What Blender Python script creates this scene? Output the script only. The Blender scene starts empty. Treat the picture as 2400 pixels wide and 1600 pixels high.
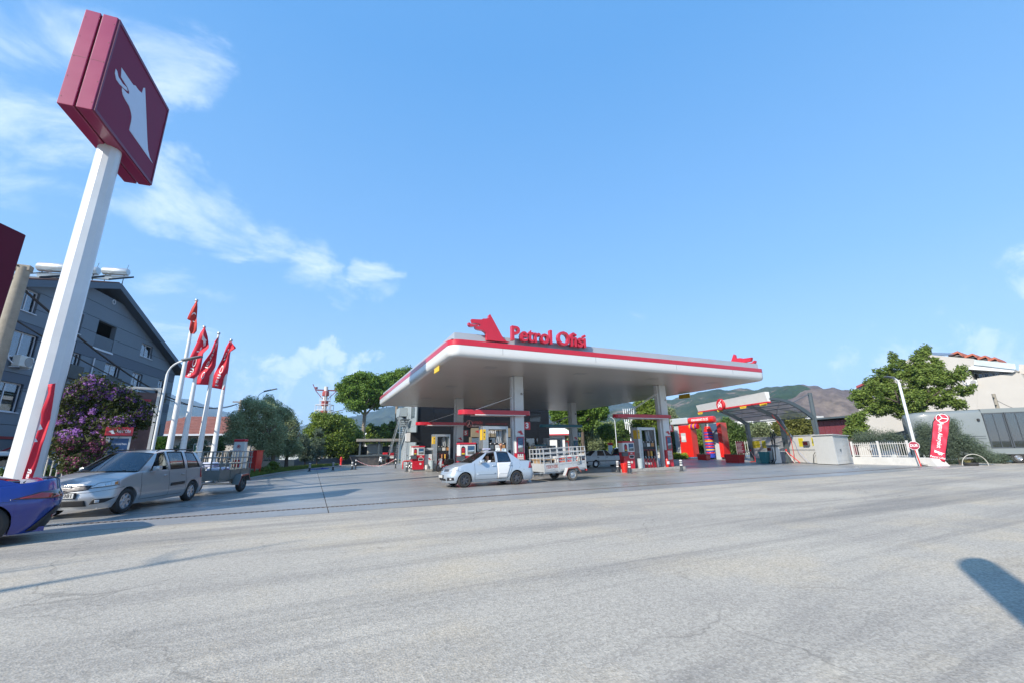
import bpy, bmesh, math, random
import numpy as np
from mathutils import Vector, Matrix
random.seed(7); rng = np.random.default_rng(11)
scene = bpy.context.scene
COL = scene.collection
# --- camera
CAM_H = 1.55
F_PX, PITCH, ROLL, YAW = 971.4, math.radians(14.624), -0.0186, math.radians(25.233)
_fw = Vector((math.sin(YAW)*math.cos(PITCH), math.cos(YAW)*math.cos(PITCH), math.sin(PITCH)))
_r = _fw.cross(Vector((0, 0, 1))).normalized(); _u = _r.cross(_fw)
_c, _s = math.cos(ROLL), math.sin(ROLL)
CR, CU = _r*_c + _u*_s, _u*_c - _r*_s
cam_data = bpy.data.cameras.new('camera')
cam_data.sensor_width = 36.0; cam_data.lens = F_PX/2400*36
cam_data.clip_start = 0.1; cam_data.clip_end = 30000
cam = bpy.data.objects.new('camera', cam_data); COL.objects.link(cam)
rot = Matrix((CR, CU, -_fw)).transposed().to_4x4()
cam.matrix_world = Matrix.Translation((0, 0, CAM_H)) @ rot
scene.camera = cam
EYE = Vector((0, 0, CAM_H))
def ray(px, py): return (_fw*F_PX + CR*(px-1200) + CU*(800-py)).normalized()
def G(px, py, z=0.0):
 d = ray(px, py); return EYE + d*((z-CAM_H)/d.z)
def onY(px, py, Y):
 d = ray(px, py); return EYE + d*(Y/d.y)
def D(px, py, dist):
 d = ray(px, py); return EYE + d*(dist/math.hypot(d.x, d.y))
# --- light
SUN_AZ, SUN_EL = math.radians(241.0), math.radians(33.5)
sun_data = bpy.data.lights.new('sun', 'SUN'); sun_data.energy = 3.6; sun_data.angle = math.radians(0.55)
sun_data.color = (1.0, 0.93, 0.82)
sun = bpy.data.objects.new('sun', sun_data); COL.objects.link(sun)
sd = Vector((math.sin(SUN_AZ)*math.cos(SUN_EL), math.cos(SUN_AZ)*math.cos(SUN_EL), math.sin(SUN_EL)))
sun.rotation_euler = sd.to_track_quat('Z', 'Y').to_euler()
world = bpy.data.worlds.new('World'); scene.world = world; world.use_nodes = True
wt = world.node_tree; wt.nodes.clear()
def wn(t, **k):
 n = wt.nodes.new(t)
 for a, b in k.items(): setattr(n, a, b)
 return n
def wm(op, a, b=None, c=None, clamp=False):
 n = wn('ShaderNodeMath', operation=op, use_clamp=clamp)
 for i, v in enumerate((a, b, c)):
  if v is None: continue
  if isinstance(v, (int, float)): n.inputs[i].default_value = v
  else: wt.links.new(v, n.inputs[i])
 return n.outputs[0]
sky = wn('ShaderNodeTexSky', sky_type='NISHITA'); sky.sun_disc = False
sky.sun_elevation = SUN_EL; sky.sun_rotation = SUN_AZ
sky.air_density = 1.05; sky.dust_density = 0.35; sky.ozone_density = 2.6; sky.altitude = 60
SKY_STRENGTH = 0.135
tc = wn('ShaderNodeTexCoord')
nrm = wn('ShaderNodeVectorMath', operation='NORMALIZE'); wt.links.new(tc.outputs['Generated'], nrm.inputs[0])
sep = wn('ShaderNodeSeparateXYZ'); wt.links.new(nrm.outputs[0], sep.inputs[0])
zz = wm('ADD', wm('MAXIMUM', sep.outputs[2], 0.0), 0.22)
cmb = wn('ShaderNodeCombineXYZ')
wt.links.new(wm('DIVIDE', sep.outputs[0], zz), cmb.inputs[0]); wt.links.new(wm('DIVIDE', sep.outputs[1], zz), cmb.inputs[1])
mp = wn('ShaderNodeMapping'); mp.inputs['Rotation'].default_value = (0, 0, math.radians(-35)); mp.inputs['Scale'].default_value = (1.0, 1.45, 1.0)
wt.links.new(cmb.outputs[0], mp.inputs[0])
def cl_noise(scale, detail, rough, dist, vec):
 n = wn('ShaderNodeTexNoise'); n.inputs['Scale'].default_value = scale; n.inputs['Detail'].default_value = detail
 n.inputs['Roughness'].default_value = rough; n.inputs['Distortion'].default_value = dist
 wt.links.new(vec, n.inputs['Vector']); return n.outputs['Fac']
n_hi = cl_noise(2.6, 9, 0.62, 0.5, mp.outputs[0])
n_lo = cl_noise(15.0, 10, 0.62, 0.4, nrm.outputs[0])
wz = wn('ShaderNodeTexNoise'); wz.inputs['Scale'].default_value = 5.0; wz.inputs['Detail'].default_value = 6; wz.inputs['Roughness'].default_value = .65; wt.links.new(nrm.outputs[0], wz.inputs['Vector'])
wsub = wn('ShaderNodeVectorMath', operation='SUBTRACT'); wt.links.new(wz.outputs['Color'], wsub.inputs[0]); wsub.inputs[1].default_value = (.5, .5, .5)
wma = wn('ShaderNodeVectorMath', operation='MULTIPLY_ADD'); wt.links.new(wsub.outputs[0], wma.inputs[0]); wma.inputs[1].default_value = (.22, .22, .22); wt.links.new(nrm.outputs[0], wma.inputs[2])
wnr = wn('ShaderNodeVectorMath', operation='NORMALIZE'); wt.links.new(wma.outputs[0], wnr.inputs[0])
def blobs(lst):
 acc = None
 for px, py, rdeg, gain in lst:
  d = ray(px, py)
  dp = wn('ShaderNodeVectorMath', operation='DOT_PRODUCT'); wt.links.new(wnr.outputs[0], dp.inputs[0]); dp.inputs[1].default_value = d
  mr = wn('ShaderNodeMapRange', interpolation_type='SMOOTHSTEP')
  mr.inputs['From Min'].default_value = math.cos(math.radians(rdeg)); mr.inputs['From Max'].default_value = 1.0
  mr.inputs['To Max'].default_value = gain; wt.links.new(dp.outputs['Value'], mr.inputs['Value'])
  acc = mr.outputs[0] if acc is None else wm('MAXIMUM', acc, mr.outputs[0])
 return acc
high = blobs([(60, 40, 13, .95), (330, 60, 9, .75), (180, 330, 7, .7), (40, 300, 12, 1.0), (120, 400, 7, .9), (430, 480, 6.5, .95), (330, 470, 5, .8), (520, 520, 5, .8),
    (620, 570, 5, .75), (740, 620, 5.5, .8), (800, 670, 3.5, .6), (900, 665, 4.5, .85), (400, 740, 9, .55), (1200, 615, 3, .4),
    (-300, 100, 20, .8), (-500, -400, 25, .8), (1530, 705, 3, .45), (830, 530, 3, .45)])
low = blobs([(790, 830, 3.2, 1.0), (700, 855, 3.4, .9), (870, 840, 2.0, .8), (640, 900, 6, .62), (880, 900, 6, .5), (2330, 800, 7, .8), (2200, 830, 5, .75), (2050, 850, 5, .6),
    (2700, 780, 12, .8), (760, 900, 5, .7)])
def remap(v, a, b, c=0.0, d=1.0):
 mr = wn('ShaderNodeMapRange', interpolation_type='SMOOTHSTEP'); mr.inputs['From Min'].default_value = a; mr.inputs['From Max'].default_value = b
 mr.inputs['To Min'].default_value = c; mr.inputs['To Max'].default_value = d; wt.links.new(v, mr.inputs['Value']); return mr.outputs[0]
dh = remap(wm('ADD', wm('MULTIPLY', high, 0.34), wm('MULTIPLY', n_hi, 1.25)), 0.78, 1.20, 0, .55)
dl = remap(wm('ADD', wm('MULTIPLY', low, 0.30), wm('MULTIPLY', n_lo, 1.5)), 0.84, 1.14, 0, .42)
dens = wm('MAXIMUM', wm('MULTIPLY', dh, remap(high, 0.02, 0.42)), wm('MULTIPLY', dl, remap(low, 0.02, 0.45)))
skym = wn('ShaderNodeMix', data_type='RGBA', blend_type='MULTIPLY'); skym.inputs['Factor'].default_value = 1.0
wt.links.new(sky.outputs[0], skym.inputs['A']); skym.inputs['B'].default_value = (0.95, 1.0, 1.05, 1)
cmix = wn('ShaderNodeMix', data_type='RGBA'); wt.links.new(dens, cmix.inputs['Factor'])
cr = wn('ShaderNodeValToRGB'); el_ = cr.color_ramp.elements
for e_i, (pos, col) in enumerate(((0.0, (1.85, 2.45, 3.35)), (0.12, (1.45, 2.38, 3.85)), (0.35, (0.84, 1.98, 3.65)), (0.75, (0.40, 1.50, 3.35)))):
 e__ = el_[e_i] if e_i < 2 else el_.new(pos)
 e__.position = pos; e__.color = (*col, 1)
wt.links.new(sep.outputs[2], cr.inputs[0])
gm_ = wn('ShaderNodeMix', data_type='RGBA'); gm_.inputs['Factor'].default_value = 0.76
wt.links.new(skym.outputs['Result'], gm_.inputs['A']); wt.links.new(cr.outputs[0], gm_.inputs['B'])
wt.links.new(gm_.outputs['Result'], cmix.inputs['A']); cmix.inputs['B'].default_value = (4.9, 5.25, 5.7, 1)
bg = wn('ShaderNodeBackground'); bg.inputs['Strength'].default_value = SKY_STRENGTH
wt.links.new(cmix.outputs['Result'], bg.inputs['Color'])
wo = wn('ShaderNodeOutputWorld'); wt.links.new(bg.outputs[0], wo.inputs[0])
scene.view_settings.view_transform = 'Standard'; scene.view_settings.look = 'None'
scene.view_settings.exposure = 1.06; scene.view_settings.gamma = 1.0; scene.view_settings.use_curve_mapping = False
scene.cycles.caustics_reflective = False; scene.cycles.caustics_refractive = False; scene.cycles.volume_bounces = 1; scene.cycles.max_bounces = 8; scene.cycles.transparent_max_bounces = 24
# --- materials
MATS = {}
def M(name, col, rough=0.55, metal=0.0, var=0.10, scale=3.0, bump=0.0, bscale=None, coat=0.0, stretch=(1, 1, 1), dirt=None, emit=None, spec=0.5, alpha=1.0, trans=0.0):
 if name in MATS: return MATS[name]
 m = bpy.data.materials.new(name); m.use_nodes = True; nt = m.node_tree; L = nt.links
 b = nt.nodes['Principled BSDF']
 b.inputs['Roughness'].default_value = rough; b.inputs['Metallic'].default_value = metal
 b.inputs['Coat Weight'].default_value = coat; b.inputs['Coat Roughness'].default_value = 0.06
 b.inputs['Specular IOR Level'].default_value = spec
 if trans: b.inputs['Transmission Weight'].default_value = trans
 if emit: b.inputs['Emission Color'].default_value = (*emit[:3], 1); b.inputs['Emission Strength'].default_value = emit[3]
 tcn = nt.nodes.new('ShaderNodeTexCoord'); mpn = nt.nodes.new('ShaderNodeMapping'); mpn.inputs['Scale'].default_value = stretch
 L.new(tcn.outputs['Object'], mpn.inputs[0])
 no = nt.nodes.new('ShaderNodeTexNoise'); no.inputs['Scale'].default_value = scale; no.inputs['Detail'].default_value = 6; no.inputs['Roughness'].default_value = 0.65
 L.new(mpn.outputs[0], no.inputs['Vector'])
 mr = nt.nodes.new('ShaderNodeMapRange'); mr.inputs['From Min'].default_value = 0.3; mr.inputs['From Max'].default_value = 0.7
 mr.inputs['To Min'].default_value = 1-var; mr.inputs['To Max'].default_value = 1+var*0.6; L.new(no.outputs['Fac'], mr.inputs['Value'])
 mx = nt.nodes.new('ShaderNodeMix'); mx.data_type = 'RGBA'; mx.blend_type = 'MULTIPLY'; mx.inputs['Factor'].default_value = 1
 mx.inputs['A'].default_value = (*col, 1); L.new(mr.outputs[0], mx.inputs['B'])
 out = mx.outputs['Result']
 if dirt:
  n2 = nt.nodes.new('ShaderNodeTexNoise'); n2.inputs['Scale'].default_value = dirt[2]; n2.inputs['Detail'].default_value = 8; n2.inputs['Roughness'].default_value = .7
  L.new(tcn.outputs['Object'], n2.inputs['Vector'])
  r2 = nt.nodes.new('ShaderNodeMapRange'); r2.inputs['From Min'].default_value = 0.5; r2.inputs['From Max'].default_value = 0.75
  r2.inputs['To Max'].default_value = dirt[1]; L.new(n2.outputs['Fac'], r2.inputs['Value'])
  m2 = nt.nodes.new('ShaderNodeMix'); m2.data_type = 'RGBA'; L.new(r2.outputs[0], m2.inputs['Factor'])
  L.new(out, m2.inputs['A']); m2.inputs['B'].default_value = (*dirt[0], 1); out = m2.outputs['Result']
 L.new(out, b.inputs['Base Color'])
 rr = nt.nodes.new('ShaderNodeMapRange'); dr_ = min(.08, var*.7); rr.inputs['To Min'].default_value = max(0.02, rough-dr_); rr.inputs['To Max'].default_value = min(1, rough+dr_)
 L.new(no.outputs['Fac'], rr.inputs['Value']); L.new(rr.outputs[0], b.inputs['Roughness'])
 if bump:
  n3 = nt.nodes.new('ShaderNodeTexNoise'); n3.inputs['Scale'].default_value = bscale or scale*8; n3.inputs['Detail'].default_value = 5
  L.new(mpn.outputs[0], n3.inputs['Vector'])
  bp = nt.nodes.new('ShaderNodeBump'); bp.inputs['Strength'].default_value = bump; bp.inputs['Distance'].default_value = 0.02
  L.new(n3.outputs['Fac'], bp.inputs['Height']); L.new(bp.outputs[0], b.inputs['Normal'])
 if alpha < 1: b.inputs['Alpha'].default_value = alpha
 MATS[name] = m; return m
def glass_mat(name, tint, refl=0.12, rough=0.02):
 if name in MATS: return MATS[name]
 m = bpy.data.materials.new(name); m.use_nodes = True; nt = m.node_tree; nt.nodes.clear(); L = nt.links
 tr = nt.nodes.new('ShaderNodeBsdfTransparent'); tr.inputs[0].default_value = (*tint, 1)
 gl = nt.nodes.new('ShaderNodeBsdfGlossy'); gl.inputs['Roughness'].default_value = rough; gl.inputs['Color'].default_value = (.9, .93, 1, 1)
 lw = nt.nodes.new('ShaderNodeLayerWeight'); lw.inputs['Blend'].default_value = 0.35
 mr = nt.nodes.new('ShaderNodeMapRange'); mr.inputs['To Min'].default_value = refl; mr.inputs['To Max'].default_value = 0.9
 L.new(lw.outputs['Fresnel'], mr.inputs['Value'])
 mx = nt.nodes.new('ShaderNodeMixShader'); L.new(mr.outputs[0], mx.inputs[0]); L.new(tr.outputs[0], mx.inputs[1]); L.new(gl.outputs[0], mx.inputs[2])
 o = nt.nodes.new('ShaderNodeOutputMaterial'); L.new(mx.outputs[0], o.inputs[0]); MATS[name] = m; return m
def leaf_mat(name, c1, c2, rough=0.6, scale=0.7, trans=0.25):
 if name in MATS: return MATS[name]
 m = bpy.data.materials.new(name); m.use_nodes = True; nt = m.node_tree; L = nt.links; b = nt.nodes['Principled BSDF']
 b.inputs['Roughness'].default_value = rough; b.inputs['Specular IOR Level'].default_value = 0.3
 g = nt.nodes.new('ShaderNodeNewGeometry'); no = nt.nodes.new('ShaderNodeTexNoise'); no.inputs['Scale'].default_value = scale; no.inputs['Detail'].default_value = 3
 tcn = nt.nodes.new('ShaderNodeTexCoord'); L.new(tcn.outputs['Object'], no.inputs['Vector'])
 ad = nt.nodes.new('ShaderNodeMath'); ad.operation = 'ADD'; L.new(no.outputs['Fac'], ad.inputs[0])
 ml = nt.nodes.new('ShaderNodeMath'); ml.operation = 'MULTIPLY'; ml.inputs[1].default_value = 0.7; L.new(g.outputs['Random Per Island'], ml.inputs[0]); L.new(ml.outputs[0], ad.inputs[1])
 mr = nt.nodes.new('ShaderNodeMapRange'); mr.inputs['From Min'].default_value = 0.4; mr.inputs['From Max'].default_value = 1.25; L.new(ad.outputs[0], mr.inputs['Value'])
 mx = nt.nodes.new('ShaderNodeMix'); mx.data_type = 'RGBA'; mx.inputs['A'].default_value = (*[v*1.25 for v in c1], 1); mx.inputs['B'].default_value = (*[v*1.25 for v in c2], 1); L.new(mr.outputs[0], mx.inputs['Factor'])
 mx.clamp_result = False
 L.new(mx.outputs['Result'], b.inputs['Base Color'])
 tl = nt.nodes.new('ShaderNodeBsdfTranslucent'); L.new(mx.outputs['Result'], tl.inputs[0])
 ms = nt.nodes.new('ShaderNodeMixShader'); ms.inputs[0].default_value = trans; L.new(b.outputs[0], ms.inputs[1]); L.new(tl.outputs[0], ms.inputs[2])
 L.new(ms.outputs[0], nt.nodes['Material Output'].inputs[0]); MATS[name] = m; return m
RED = M('red_paint', (.52, .012, .03), .32, var=.08, coat=.4)
REDB = M('bright_red_paint', (.62, .02, .014), .3, var=.08, coat=.4)
MAROON = M('maroon_sheet', (.30, .018, .075), .3, var=.06, coat=.6, scale=1.0)
WHITE = M('white_paint', (.68, .68, .67), .35, var=.05, coat=.2)
WHITED = M('weathered_white_paint', (.62, .61, .58), .5, var=.12, dirt=((.35, .33, .29), .35, 1.5))
GREY = M('grey_panel', (.42, .45, .47), .45, var=.07)
GALV = M('galvanised_steel', (.45, .48, .50), .38, metal=.6, var=.2, scale=9, dirt=((.25, .2, .17), .35, 4))
STEEL = M('brushed_steel', (.50, .51, .52), .3, metal=.75, var=.1)
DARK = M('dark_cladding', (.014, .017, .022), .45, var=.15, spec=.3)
SLATE = M('slate_grey_steel', (.075, .095, .105), .4, var=.1)
BLACK = M('black_plastic', (.015, .015, .017), .5, var=.2)
RUBBER = M('tyre_rubber', (.028, .027, .026), .8, var=.25, scale=12, bump=.4)
CHROME = M('alloy', (.55, .56, .58), .25, metal=.85, var=.05)
DALLOY = M('dark_alloy', (.10, .10, .11), .35, metal=.6, var=.1)
CONC = M('kerb_concrete', (.36, .35, .33), .85, var=.2, scale=5, bump=.5, dirt=((.12, .11, .10), .5, 2))
YELLOW = M('yellow_paint', (.75, .50, .03), .5)
GLASSW = glass_mat('window_glass', (.35, .42, .45), .16)
GLASSC = glass_mat('car_glass', (.30, .34, .34), .10)
GLASSD = glass_mat('dark_car_glass', (.05, .06, .07), .10)
INK = M('dark_ink', (.03, .03, .035), .6); TXW = M('white_lettering', (.82, .82, .82), .5, var=.03)
REDL = M('red_lettering', (.55, .02, .03), .5)
# --- mesh helper
class MB:
 def __init__(s): s.v = []; s.f = []; s.m = []; s.mi = 0
 def add(s, vs, fs):
  o = len(s.v); s.v += [tuple(p) for p in vs]; s.f += [tuple(o+i for i in f) for f in fs]; s.m += [s.mi]*len(fs); return s
 def box(s, x0, x1, y0, y1, z0, z1):
  vs = [(x0, y0, z0), (x1, y0, z0), (x1, y1, z0), (x0, y1, z0), (x0, y0, z1), (x1, y0, z1), (x1, y1, z1), (x0, y1, z1)]
  return s.add(vs, [(0, 3, 2, 1), (4, 5, 6, 7), (0, 1, 5, 4), (1, 2, 6, 5), (2, 3, 7, 6), (3, 0, 4, 7)])
 def bbox(s, x0, x1, y0, y1, z0, z1, b=.02):
  bm = bmesh.new(); bmesh.ops.create_cube(bm, size=1)
  bmesh.ops.scale(bm, vec=(x1-x0, y1-y0, z1-z0), verts=bm.verts); bmesh.ops.translate(bm, vec=((x0+x1)/2, (y0+y1)/2, (z0+z1)/2), verts=bm.verts)
  bmesh.ops.bevel(bm, geom=bm.edges[:], offset=b, segments=2, affect='EDGES', profile=.5)
  bm.verts.index_update(); s.add([v.co[:] for v in bm.verts], [[v.index for v in f.verts] for f in bm.faces]); bm.free(); return s
 def hexa(s, b, t):
  return s.add(list(b)+list(t), [(0, 3, 2, 1), (4, 5, 6, 7), (0, 1, 5, 4), (1, 2, 6, 5), (2, 3, 7, 6), (3, 0, 4, 7)])
 def quad(s, a, b, c, d): return s.add([a, b, c, d], [(0, 1, 2, 3)])
 def tube(s, pts, r, n=8, cap=True):
  pts = [Vector(p) for p in pts]; rs = r if isinstance(r, (list, tuple)) else [r]*len(pts)
  vs, fs = [], []
  prev = None
  for i, p in enumerate(pts):
   d = (pts[min(i+1, len(pts)-1)]-pts[max(i-1, 0)]).normalized()
   a = prev if prev is not None else (Vector((0, 0, 1)) if abs(d.z) < .9 else Vector((1, 0, 0)))
   u = (a - d*a.dot(d)).normalized(); w = d.cross(u); prev = u
   for k in range(n):
    t = 2*math.pi*k/n; vs.append(p+(u*math.cos(t)+w*math.sin(t))*rs[i])
  for i in range(len(pts)-1):
   for k in range(n):
    a, b = i*n+k, i*n+(k+1) % n; fs.append((a, b, b+n, a+n))
  if cap: fs.append(tuple(reversed(range(n)))); fs.append(tuple(range((len(pts)-1)*n, len(pts)*n)))
  return s.add(vs, fs)
 def cyl(s, p0, p1, r0, r1=None, n=16): return s.tube([p0, p1], [r0, r0 if r1 is None else r1], n)
 def lathe(s, prof, c=(0, 0, 0), axis='z', n=24):
  vs, fs = [], []; c = Vector(c)
  for (r, h) in prof:
   for k in range(n):
    t = 2*math.pi*k/n; a, b = r*math.cos(t), r*math.sin(t)
    vs.append(c+(Vector((a, b, h)) if axis == 'z' else Vector((a, h, b)) if axis == 'y' else Vector((h, a, b))))
  for i in range(len(prof)-1):
   for k in range(n):
    a, b = i*n+k, i*n+(k+1) % n; fs.append((a, b, b+n, a+n))
  return s.add(vs, fs)
 def prism(s, poly, fn, d0, d1):
  """poly: list of (u,v); fn(u,v,d)->xyz ; extruded from d0 to d1"""
  n = len(poly)
  vs = [fn(u, v, d0) for u, v in poly]+[fn(u, v, d1) for u, v in poly]
  return s.add(vs, [tuple(range(n)), tuple(reversed(range(n, 2*n)))]+[(i, i+n, (i+1) % n+n, (i+1) % n) for i in range(n)])
 def grid(s, P, closed=False):
  h, w = len(P), len(P[0]); vs = [p for r in P for p in r]
  fs = [(i*w+j, i*w+(j+1) % w, (i+1)*w+(j+1) % w, (i+1)*w+j) for i in range(h-1) for j in range(w if closed else w-1)]
  return s.add(vs, fs)
 def build(s, name, mat, parent=None, smooth=False, angle=40, loc=None, **props):
  me = bpy.data.meshes.new(name); me.from_pydata([tuple(v) for v in s.v], [], s.f)
  mats = mat if isinstance(mat, (list, tuple)) else [mat]
  for m in mats: me.materials.append(m)
  if len(mats) > 1: me.polygons.foreach_set('material_index', s.m)
  bm = bmesh.new(); bm.from_mesh(me); bmesh.ops.recalc_face_normals(bm, faces=bm.faces[:])
  bm.to_mesh(me); bm.free()
  if smooth:
   me.polygons.foreach_set('use_smooth', [True]*len(me.polygons)); me.set_sharp_from_angle(angle=math.radians(angle))
  me.update()
  return link(bpy.data.objects.new(name, me), parent, loc, **props)
def link(o, parent=None, loc=None, **props):
 COL.objects.link(o)
 if parent is not None: o.parent = parent
 if loc is not None: o.location = loc
 for k, v in props.items(): o[{'cat': 'category'}.get(k, k)] = v
 return o
def thing(name, label, cat, loc=(0, 0, 0), rz=0.0, group=None):
 e = bpy.data.objects.new(name, None); e.empty_display_size = .2; COL.objects.link(e)
 e.location = loc; e.rotation_euler = (0, 0, rz); e['label'] = label; e['category'] = cat
 if group: e['group'] = group
 return e
def props(o, label=None, cat=None, group=None, kind=None):
 if label: o['label'] = label
 if cat: o['category'] = cat
 if group: o['group'] = group
 if kind: o['kind'] = kind
 return o
def kids(o): return [c for c in bpy.data.objects if c.parent == o]
def dup(root, loc=None, rz=None, label=None, scale=None):
 r = root.copy(); COL.objects.link(r)
 if loc is not None: r.location = loc
 if rz is not None: r.rotation_euler = (0, 0, rz)
 if label: r['label'] = label
 if scale: r.scale = (scale,)*3
 for ch in kids(root):
  c = ch.copy(); COL.objects.link(c); c.parent = r
  for g in kids(ch):
   q = g.copy(); COL.objects.link(q); q.parent = c
 return r
_tcache = {}
def text2d(s, size=1.0, bold=0.0, extrude=0.0):
 """flat lettering as (verts, faces), centred on its middle, u right v up"""
 k = (s, size, bold, extrude)
 if k in _tcache: return _tcache[k]
 cu = bpy.data.curves.new('t', 'FONT'); cu.body = s; cu.size = size; cu.offset = bold; cu.extrude = extrude; cu.resolution_u = 3
 cu.align_x = 'CENTER'; cu.align_y = 'CENTER'
 ob = bpy.data.objects.new('t', cu); COL.objects.link(ob)
 me = bpy.data.meshes.new_from_object(ob.evaluated_get(bpy.context.evaluated_depsgraph_get()))
 vs = [v.co.copy() for v in me.vertices]; fs = [tuple(p.vertices) for p in me.polygons]
 bpy.data.objects.remove(ob); bpy.data.curves.remove(cu); bpy.data.meshes.remove(me)
 _tcache[k] = (vs, fs); return vs, fs
def lettering(name, s, size, fn, mat, parent, bold=0.0, extrude=0.0, width=None, smooth=False):
 vs, fs = text2d(s, size, bold, extrude)
 if not vs: return None
 k = 1.0
 if width:
  w = max(v.x for v in vs)-min(v.x for v in vs); k = width/w
 mb = MB(); mb.add([fn(v.x*k, v.y, v.z) for v in vs], fs)
 return mb.build(name, mat, parent)
_wolf_px = [(1057, 92), (1045, 102), (1044, 135), (1015, 142), (980, 142), (965, 152), (905, 150), (855, 147), (862, 170), (868, 190), (900, 193), (930, 196), (950, 207), (952, 218),
   (935, 224), (893, 228), (898, 242), (910, 254), (935, 262), (975, 268), (1000, 285), (1014, 303), (1018, 325), (1020, 373), (1150, 386), (1275, 398), (1235, 385), (1205, 360), (1180, 320), (1120, 208)]
_tong_px = [(820, 185), (822, 208), (840, 226), (870, 228), (905, 222), (938, 212), (925, 201), (890, 208), (850, 203), (832, 186)]
WOLF_Y = 19.25
def _w2(pts):
 r = []
 for x, y in pts:
  p = onY(920+x/4.704, 720+y/4.704, WOLF_Y); r.append((p.x, p.z))
 return r
WOLF_W, WOLF_T = _w2(_wolf_px), _w2(_tong_px)
_ux = min(p[0] for p in WOLF_T); _uz = min(p[1] for p in WOLF_W); _uh = max(p[1] for p in WOLF_W)-_uz
WOLF = [((x-_ux)/_uh, (z-_uz)/_uh) for x, z in WOLF_W]; TONGUE = [((x-_ux)/_uh, (z-_uz)/_uh) for x, z in WOLF_T]
def wolf(name, fn, size, mat, parent, d0=0.0, d1=.004, flip=False):
 mb = MB(); w = max(p[0] for p in WOLF)
 for poly in (WOLF, TONGUE):
  q = [((w-u if flip else u)*size, v*size) for u, v in poly]
  mb.prism(q, fn, d0, d1)
 return mb.build(name, mat, parent)
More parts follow.
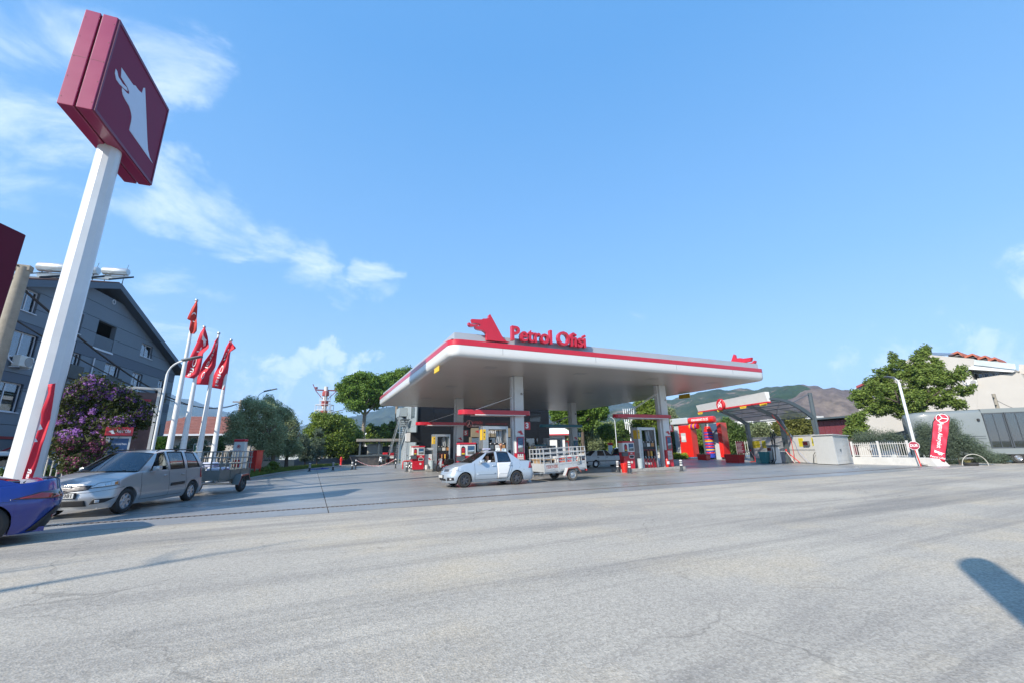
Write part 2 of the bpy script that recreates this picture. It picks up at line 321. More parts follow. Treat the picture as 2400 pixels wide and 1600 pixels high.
# --- ground
def ground_mat(name, base, dark, light, agg, streak, rough, bump, wet=0.0, agg_scale=55, crack=.38):
 m = bpy.data.materials.new(name); m.use_nodes = True; nt = m.node_tree; L = nt.links; b = nt.nodes['Principled BSDF']; b.inputs['Specular IOR Level'].default_value = .5 if wet else .2
 tcn = nt.nodes.new('ShaderNodeTexCoord')
 def mapped(st=(1, 1, 1), rot=0, loc=(0, 0, 0)):
  mp_ = nt.nodes.new('ShaderNodeMapping'); mp_.inputs['Scale'].default_value = st; mp_.inputs['Rotation'].default_value = (0, 0, rot); mp_.inputs['Location'].default_value = loc; L.new(tcn.outputs['Object'], mp_.inputs[0]); return mp_.outputs[0]
 def noise(scale, detail=5, r=.6, st=(1, 1, 1), rot=0, dist=0, loc=(0, 0, 0)):
  n = nt.nodes.new('ShaderNodeTexNoise'); n.inputs['Scale'].default_value = scale; n.inputs['Detail'].default_value = detail; n.inputs['Roughness'].default_value = r
  n.inputs['Distortion'].default_value = dist; L.new(mapped(st, rot, loc), n.inputs['Vector']); return n.outputs['Fac']
 def mr(v, a, b_, c, d):
  n = nt.nodes.new('ShaderNodeMapRange'); n.inputs[1].default_value = a; n.inputs[2].default_value = b_; n.inputs[3].default_value = c; n.inputs[4].default_value = d; L.new(v, n.inputs[0]); return n.outputs[0]
 def mul(a, b_):
  n = nt.nodes.new('ShaderNodeMath'); n.operation = 'MULTIPLY'; L.new(a, n.inputs[0])
  if isinstance(b_, float): n.inputs[1].default_value = b_
  else: L.new(b_, n.inputs[1])
  return n.outputs[0]
 def mix(f, a, b_, mode='MIX'):
  n = nt.nodes.new('ShaderNodeMix'); n.data_type = 'RGBA'; n.blend_type = mode
  for sck, v in (('Factor', f), ('A', a), ('B', b_)):
   if isinstance(v, (int, float)): n.inputs[sck].default_value = v
   elif isinstance(v, tuple): n.inputs[sck].default_value = (*v, 1)
   else: L.new(v, n.inputs[sck])
  return n.outputs['Result']
 warm = tuple(v*w for v, w in zip(light, (1.06, 1.0, .90)))
 c = mix(mr(noise(.16, 5, .65), .38, .62, 0, 1), base, light)
 c = mix(mr(noise(.33, 6, .7, loc=(9, 4, 0)), .50, .66, 0, .75), c, warm)
 c = mix(mr(noise(.55, 8, .7, (.09, 1, 1), math.radians(-9), .8), .47, .66, 0, streak), c, dark)
 c = mix(mr(noise(.9, 8, .7, (.07, 1, 1), math.radians(-22), .5, (3, 0, 0)), .54, .70, 0, streak*.7), c, dark)
 c = mix(mr(noise(.8, 9, .75, (.30, 1, 1), .2, 1.2, (7, 1, 0)), .58, .72, 0, .5), c, warm)
 c = mix(mr(noise(2.3, 9, .8, loc=(2, 5, 0)), .60, .74, 0, .45), c, dark)
 c = mix(mr(noise(5.5, 4, .6, loc=(1, 8, 0)), .70, .76, 0, .55), c, tuple(v*.6 for v in dark))
 vo = nt.nodes.new('ShaderNodeTexVoronoi'); vo.inputs['Scale'].default_value = agg_scale; L.new(tcn.outputs['Object'], vo.inputs['Vector'])
 sp = nt.nodes.new('ShaderNodeSeparateColor'); L.new(vo.outputs['Color'], sp.inputs[0])
 c = mix(1.0, c, mr(sp.outputs[0], 0, 1, 1-agg, 1+agg), 'MULTIPLY')
 c = mix(1.0, c, mr(noise(agg_scale*.28, 6, .85), .3, .7, 1-agg*.7, 1+agg*.7), 'MULTIPLY')
 wv = nt.nodes.new('ShaderNodeTexNoise'); wv.inputs['Scale'].default_value = 1.3; wv.inputs['Detail'].default_value = 6; L.new(tcn.outputs['Object'], wv.inputs['Vector'])
 wa_ = nt.nodes.new('ShaderNodeVectorMath'); wa_.operation = 'MULTIPLY_ADD'; L.new(wv.outputs['Color'], wa_.inputs[0]); wa_.inputs[1].default_value = (.9, .9, 0); L.new(tcn.outputs['Object'], wa_.inputs[2])
 v2 = nt.nodes.new('ShaderNodeTexVoronoi'); v2.feature = 'DISTANCE_TO_EDGE'; v2.inputs['Scale'].default_value = .21; L.new(wa_.outputs[0], v2.inputs['Vector'])
 ck = mul(mr(v2.outputs['Distance'], .0, .0045, 1, 0), mr(noise(.5, 4, .6, loc=(4, 4, 0)), .46, .56, 0, crack)); c = mix(ck, c, tuple(v*.35 for v in dark))
 L.new(c, b.inputs['Base Color'])
 L.new(mr(noise(.5, 5, .6, (.25, 1, 1)), .35, .65, rough-wet, rough+.08), b.inputs['Roughness'])
 bp = nt.nodes.new('ShaderNodeBump'); bp.inputs['Strength'].default_value = bump; bp.inputs['Distance'].default_value = .010
 h = nt.nodes.new('ShaderNodeMath'); h.operation = 'ADD'; L.new(noise(agg_scale*1.3, 4, .7), h.inputs[0]); L.new(vo.outputs['Distance'], h.inputs[1])
 L.new(h.outputs[0], bp.inputs['Height']); L.new(bp.outputs[0], b.inputs['Normal']); return m
ASPH = ground_mat('sunbleached_asphalt', (.370, .335, .285), (.225, .208, .187), (.45, .405, .335), .20, .8, .88, .4)
FORE = ground_mat('forecourt_concrete', (.255, .25, .24), (.16, .158, .155), (.32, .31, .29), .05, .65, .46, .10, wet=.20, agg_scale=30, crack=.35)
EARTH = M('dry_earth', (.16, .15, .07), .95, var=.35, scale=.15, dirt=((.22, .18, .11), .7, .05))
GRAV = ground_mat('pale_gravel', (.42, .40, .36), (.28, .26, .22), (.5, .48, .44), .35, .3, .9, 1.0, agg_scale=20)
g = MB(); R = 9000
ring = [(R*math.cos(t), R*math.sin(t)) for t in [i*math.pi/32 for i in range(64)]]
g.add([(x, y, -.45) for x, y in ring], [tuple(range(64))]).build('ground', EARTH, kind='structure')
g = MB().box(-70, 75, -30, 12.93, -.44, 0.0); g.box(45, 75, 12.931, 16, -.44, 0); g.build('asphalt_road', ASPH, kind='structure')
JX = [-30, -16.5, round(G(550, 1169).x, 2)-0.0, .55, 5.4, 11.0, 16.5, 22, 27.5, 33, 38.5, 46]
JX[2] = -9.5
JY = [12.94, 14.18, 14.46, 19.2, 25.2, 31.2, 37.2, 43.2, 49.5, 62]
fc = thing('forecourt', 'grey concrete filling station forecourt', 'forecourt'); del fc['category']; fc['kind'] = 'structure'
MB().box(-30, 60, 12.935, 66, -.44, -.03).build('subgrade', M('joint_dirt', (.06, .055, .05), .9), fc)
for i in range(len(JX)-1):
 for j in range(len(JY)-1):
  if j == 1: continue
  w = .012
  MB().box(JX[i]+w, JX[i+1]-w, JY[j]+(w if j != 2 else 0), JY[j+1]-(w if j not in (0,) else 0), -.029, .004).build('slab', FORE, fc)
MB().box(46, 60, 12.94, 66, -.029, .002).build('apron', FORE, fc)
dr = thing('drain_channel', 'long slotted drainage grate set across the forecourt entrance', 'drain', (0, 14.32, 0)); del dr['category']; dr['kind'] = 'structure'
MB().box(-30, 46, -.14, .14, -.029, -.027).build('channel', BLACK, dr)
gm = MB()
gm.box(-30, 46, -.14, -.115, -.026, .006); gm.box(-30, 46, .115, .14, -.026, .006)
x = -12.0
while x < 30:
 gm.box(x, x+.055, -.1145, .1145, -.02, .003); x += .13 if x > -8 else .13
gm.build('grating', M('rusty_grate', (.20, .17, .15), .6, metal=.3, var=.3), dr, kind='stuff')
MB().box(10.5, 26.5, 20.30, 20.36, .0042, .0082).build('yellow_line', M('worn_yellow_line', (.42, .34, .12), .7, var=.5, scale=8), kind='structure')
vp = [(-3.75, 31.5), (-3.4, 34.5), (-2.3, 41), (.2, 49.5), (3.2, 57), (3.2, 63), (-40, 63), (-40, 31.5)]
vg = MB().prism(vp, lambda u, v, d: (u, v, d), .0045, .10)
vg.build('verge', M('verge_soil', (.07, .065, .035), .95, var=.4, scale=2), kind='structure')
kb = MB()
for a, b in zip(vp[:5], vp[1:6]):
 a, b = Vector((*a, 0)), Vector((*b, 0)); d = (b-a).normalized(); n = Vector((d.y, -d.x, 0))*.14
 L_ = (b-a).length; k = int(L_/1.0)+1
 for i in range(k):
  p, q = a+d*(L_*i/k+.008), a+d*(L_*(i+1)/k-.008)
  kb.hexa([(*p.xy, .0045), (*q.xy, .0045), (*(q+n).xy, .0045), (*(p+n).xy, .0045)], [(*p.xy, .13), (*q.xy, .13), (*(q+n).xy, .12), (*(p+n).xy, .12)])
kb.build('kerb', CONC, kind='structure')
MB().box(40.2, 75, 12.94, 16.8, -.44, .012).build('gravel_shoulder', GRAV, kind='structure')
MB().hexa([(30.5, 31.0, .0045), (50, 26, .0045), (60, 44, .0045), (34, 50, .0045)], [(32.5, 33.0, .22), (50, 29, .22), (58, 44, .3), (36, 48, .3)]).build('wash_ramp', FORE, kind='structure')
# --- far hills
def hill_mat(name, c1, c2, c3, scale):
 m = bpy.data.materials.new(name); m.use_nodes = True; nt = m.node_tree; L = nt.links; b = nt.nodes['Principled BSDF']; b.inputs['Roughness'].default_value = .95
 b.inputs['Specular IOR Level'].default_value = .1
 tcn = nt.nodes.new('ShaderNodeTexCoord'); cur = (*c1, 1)
 def nz(sc, det, a, b_):
  n = nt.nodes.new('ShaderNodeTexNoise'); n.inputs['Scale'].default_value = sc; n.inputs['Detail'].default_value = det; n.inputs['Roughness'].default_value = .7; L.new(tcn.outputs['Object'], n.inputs['Vector'])
  r = nt.nodes.new('ShaderNodeMapRange'); r.inputs[1].default_value = a; r.inputs[2].default_value = b_; L.new(n.outputs['Fac'], r.inputs[0]); return r.outputs[0]
 x1 = nt.nodes.new('ShaderNodeMix'); x1.data_type = 'RGBA'; x1.inputs['A'].default_value = (*c1, 1); x1.inputs['B'].default_value = (*c2, 1); L.new(nz(scale, 8, .46, .56), x1.inputs['Factor'])
 x2 = nt.nodes.new('ShaderNodeMix'); x2.data_type = 'RGBA'; L.new(x1.outputs['Result'], x2.inputs['A']); x2.inputs['B'].default_value = (*c3, 1); L.new(nz(scale*.8, 10, .55, .60), x2.inputs['Factor'])
 x3 = nt.nodes.new('ShaderNodeMix'); x3.data_type = 'RGBA'; x3.blend_type = 'MULTIPLY'; x3.inputs['Factor'].default_value = 1; L.new(x2.outputs['Result'], x3.inputs['A'])
 r = nz(scale*14, 4, .3, .7); k = nt.nodes.new('ShaderNodeMapRange'); k.inputs[3].default_value = .55; k.inputs[4].default_value = 1.3; L.new(r, k.inputs[0]); L.new(k.outputs[0], x3.inputs['B'])
 L.new(x3.outputs['Result'], b.inputs['Base Color'])
 return m
from mathutils import noise as mnoise
def hill(name, pts, dist, depth, mat, rough_amp, seed):
 """ridge seen at pixels pts, standing dist metres away; slopes run down towards the camera and away"""
 P = []
 xs = np.linspace(0, len(pts)-1, 150)
 rows = 26
 grid = [[] for _ in range(rows)]
 for t in xs:
  i = min(int(t), len(pts)-2); f = t-i; f2 = f*f*(3-2*f)
  px = pts[i][0]+(pts[i+1][0]-pts[i][0])*f; py = pts[i][1]+(pts[i+1][1]-pts[i][1])*(f*.6+f2*.4)
  top = D(px, py, dist); h = top.z; az = Vector((top.x, top.y, 0)).normalized()
  for r_ in range(rows):
   u = r_/(rows-1); s = (u-.62)/.62 if u < .62 else (u-.62)/.38
   d = dist + s*depth
   prof = max(0.0, 1-abs(s)**1.15)
   q = az*d
   nn = mnoise.fractal(Vector((q.x/dist*6+seed, q.y/dist*6, seed)), 1.0, 2.0, 6)
   z = h*prof + nn*rough_amp*math.sin(math.pi*min(1, max(0, abs(s))))*1.0 + rough_amp*.12*mnoise.noise(Vector((q.x/dist*60, q.y/dist*60, seed)))*(prof > .02)
   grid[r_].append((q.x, q.y, max(z, -2) if r_ not in (0, rows-1) else -2))
 MB().grid(grid).build(name, mat, smooth=True, angle=180, kind='structure')
H_FAR = hill_mat('far_blue_forest', (.022, .04, .03), (.05, .065, .045), (.10, .09, .07), .0022)
H_GREEN = hill_mat('scrubby_hillside', (.028, .05, .026), (.055, .07, .035), (.20, .15, .115), .010)
H_PURP = hill_mat('heather_brown_hillside', (.135, .105, .095), (.18, .14, .11), (.045, .065, .035), .006)
hill('mountain_range', [(-300, 900), (100, 905), (360, 912), (430, 930), (520, 960), (600, 985), (690, 1000), (760, 985), (850, 972), (950, 962), (1080, 965), (1250, 990), (1500, 1010)], 5200, 2300, H_FAR, 160, 3.1)
hill('mountain', [(560, 1045), (690, 1000), (780, 985), (860, 968), (930, 950), (1000, 935), (1120, 925), (1250, 935), (1380, 945), (1480, 950), (1560, 945), (1640, 960), (1700, 985)], 2900, 1300, H_FAR, 130, 8.3)
hill('hillside', [(1330, 1010), (1440, 970), (1540, 940), (1620, 924), (1680, 913), (1746, 922), (1800, 918), (1860, 915), (1950, 930), (2060, 960), (2200, 985)], 1500, 700, H_GREEN, 60, 5.7)
hill('wooded_hill', [(1600, 1020), (1700, 960), (1750, 935), (1800, 919), (1825, 911), (1850, 904), (1873, 899), (1890, 903), (1915, 918), (1950, 950), (1990, 985)], 1020, 420, hill_mat('wooded_hillside', (.03, .055, .025), (.045, .075, .03), (.16, .12, .09), .012), 30, 1.7)
hill('burnt_hill', [(1640, 1010), (1760, 960), (1820, 920), (1873, 902), (1884, 901), (1916, 903.5), (1948, 913), (2000, 922), (2080, 935), (2250, 950), (2500, 965)], 1100, 560, H_PURP, 45, 2.2)
# --- canopy
CX0, CX1, CY0, CY1 = 5.6, 29.1, 18.95, 43.4
SOF, TOPZ, BANDZ0, BANDZ1 = 6.03, 7.28, 6.60, 6.86
can = thing('fuel_station_canopy', 'large white flat canopy with red stripe over the fuel pumps', 'canopy', (CX0, CY0, 0))
can_kids = []
def cw(x, y, z): return (x-CX0, y-CY0, z)
def rrect(x0, x1, y0, y1, r, n=6):
 o = []
 for cx_, cy_, a0 in ((x1-r, y0+r, -90), (x1-r, y1-r, 0), (x0+r, y1-r, 90), (x0+r, y0+r, 180)):
  for k in range(n+1):
   a = math.radians(a0+90*k/n); o.append((cx_+r*math.cos(a), cy_+r*math.sin(a)))
 return o
def ring_skin(prof, r=.55):
 """prof: list of (inset, z)"""
 rows = []
 for ins, z in prof:
  rows.append([cw(x, y, z) for x, y in rrect(CX0+ins, CX1-ins, CY0+ins, CY1-ins, max(.05, r-ins))])
 return rows
FASC = M('white_fascia', (.66, .66, .65), .30, var=.02, coat=.3, scale=.6, stretch=(.3, .3, 2), dirt=((.5, .49, .46), .06, .8))
MB().grid(ring_skin([(.30, SOF+.005), (.20, SOF+.008), (.12, SOF+.03), (.06, SOF+.08), (.02, SOF+.17), (0, SOF+.28), (0, BANDZ0-.012), (.02, BANDZ0-.012)]), closed=True).build('fascia', FASC, can, smooth=True, angle=50)
MB().grid(ring_skin([(.03, BANDZ0-.013), (-.012, BANDZ0), (-.012, BANDZ1), (.06, BANDZ1+.012), (.12, BANDZ1+.013)]), closed=True).build('red_band', RED, can, smooth=True, angle=35)
PAR = M('grey_parapet', (.36, .40, .44), .4, var=.06, scale=.5)
MB().grid([[cw(x, y, z) for x, y in ((CX0+i, CY0+i), (CX1-i, CY0+i), (CX1-i, CY1-i), (CX0+i, CY1-i))] for i, z in ((.10, BANDZ1+.01), (.30, BANDZ1+.02), (.30, TOPZ), (.36, TOPZ), (.36, BANDZ1+.01))], closed=True).build('parapet', PAR, can)
MB().box(.34, CX1-CX0-.34, .34, CY1-CY0-.34, BANDZ1-.05, BANDZ1+.06).build('roof_deck', GREY, can)
def soffit_mat():
 m = M('soffit_panel', (.56, .52, .475), .34, metal=.12, var=.06, scale=.8, stretch=(.2, 1, 1)); return m
SOFM = soffit_mat()
y = CY0+.31
pan = MB()
while y < CY1-.32:
 y1 = min(y+.30, CY1-.305)
 pan.hexa([cw(CX0+.305, y+.007, SOF+.012), cw(CX1-.305, y+.007, SOF+.012), cw(CX1-.305, y1-.004, SOF+.012), cw(CX0+.305, y1-.004, SOF+.012)],
    [cw(CX0+.305, y+.004, SOF+.03), cw(CX1-.305, y+.004, SOF+.03), cw(CX1-.305, y1-.004, SOF+.03), cw(CX0+.305, y1-.004, SOF+.03)])
 y = y1
pan.build('soffit_panels', SOFM, can, kind='stuff')
MB().box(.31, CX1-CX0-.31, .31, CY1-CY0-.31, SOF+.034, SOF+.05).build('soffit_backing', SLATE, can)
LIGHTG = M('lamp_diffuser', (.7, .7, .68), .2)
for lx in (8.6, 14.6, 20.4, 26.2):
 for ly in (21.2, 28.6, 35.8, 41.0):
  MB().bbox(lx-CX0-.35, lx-CX0+.35, ly-CY0-.30, ly-CY0+.30, SOF-.004, SOF+.008, .003).build('downlight', M('downlight_glass', (.44, .42, .40), .3), can)
for jx in (8.4, 14.2, 20.4, 25.6):
 mbj = MB(); mbj.box(jx-CX0-.006, jx-CX0+.006, -.003, .001, SOF+.25, BANDZ0-.014); mbj.build('fascia_joint', SLATE, can)
COLW = M('column_panel', (.70, .72, .72), .35, var=.05)
COLS = [(11.02, 23.15), (22.92, 23.15), (11.05, 34.95), (22.95, 35.2)]
def column(x0, y0, low, name='column'):
 x0 -= CX0; y0 -= CY0; w, d = .62, .62
 c = MB().bbox(x0, x0+w, y0, y0+d, 1.36, SOF+.010, .03).build(name, COLW, can)
 MB().bbox(x0-.012, x0+w+.012, y0-.012, y0+d+.012, .20, 1.355, .03).build('column_base', low, c)
 MB().bbox(x0-.12, x0-.001, y0+.16, y0+.46, .2, SOF, .02).build('downpipe_cover', COLW, c)
 MB().cyl((x0+w*.75, y0-.07, 4.9), (x0+w*.75, y0+.0, 4.95), .06, .06, 10).build('floodlight', CHROME, c)
 return c
for (cx_, cy_), low in zip(COLS, (RED, RED, RED, M('teal_paint', (.03, .22, .30), .35))): column(cx_, cy_, low)
TEAL = MATS['teal_paint']
def spreader(x0, x1, yc, z0, z1, mat, label, rods):
 t = thing('spreader_board', label, 'sign board', (x0, yc, 0), group='boards cantilevered over the pump islands')
 L_ = x1-x0; pl = []
 for k in range(9):
  a = math.radians(90+180*k/8); pl.append((.42+.42*math.cos(a), .42*math.sin(a)))
 pl += [(L_-.1, -.42), (L_, -.34), (L_, .34), (L_-.1, .42)]
 MB().prism(pl, lambda u, v, d: (u, v, d), z0, z1).build('board', mat, t)
 for s in (-1, 1): MB().box(.9, L_-.35, s*.40-.03, s*.40+.03, z0-.055, z0-.001).build('light_strip', LIGHTG, t)
 for s in (-.12, .12): MB().cyl((1.0, s, z1+.001), (rods[0]-x0, s, rods[1]), .022, .022, 8).build('tie_rod', WHITE, t)
 return t
spreader(7.45, 11.95, 23.30, 3.60, 3.86, RED, 'red board with tie rod on the column numbered three', (11.0, 4.75))
spreader(7.55, 11.95, 35.1, 3.70, 3.93, RED, 'red board with tie rod on the column numbered five', (11.0, 4.75))
spreader(19.4, 24.0, 35.3, 3.60, 3.85, TEAL, 'teal blue board on the column numbered seven', (22.9, 4.75))
spreader(18.65, 23.6, 23.30, 3.58, 3.82, RED, 'red board with two tie rods on the column numbered one', (22.85, 5.45))
ls = thing('roof_lettering', 'red three dimensional Petrol Ofisi letters standing on the canopy roof edge', 'sign', (9.0, 19.05, TOPZ))
def roof_letters():
 s = 'Petrol Ofisi'
 a = onY(1196.5, 792, 19.02); bpt = onY(1369.5, 810, 19.02)
 x0, x1 = a.x, bpt.x; zb = 7.02
 full, _ = text2d(s, 1.0, .020); w = max(v.x for v in full)-min(v.x for v in full); mn = min(v.x for v in full)
 k = (x1-x0)/w
 pxs = []
 for i, ch in enumerate(s):
  if ch == ' ': continue
  vs, fs = text2d(s[:i+1], 1.0, .020); wi = max(v.x for v in vs)-min(v.x for v in vs)
  vc, fc_ = text2d(ch, 1.0, .020, .11)
  cx1 = x0+wi*k; rx = max(v.x for v in vc)
  hk = k*1.06
  yield ch, [(cx1+(v.x-rx)*k, 18.98+v.z*1.1-.02, (v.y)*hk) for v in vc], fc_
zs = []
allv = list(roof_letters())
capv = [p[2] for p in allv[0][1]]; zoff = 7.06-min(capv)
for ch, vs, fs in allv:
 mb = MB(); mb.add([(x-9.0, y-19.05-.02, z+zoff-TOPZ) for x, y, z in vs], fs); mb.build('letter', RED, ls)
fr = MB()
for zr in (7.0, 7.04): fr.cyl((a_x := .35, .12, zr+.12-TOPZ), (4.9, .12, zr+.12-TOPZ), .015, .015, 6)
fr.build('support_rail', GALV, ls)
wl = thing('wolf_emblem', 'large red wolf head emblem standing on the canopy front edge', 'emblem', (7.2, WOLF_Y, 6.9))
for nm, poly in (('head', WOLF_W), ('tongue', WOLF_T)):
 MB().prism(poly, lambda u, v, d: (u-7.2, d-.14, v-6.9), -.11, .11).build(nm, RED, wl)
w2 = thing('wolf_emblem', 'red wolf head emblem at the far right end of the canopy, facing right', 'emblem', (28.72, 20.5, 7.0))
for nm, poly in (('head', WOLF), ('tongue', TONGUE)):
 q = [(-u*1.9, v*1.9-.55) for u, v in poly]
 MB().prism(q, lambda u, v, d: (d, -u-3.0+1.8, v), -.11, .11).build(nm, RED, w2)
for (px, py, lab) in ((1013, 876, 'yellow height sign hanging under the left canopy edge'), (1669, 914, 'yellow height sign hanging under the right canopy edge')):
 pass
hs = thing('hanging_sign', 'small yellow sign hanging under the left canopy edge', 'sign', (5.75, 21.9, 5.86))
MB().bbox(-.03, .03, -.45, .45, -.15, .13, .02).build('panel', YELLOW, hs)
hs = thing('hanging_sign', 'small yellow sign hanging under the right canopy edge', 'sign', (28.95, 26.4, 5.80))
MB().bbox(-.03, .03, -.6, .6, -.17, .2, .02).build('panel', YELLOW, hs)
# --- totem sign
def rotp(a):
 c, s = math.cos(a), math.sin(a)
 return lambda x, y: (x*c-y*s, x*s+y*c)
def planeYZ(x):
 return lambda u, v, d: (x+d, u, v)
def signbox(t, yl, yr, z0, z1, th):
 half = th/2-.03
 for s in (-1, 1):
  MB().bbox(min(s*.03, s*th/2), max(s*.03, s*th/2), yl, yr, z0, z1, .02).build('sign_case', MAROON, t)
 MB().box(-.028, .028, yl+.06, yr-.06, z0+.06, z1-.06).build('case_core', M('dark_maroon', (.10, .004, .014), .5), t)
TB = Vector((-8.07, 18.65, 0)); TROT = math.radians(-4.9)
tot = thing('totem_sign', 'tall maroon sign box with pale wolf head on a thick white octagonal pole', 'sign', TB, TROT)
signbox(tot, -2.22, 2.22, 12.9, 16.94, .92)
def fy(y): return y*.78
def fzz(z): return 12.9+(z-13.15)*.918
fm = MB()
x = .461
for a, b, c, d in ((-2.80, 2.80, 17.38, 17.52), (-2.80, 2.80, 13.18, 13.30), (-2.80, -2.70, 13.301, 17.379), (2.70, 2.80, 13.301, 17.379)): fm.box(x, x+.05, fy(a), fy(b), fzz(c), fzz(d))
fm.build('face_frame', M('purple_maroon', (.16, .012, .045), .4), tot)
MB().box(.461, .485, -2.10, 2.10, fzz(13.305), fzz(17.375)).build('face_panel', M('face_maroon', (.19, .010, .045), .55, var=.05, spec=.25), tot)
PALE = M('pale_vinyl', (.55, .60, .72), .4, var=.04)
_ww = max(p[0] for p in WOLF)
wolf('wolf_mark', lambda u, v, d: (.486+d, -1.72+u*.74, 13.83+v*.77), 3.0, PALE, tot, 0, .012)
pm = MB()
n8 = 12
rr0, rr1 = .41, .345
pm.lathe([(rr0, 0), (rr0, .01), (rr1, 12.93), (.01, 12.93)], n=12).build('pole', M('pole_white', (.64, .66, .68), .38, var=.06, coat=.2, scale=1.2, dirt=((.5, .5, .5), .25, .8)), tot)
for s_ in (-1, 1): MB().box(s_*.245-.205, s_*.245+.205, -2.223, -2.219, 14.9, 14.912).build('case_seam', M('dark_maroon', (.10, .004, .014), .5), tot)
for s_ in (-1, 1):
 for k_ in range(5): MB().lathe([(0, -2.228), (.018, -2.226), (.02, -2.22)], (s_*.40, 0, 13.2+k_*.85), 'y', 8).build('rivet', MATS['dark_maroon'], tot)
MB().lathe([(.75, 0), (.75, .12), (.5, .14)], n=8).build('base_plate', CONC, tot)
MB().tube([(.36, .15, 3.2), (.40, .1, 5.4)], .010, 6).build('rope', BLACK, tot)
def cloth(P, name, mat, parent=None, th=.006, **pr):
 mb = MB(); mb.grid(P); o = mb.build(name, mat, parent, smooth=True, angle=180, **pr)
 md = o.modifiers.new('thick', 'SOLIDIFY'); md.thickness = th; return o
FLAGR = M('flag_red', (.62, .015, .04), .7, var=.1); FLAGM = M('flag_dark_red', (.50, .03, .02), .7, var=.1); FLW = M('flag_white', (.8, .8, .8), .7)
def flagfn(pts, amp, seed, depth_axis):
 """pts: outline rows [(left px,py),(right px,py)] top to bottom -> 3d rows on a vertical plane"""
 return None
def px_cloth(rows, dist, amp, seed, nu=14, nv=26):
 """rows: list of ((lx,ly),(rx,ry)) pixels from top to bottom; dist of the hanging plane at the pole"""
 out = []
 for j in range(nv+1):
  t = j/nv*(len(rows)-1); i = min(int(t), len(rows)-2); f = t-i
  row = []
  for k in range(nu+1):
   s = k/nu
   a = [(1-f)*rows[i][0][q]+f*rows[i+1][0][q] for q in (0, 1)]; b = [(1-f)*rows[i][1][q]+f*rows[i+1][1][q] for q in (0, 1)]
   px, py = a[0]+(b[0]-a[0])*s, a[1]+(b[1]-a[1])*s
   dd = dist+amp*math.sin(s*7+j*.23+seed)*(.3+.7*s)+amp*.5*math.sin(j*.5+seed*2+s*3)
   row.append(D(px, py, dd))
  out.append(row)
 return out
def bilin(P, u, v, off=0.0):
 nv, nu = len(P)-1, len(P[0])-1
 y = min(max(v, 0), .9999)*nv; x = min(max(u, 0), .9999)*nu; i, k = int(y), int(x); fy, fx = y-i, x-k
 a = P[i][k]*(1-fx)+P[i][k+1]*fx; b = P[i+1][k]*(1-fx)+P[i+1][k+1]*fx; p = a*(1-fy)+b*fy
 return p + (EYE-p).normalized()*off
P = px_cloth([((112, 900), (130, 897)), ((113, 922), (127, 924)), ((97, 960), (118, 980)), ((96, 985), (116, 990)), ((86, 1015), (104, 1030)), ((80, 1035), (98, 1045)), ((66, 1075), (88, 1085)), ((54, 1112), (76, 1118)), ((48, 1135), (72, 1142))], 19.75, .03, 1.0)
bn = cloth(P, 'banner', FLAGR, label='red banner with white lettering roped to the totem pole above the blue car', cat='banner')
mb = MB(); 
for (u0, u1, v0, v1) in ((0, .45, .40, .47), (0, .4, .56, .62)):
 mb.add([bilin(P, u0, v0, .03), bilin(P, u1, (v0+v1)/2, .03), bilin(P, u0, v1, .03)], [(0, 1, 2)])
vs, fs = text2d('fisi', .16, .004)
mb.add([bilin(P, .5+v.y*3.4, .86+v.x*.55, .03) for v in vs], fs)
mb.build('white_lettering', FLW, bn)
A_ = D(43, 551, 17.0)
ot = thing('price_totem', 'dark maroon board cut off by the left edge of the picture', 'sign', (A_.x-.55, A_.y-1.4, 0), math.radians(70))
dz = A_.z
MB().bbox(-1.5, 1.5, -.25, .25, 3.2, dz, .03).build('sign_case', M('board_maroon', (.10, .006, .022), .6, var=.08, spec=.2), ot)
MB().box(-1.4, -1.0, -.15, .15, 0, 3.2).build('leg', WHITE, ot); MB().box(1.0, 1.4, -.15, .15, 0, 3.2).build('leg', WHITE, ot)
# --- grey apartment house
BC = Vector((-11.5-.177*1.65, 47.6-.984*1.65, 0)); BAZ = 10.2
BL = math.radians(90-BAZ)
bld = thing('apartment_house', 'slate grey clad apartment house with gabled roof and solar water heaters', 'building', BC, BL)
WALLG = M('slate_cladding', (.15, .185, .225), .6, var=.06, scale=.7); BAND = M('dark_slate_band', (.09, .115, .155), .6, var=.06)
L0, L1 = -21.0, 0.0
PK = (-10.3, 13.2)
S0 = -1.65
WIN = [(-13.98+1.65-1.0, 9.05, 1.3, 1.25), (-18.35+1.65, 9.2, 1.2, 1.2), (-7.25+1.65, 9.15, 1.6, 1.0),
    (-18.2+1.65, 6.75, 1.7, 1.35), (-14.45+1.65, 6.4, 1.35, 1.5), (-10.75+1.65, 6.3, 1.6, 1.55), (-7.62+1.65, 6.5, 1.3, 1.3), (-4.0+1.65, 6.15, 1.2, 1.65),
    (-18.4+1.65, 3.95, 1.8, 1.5), (-14.6+1.65, 3.6, 1.4, 1.6), (-10.9+1.65, 3.5, 1.6, 1.6), (-7.6+1.65, 3.7, 1.3, 1.4), (-4.1+1.65, 3.5, 1.2, 1.65)]
LOGG = (-12.3+1.65, 7.95+.65, 1.85, 1.8)
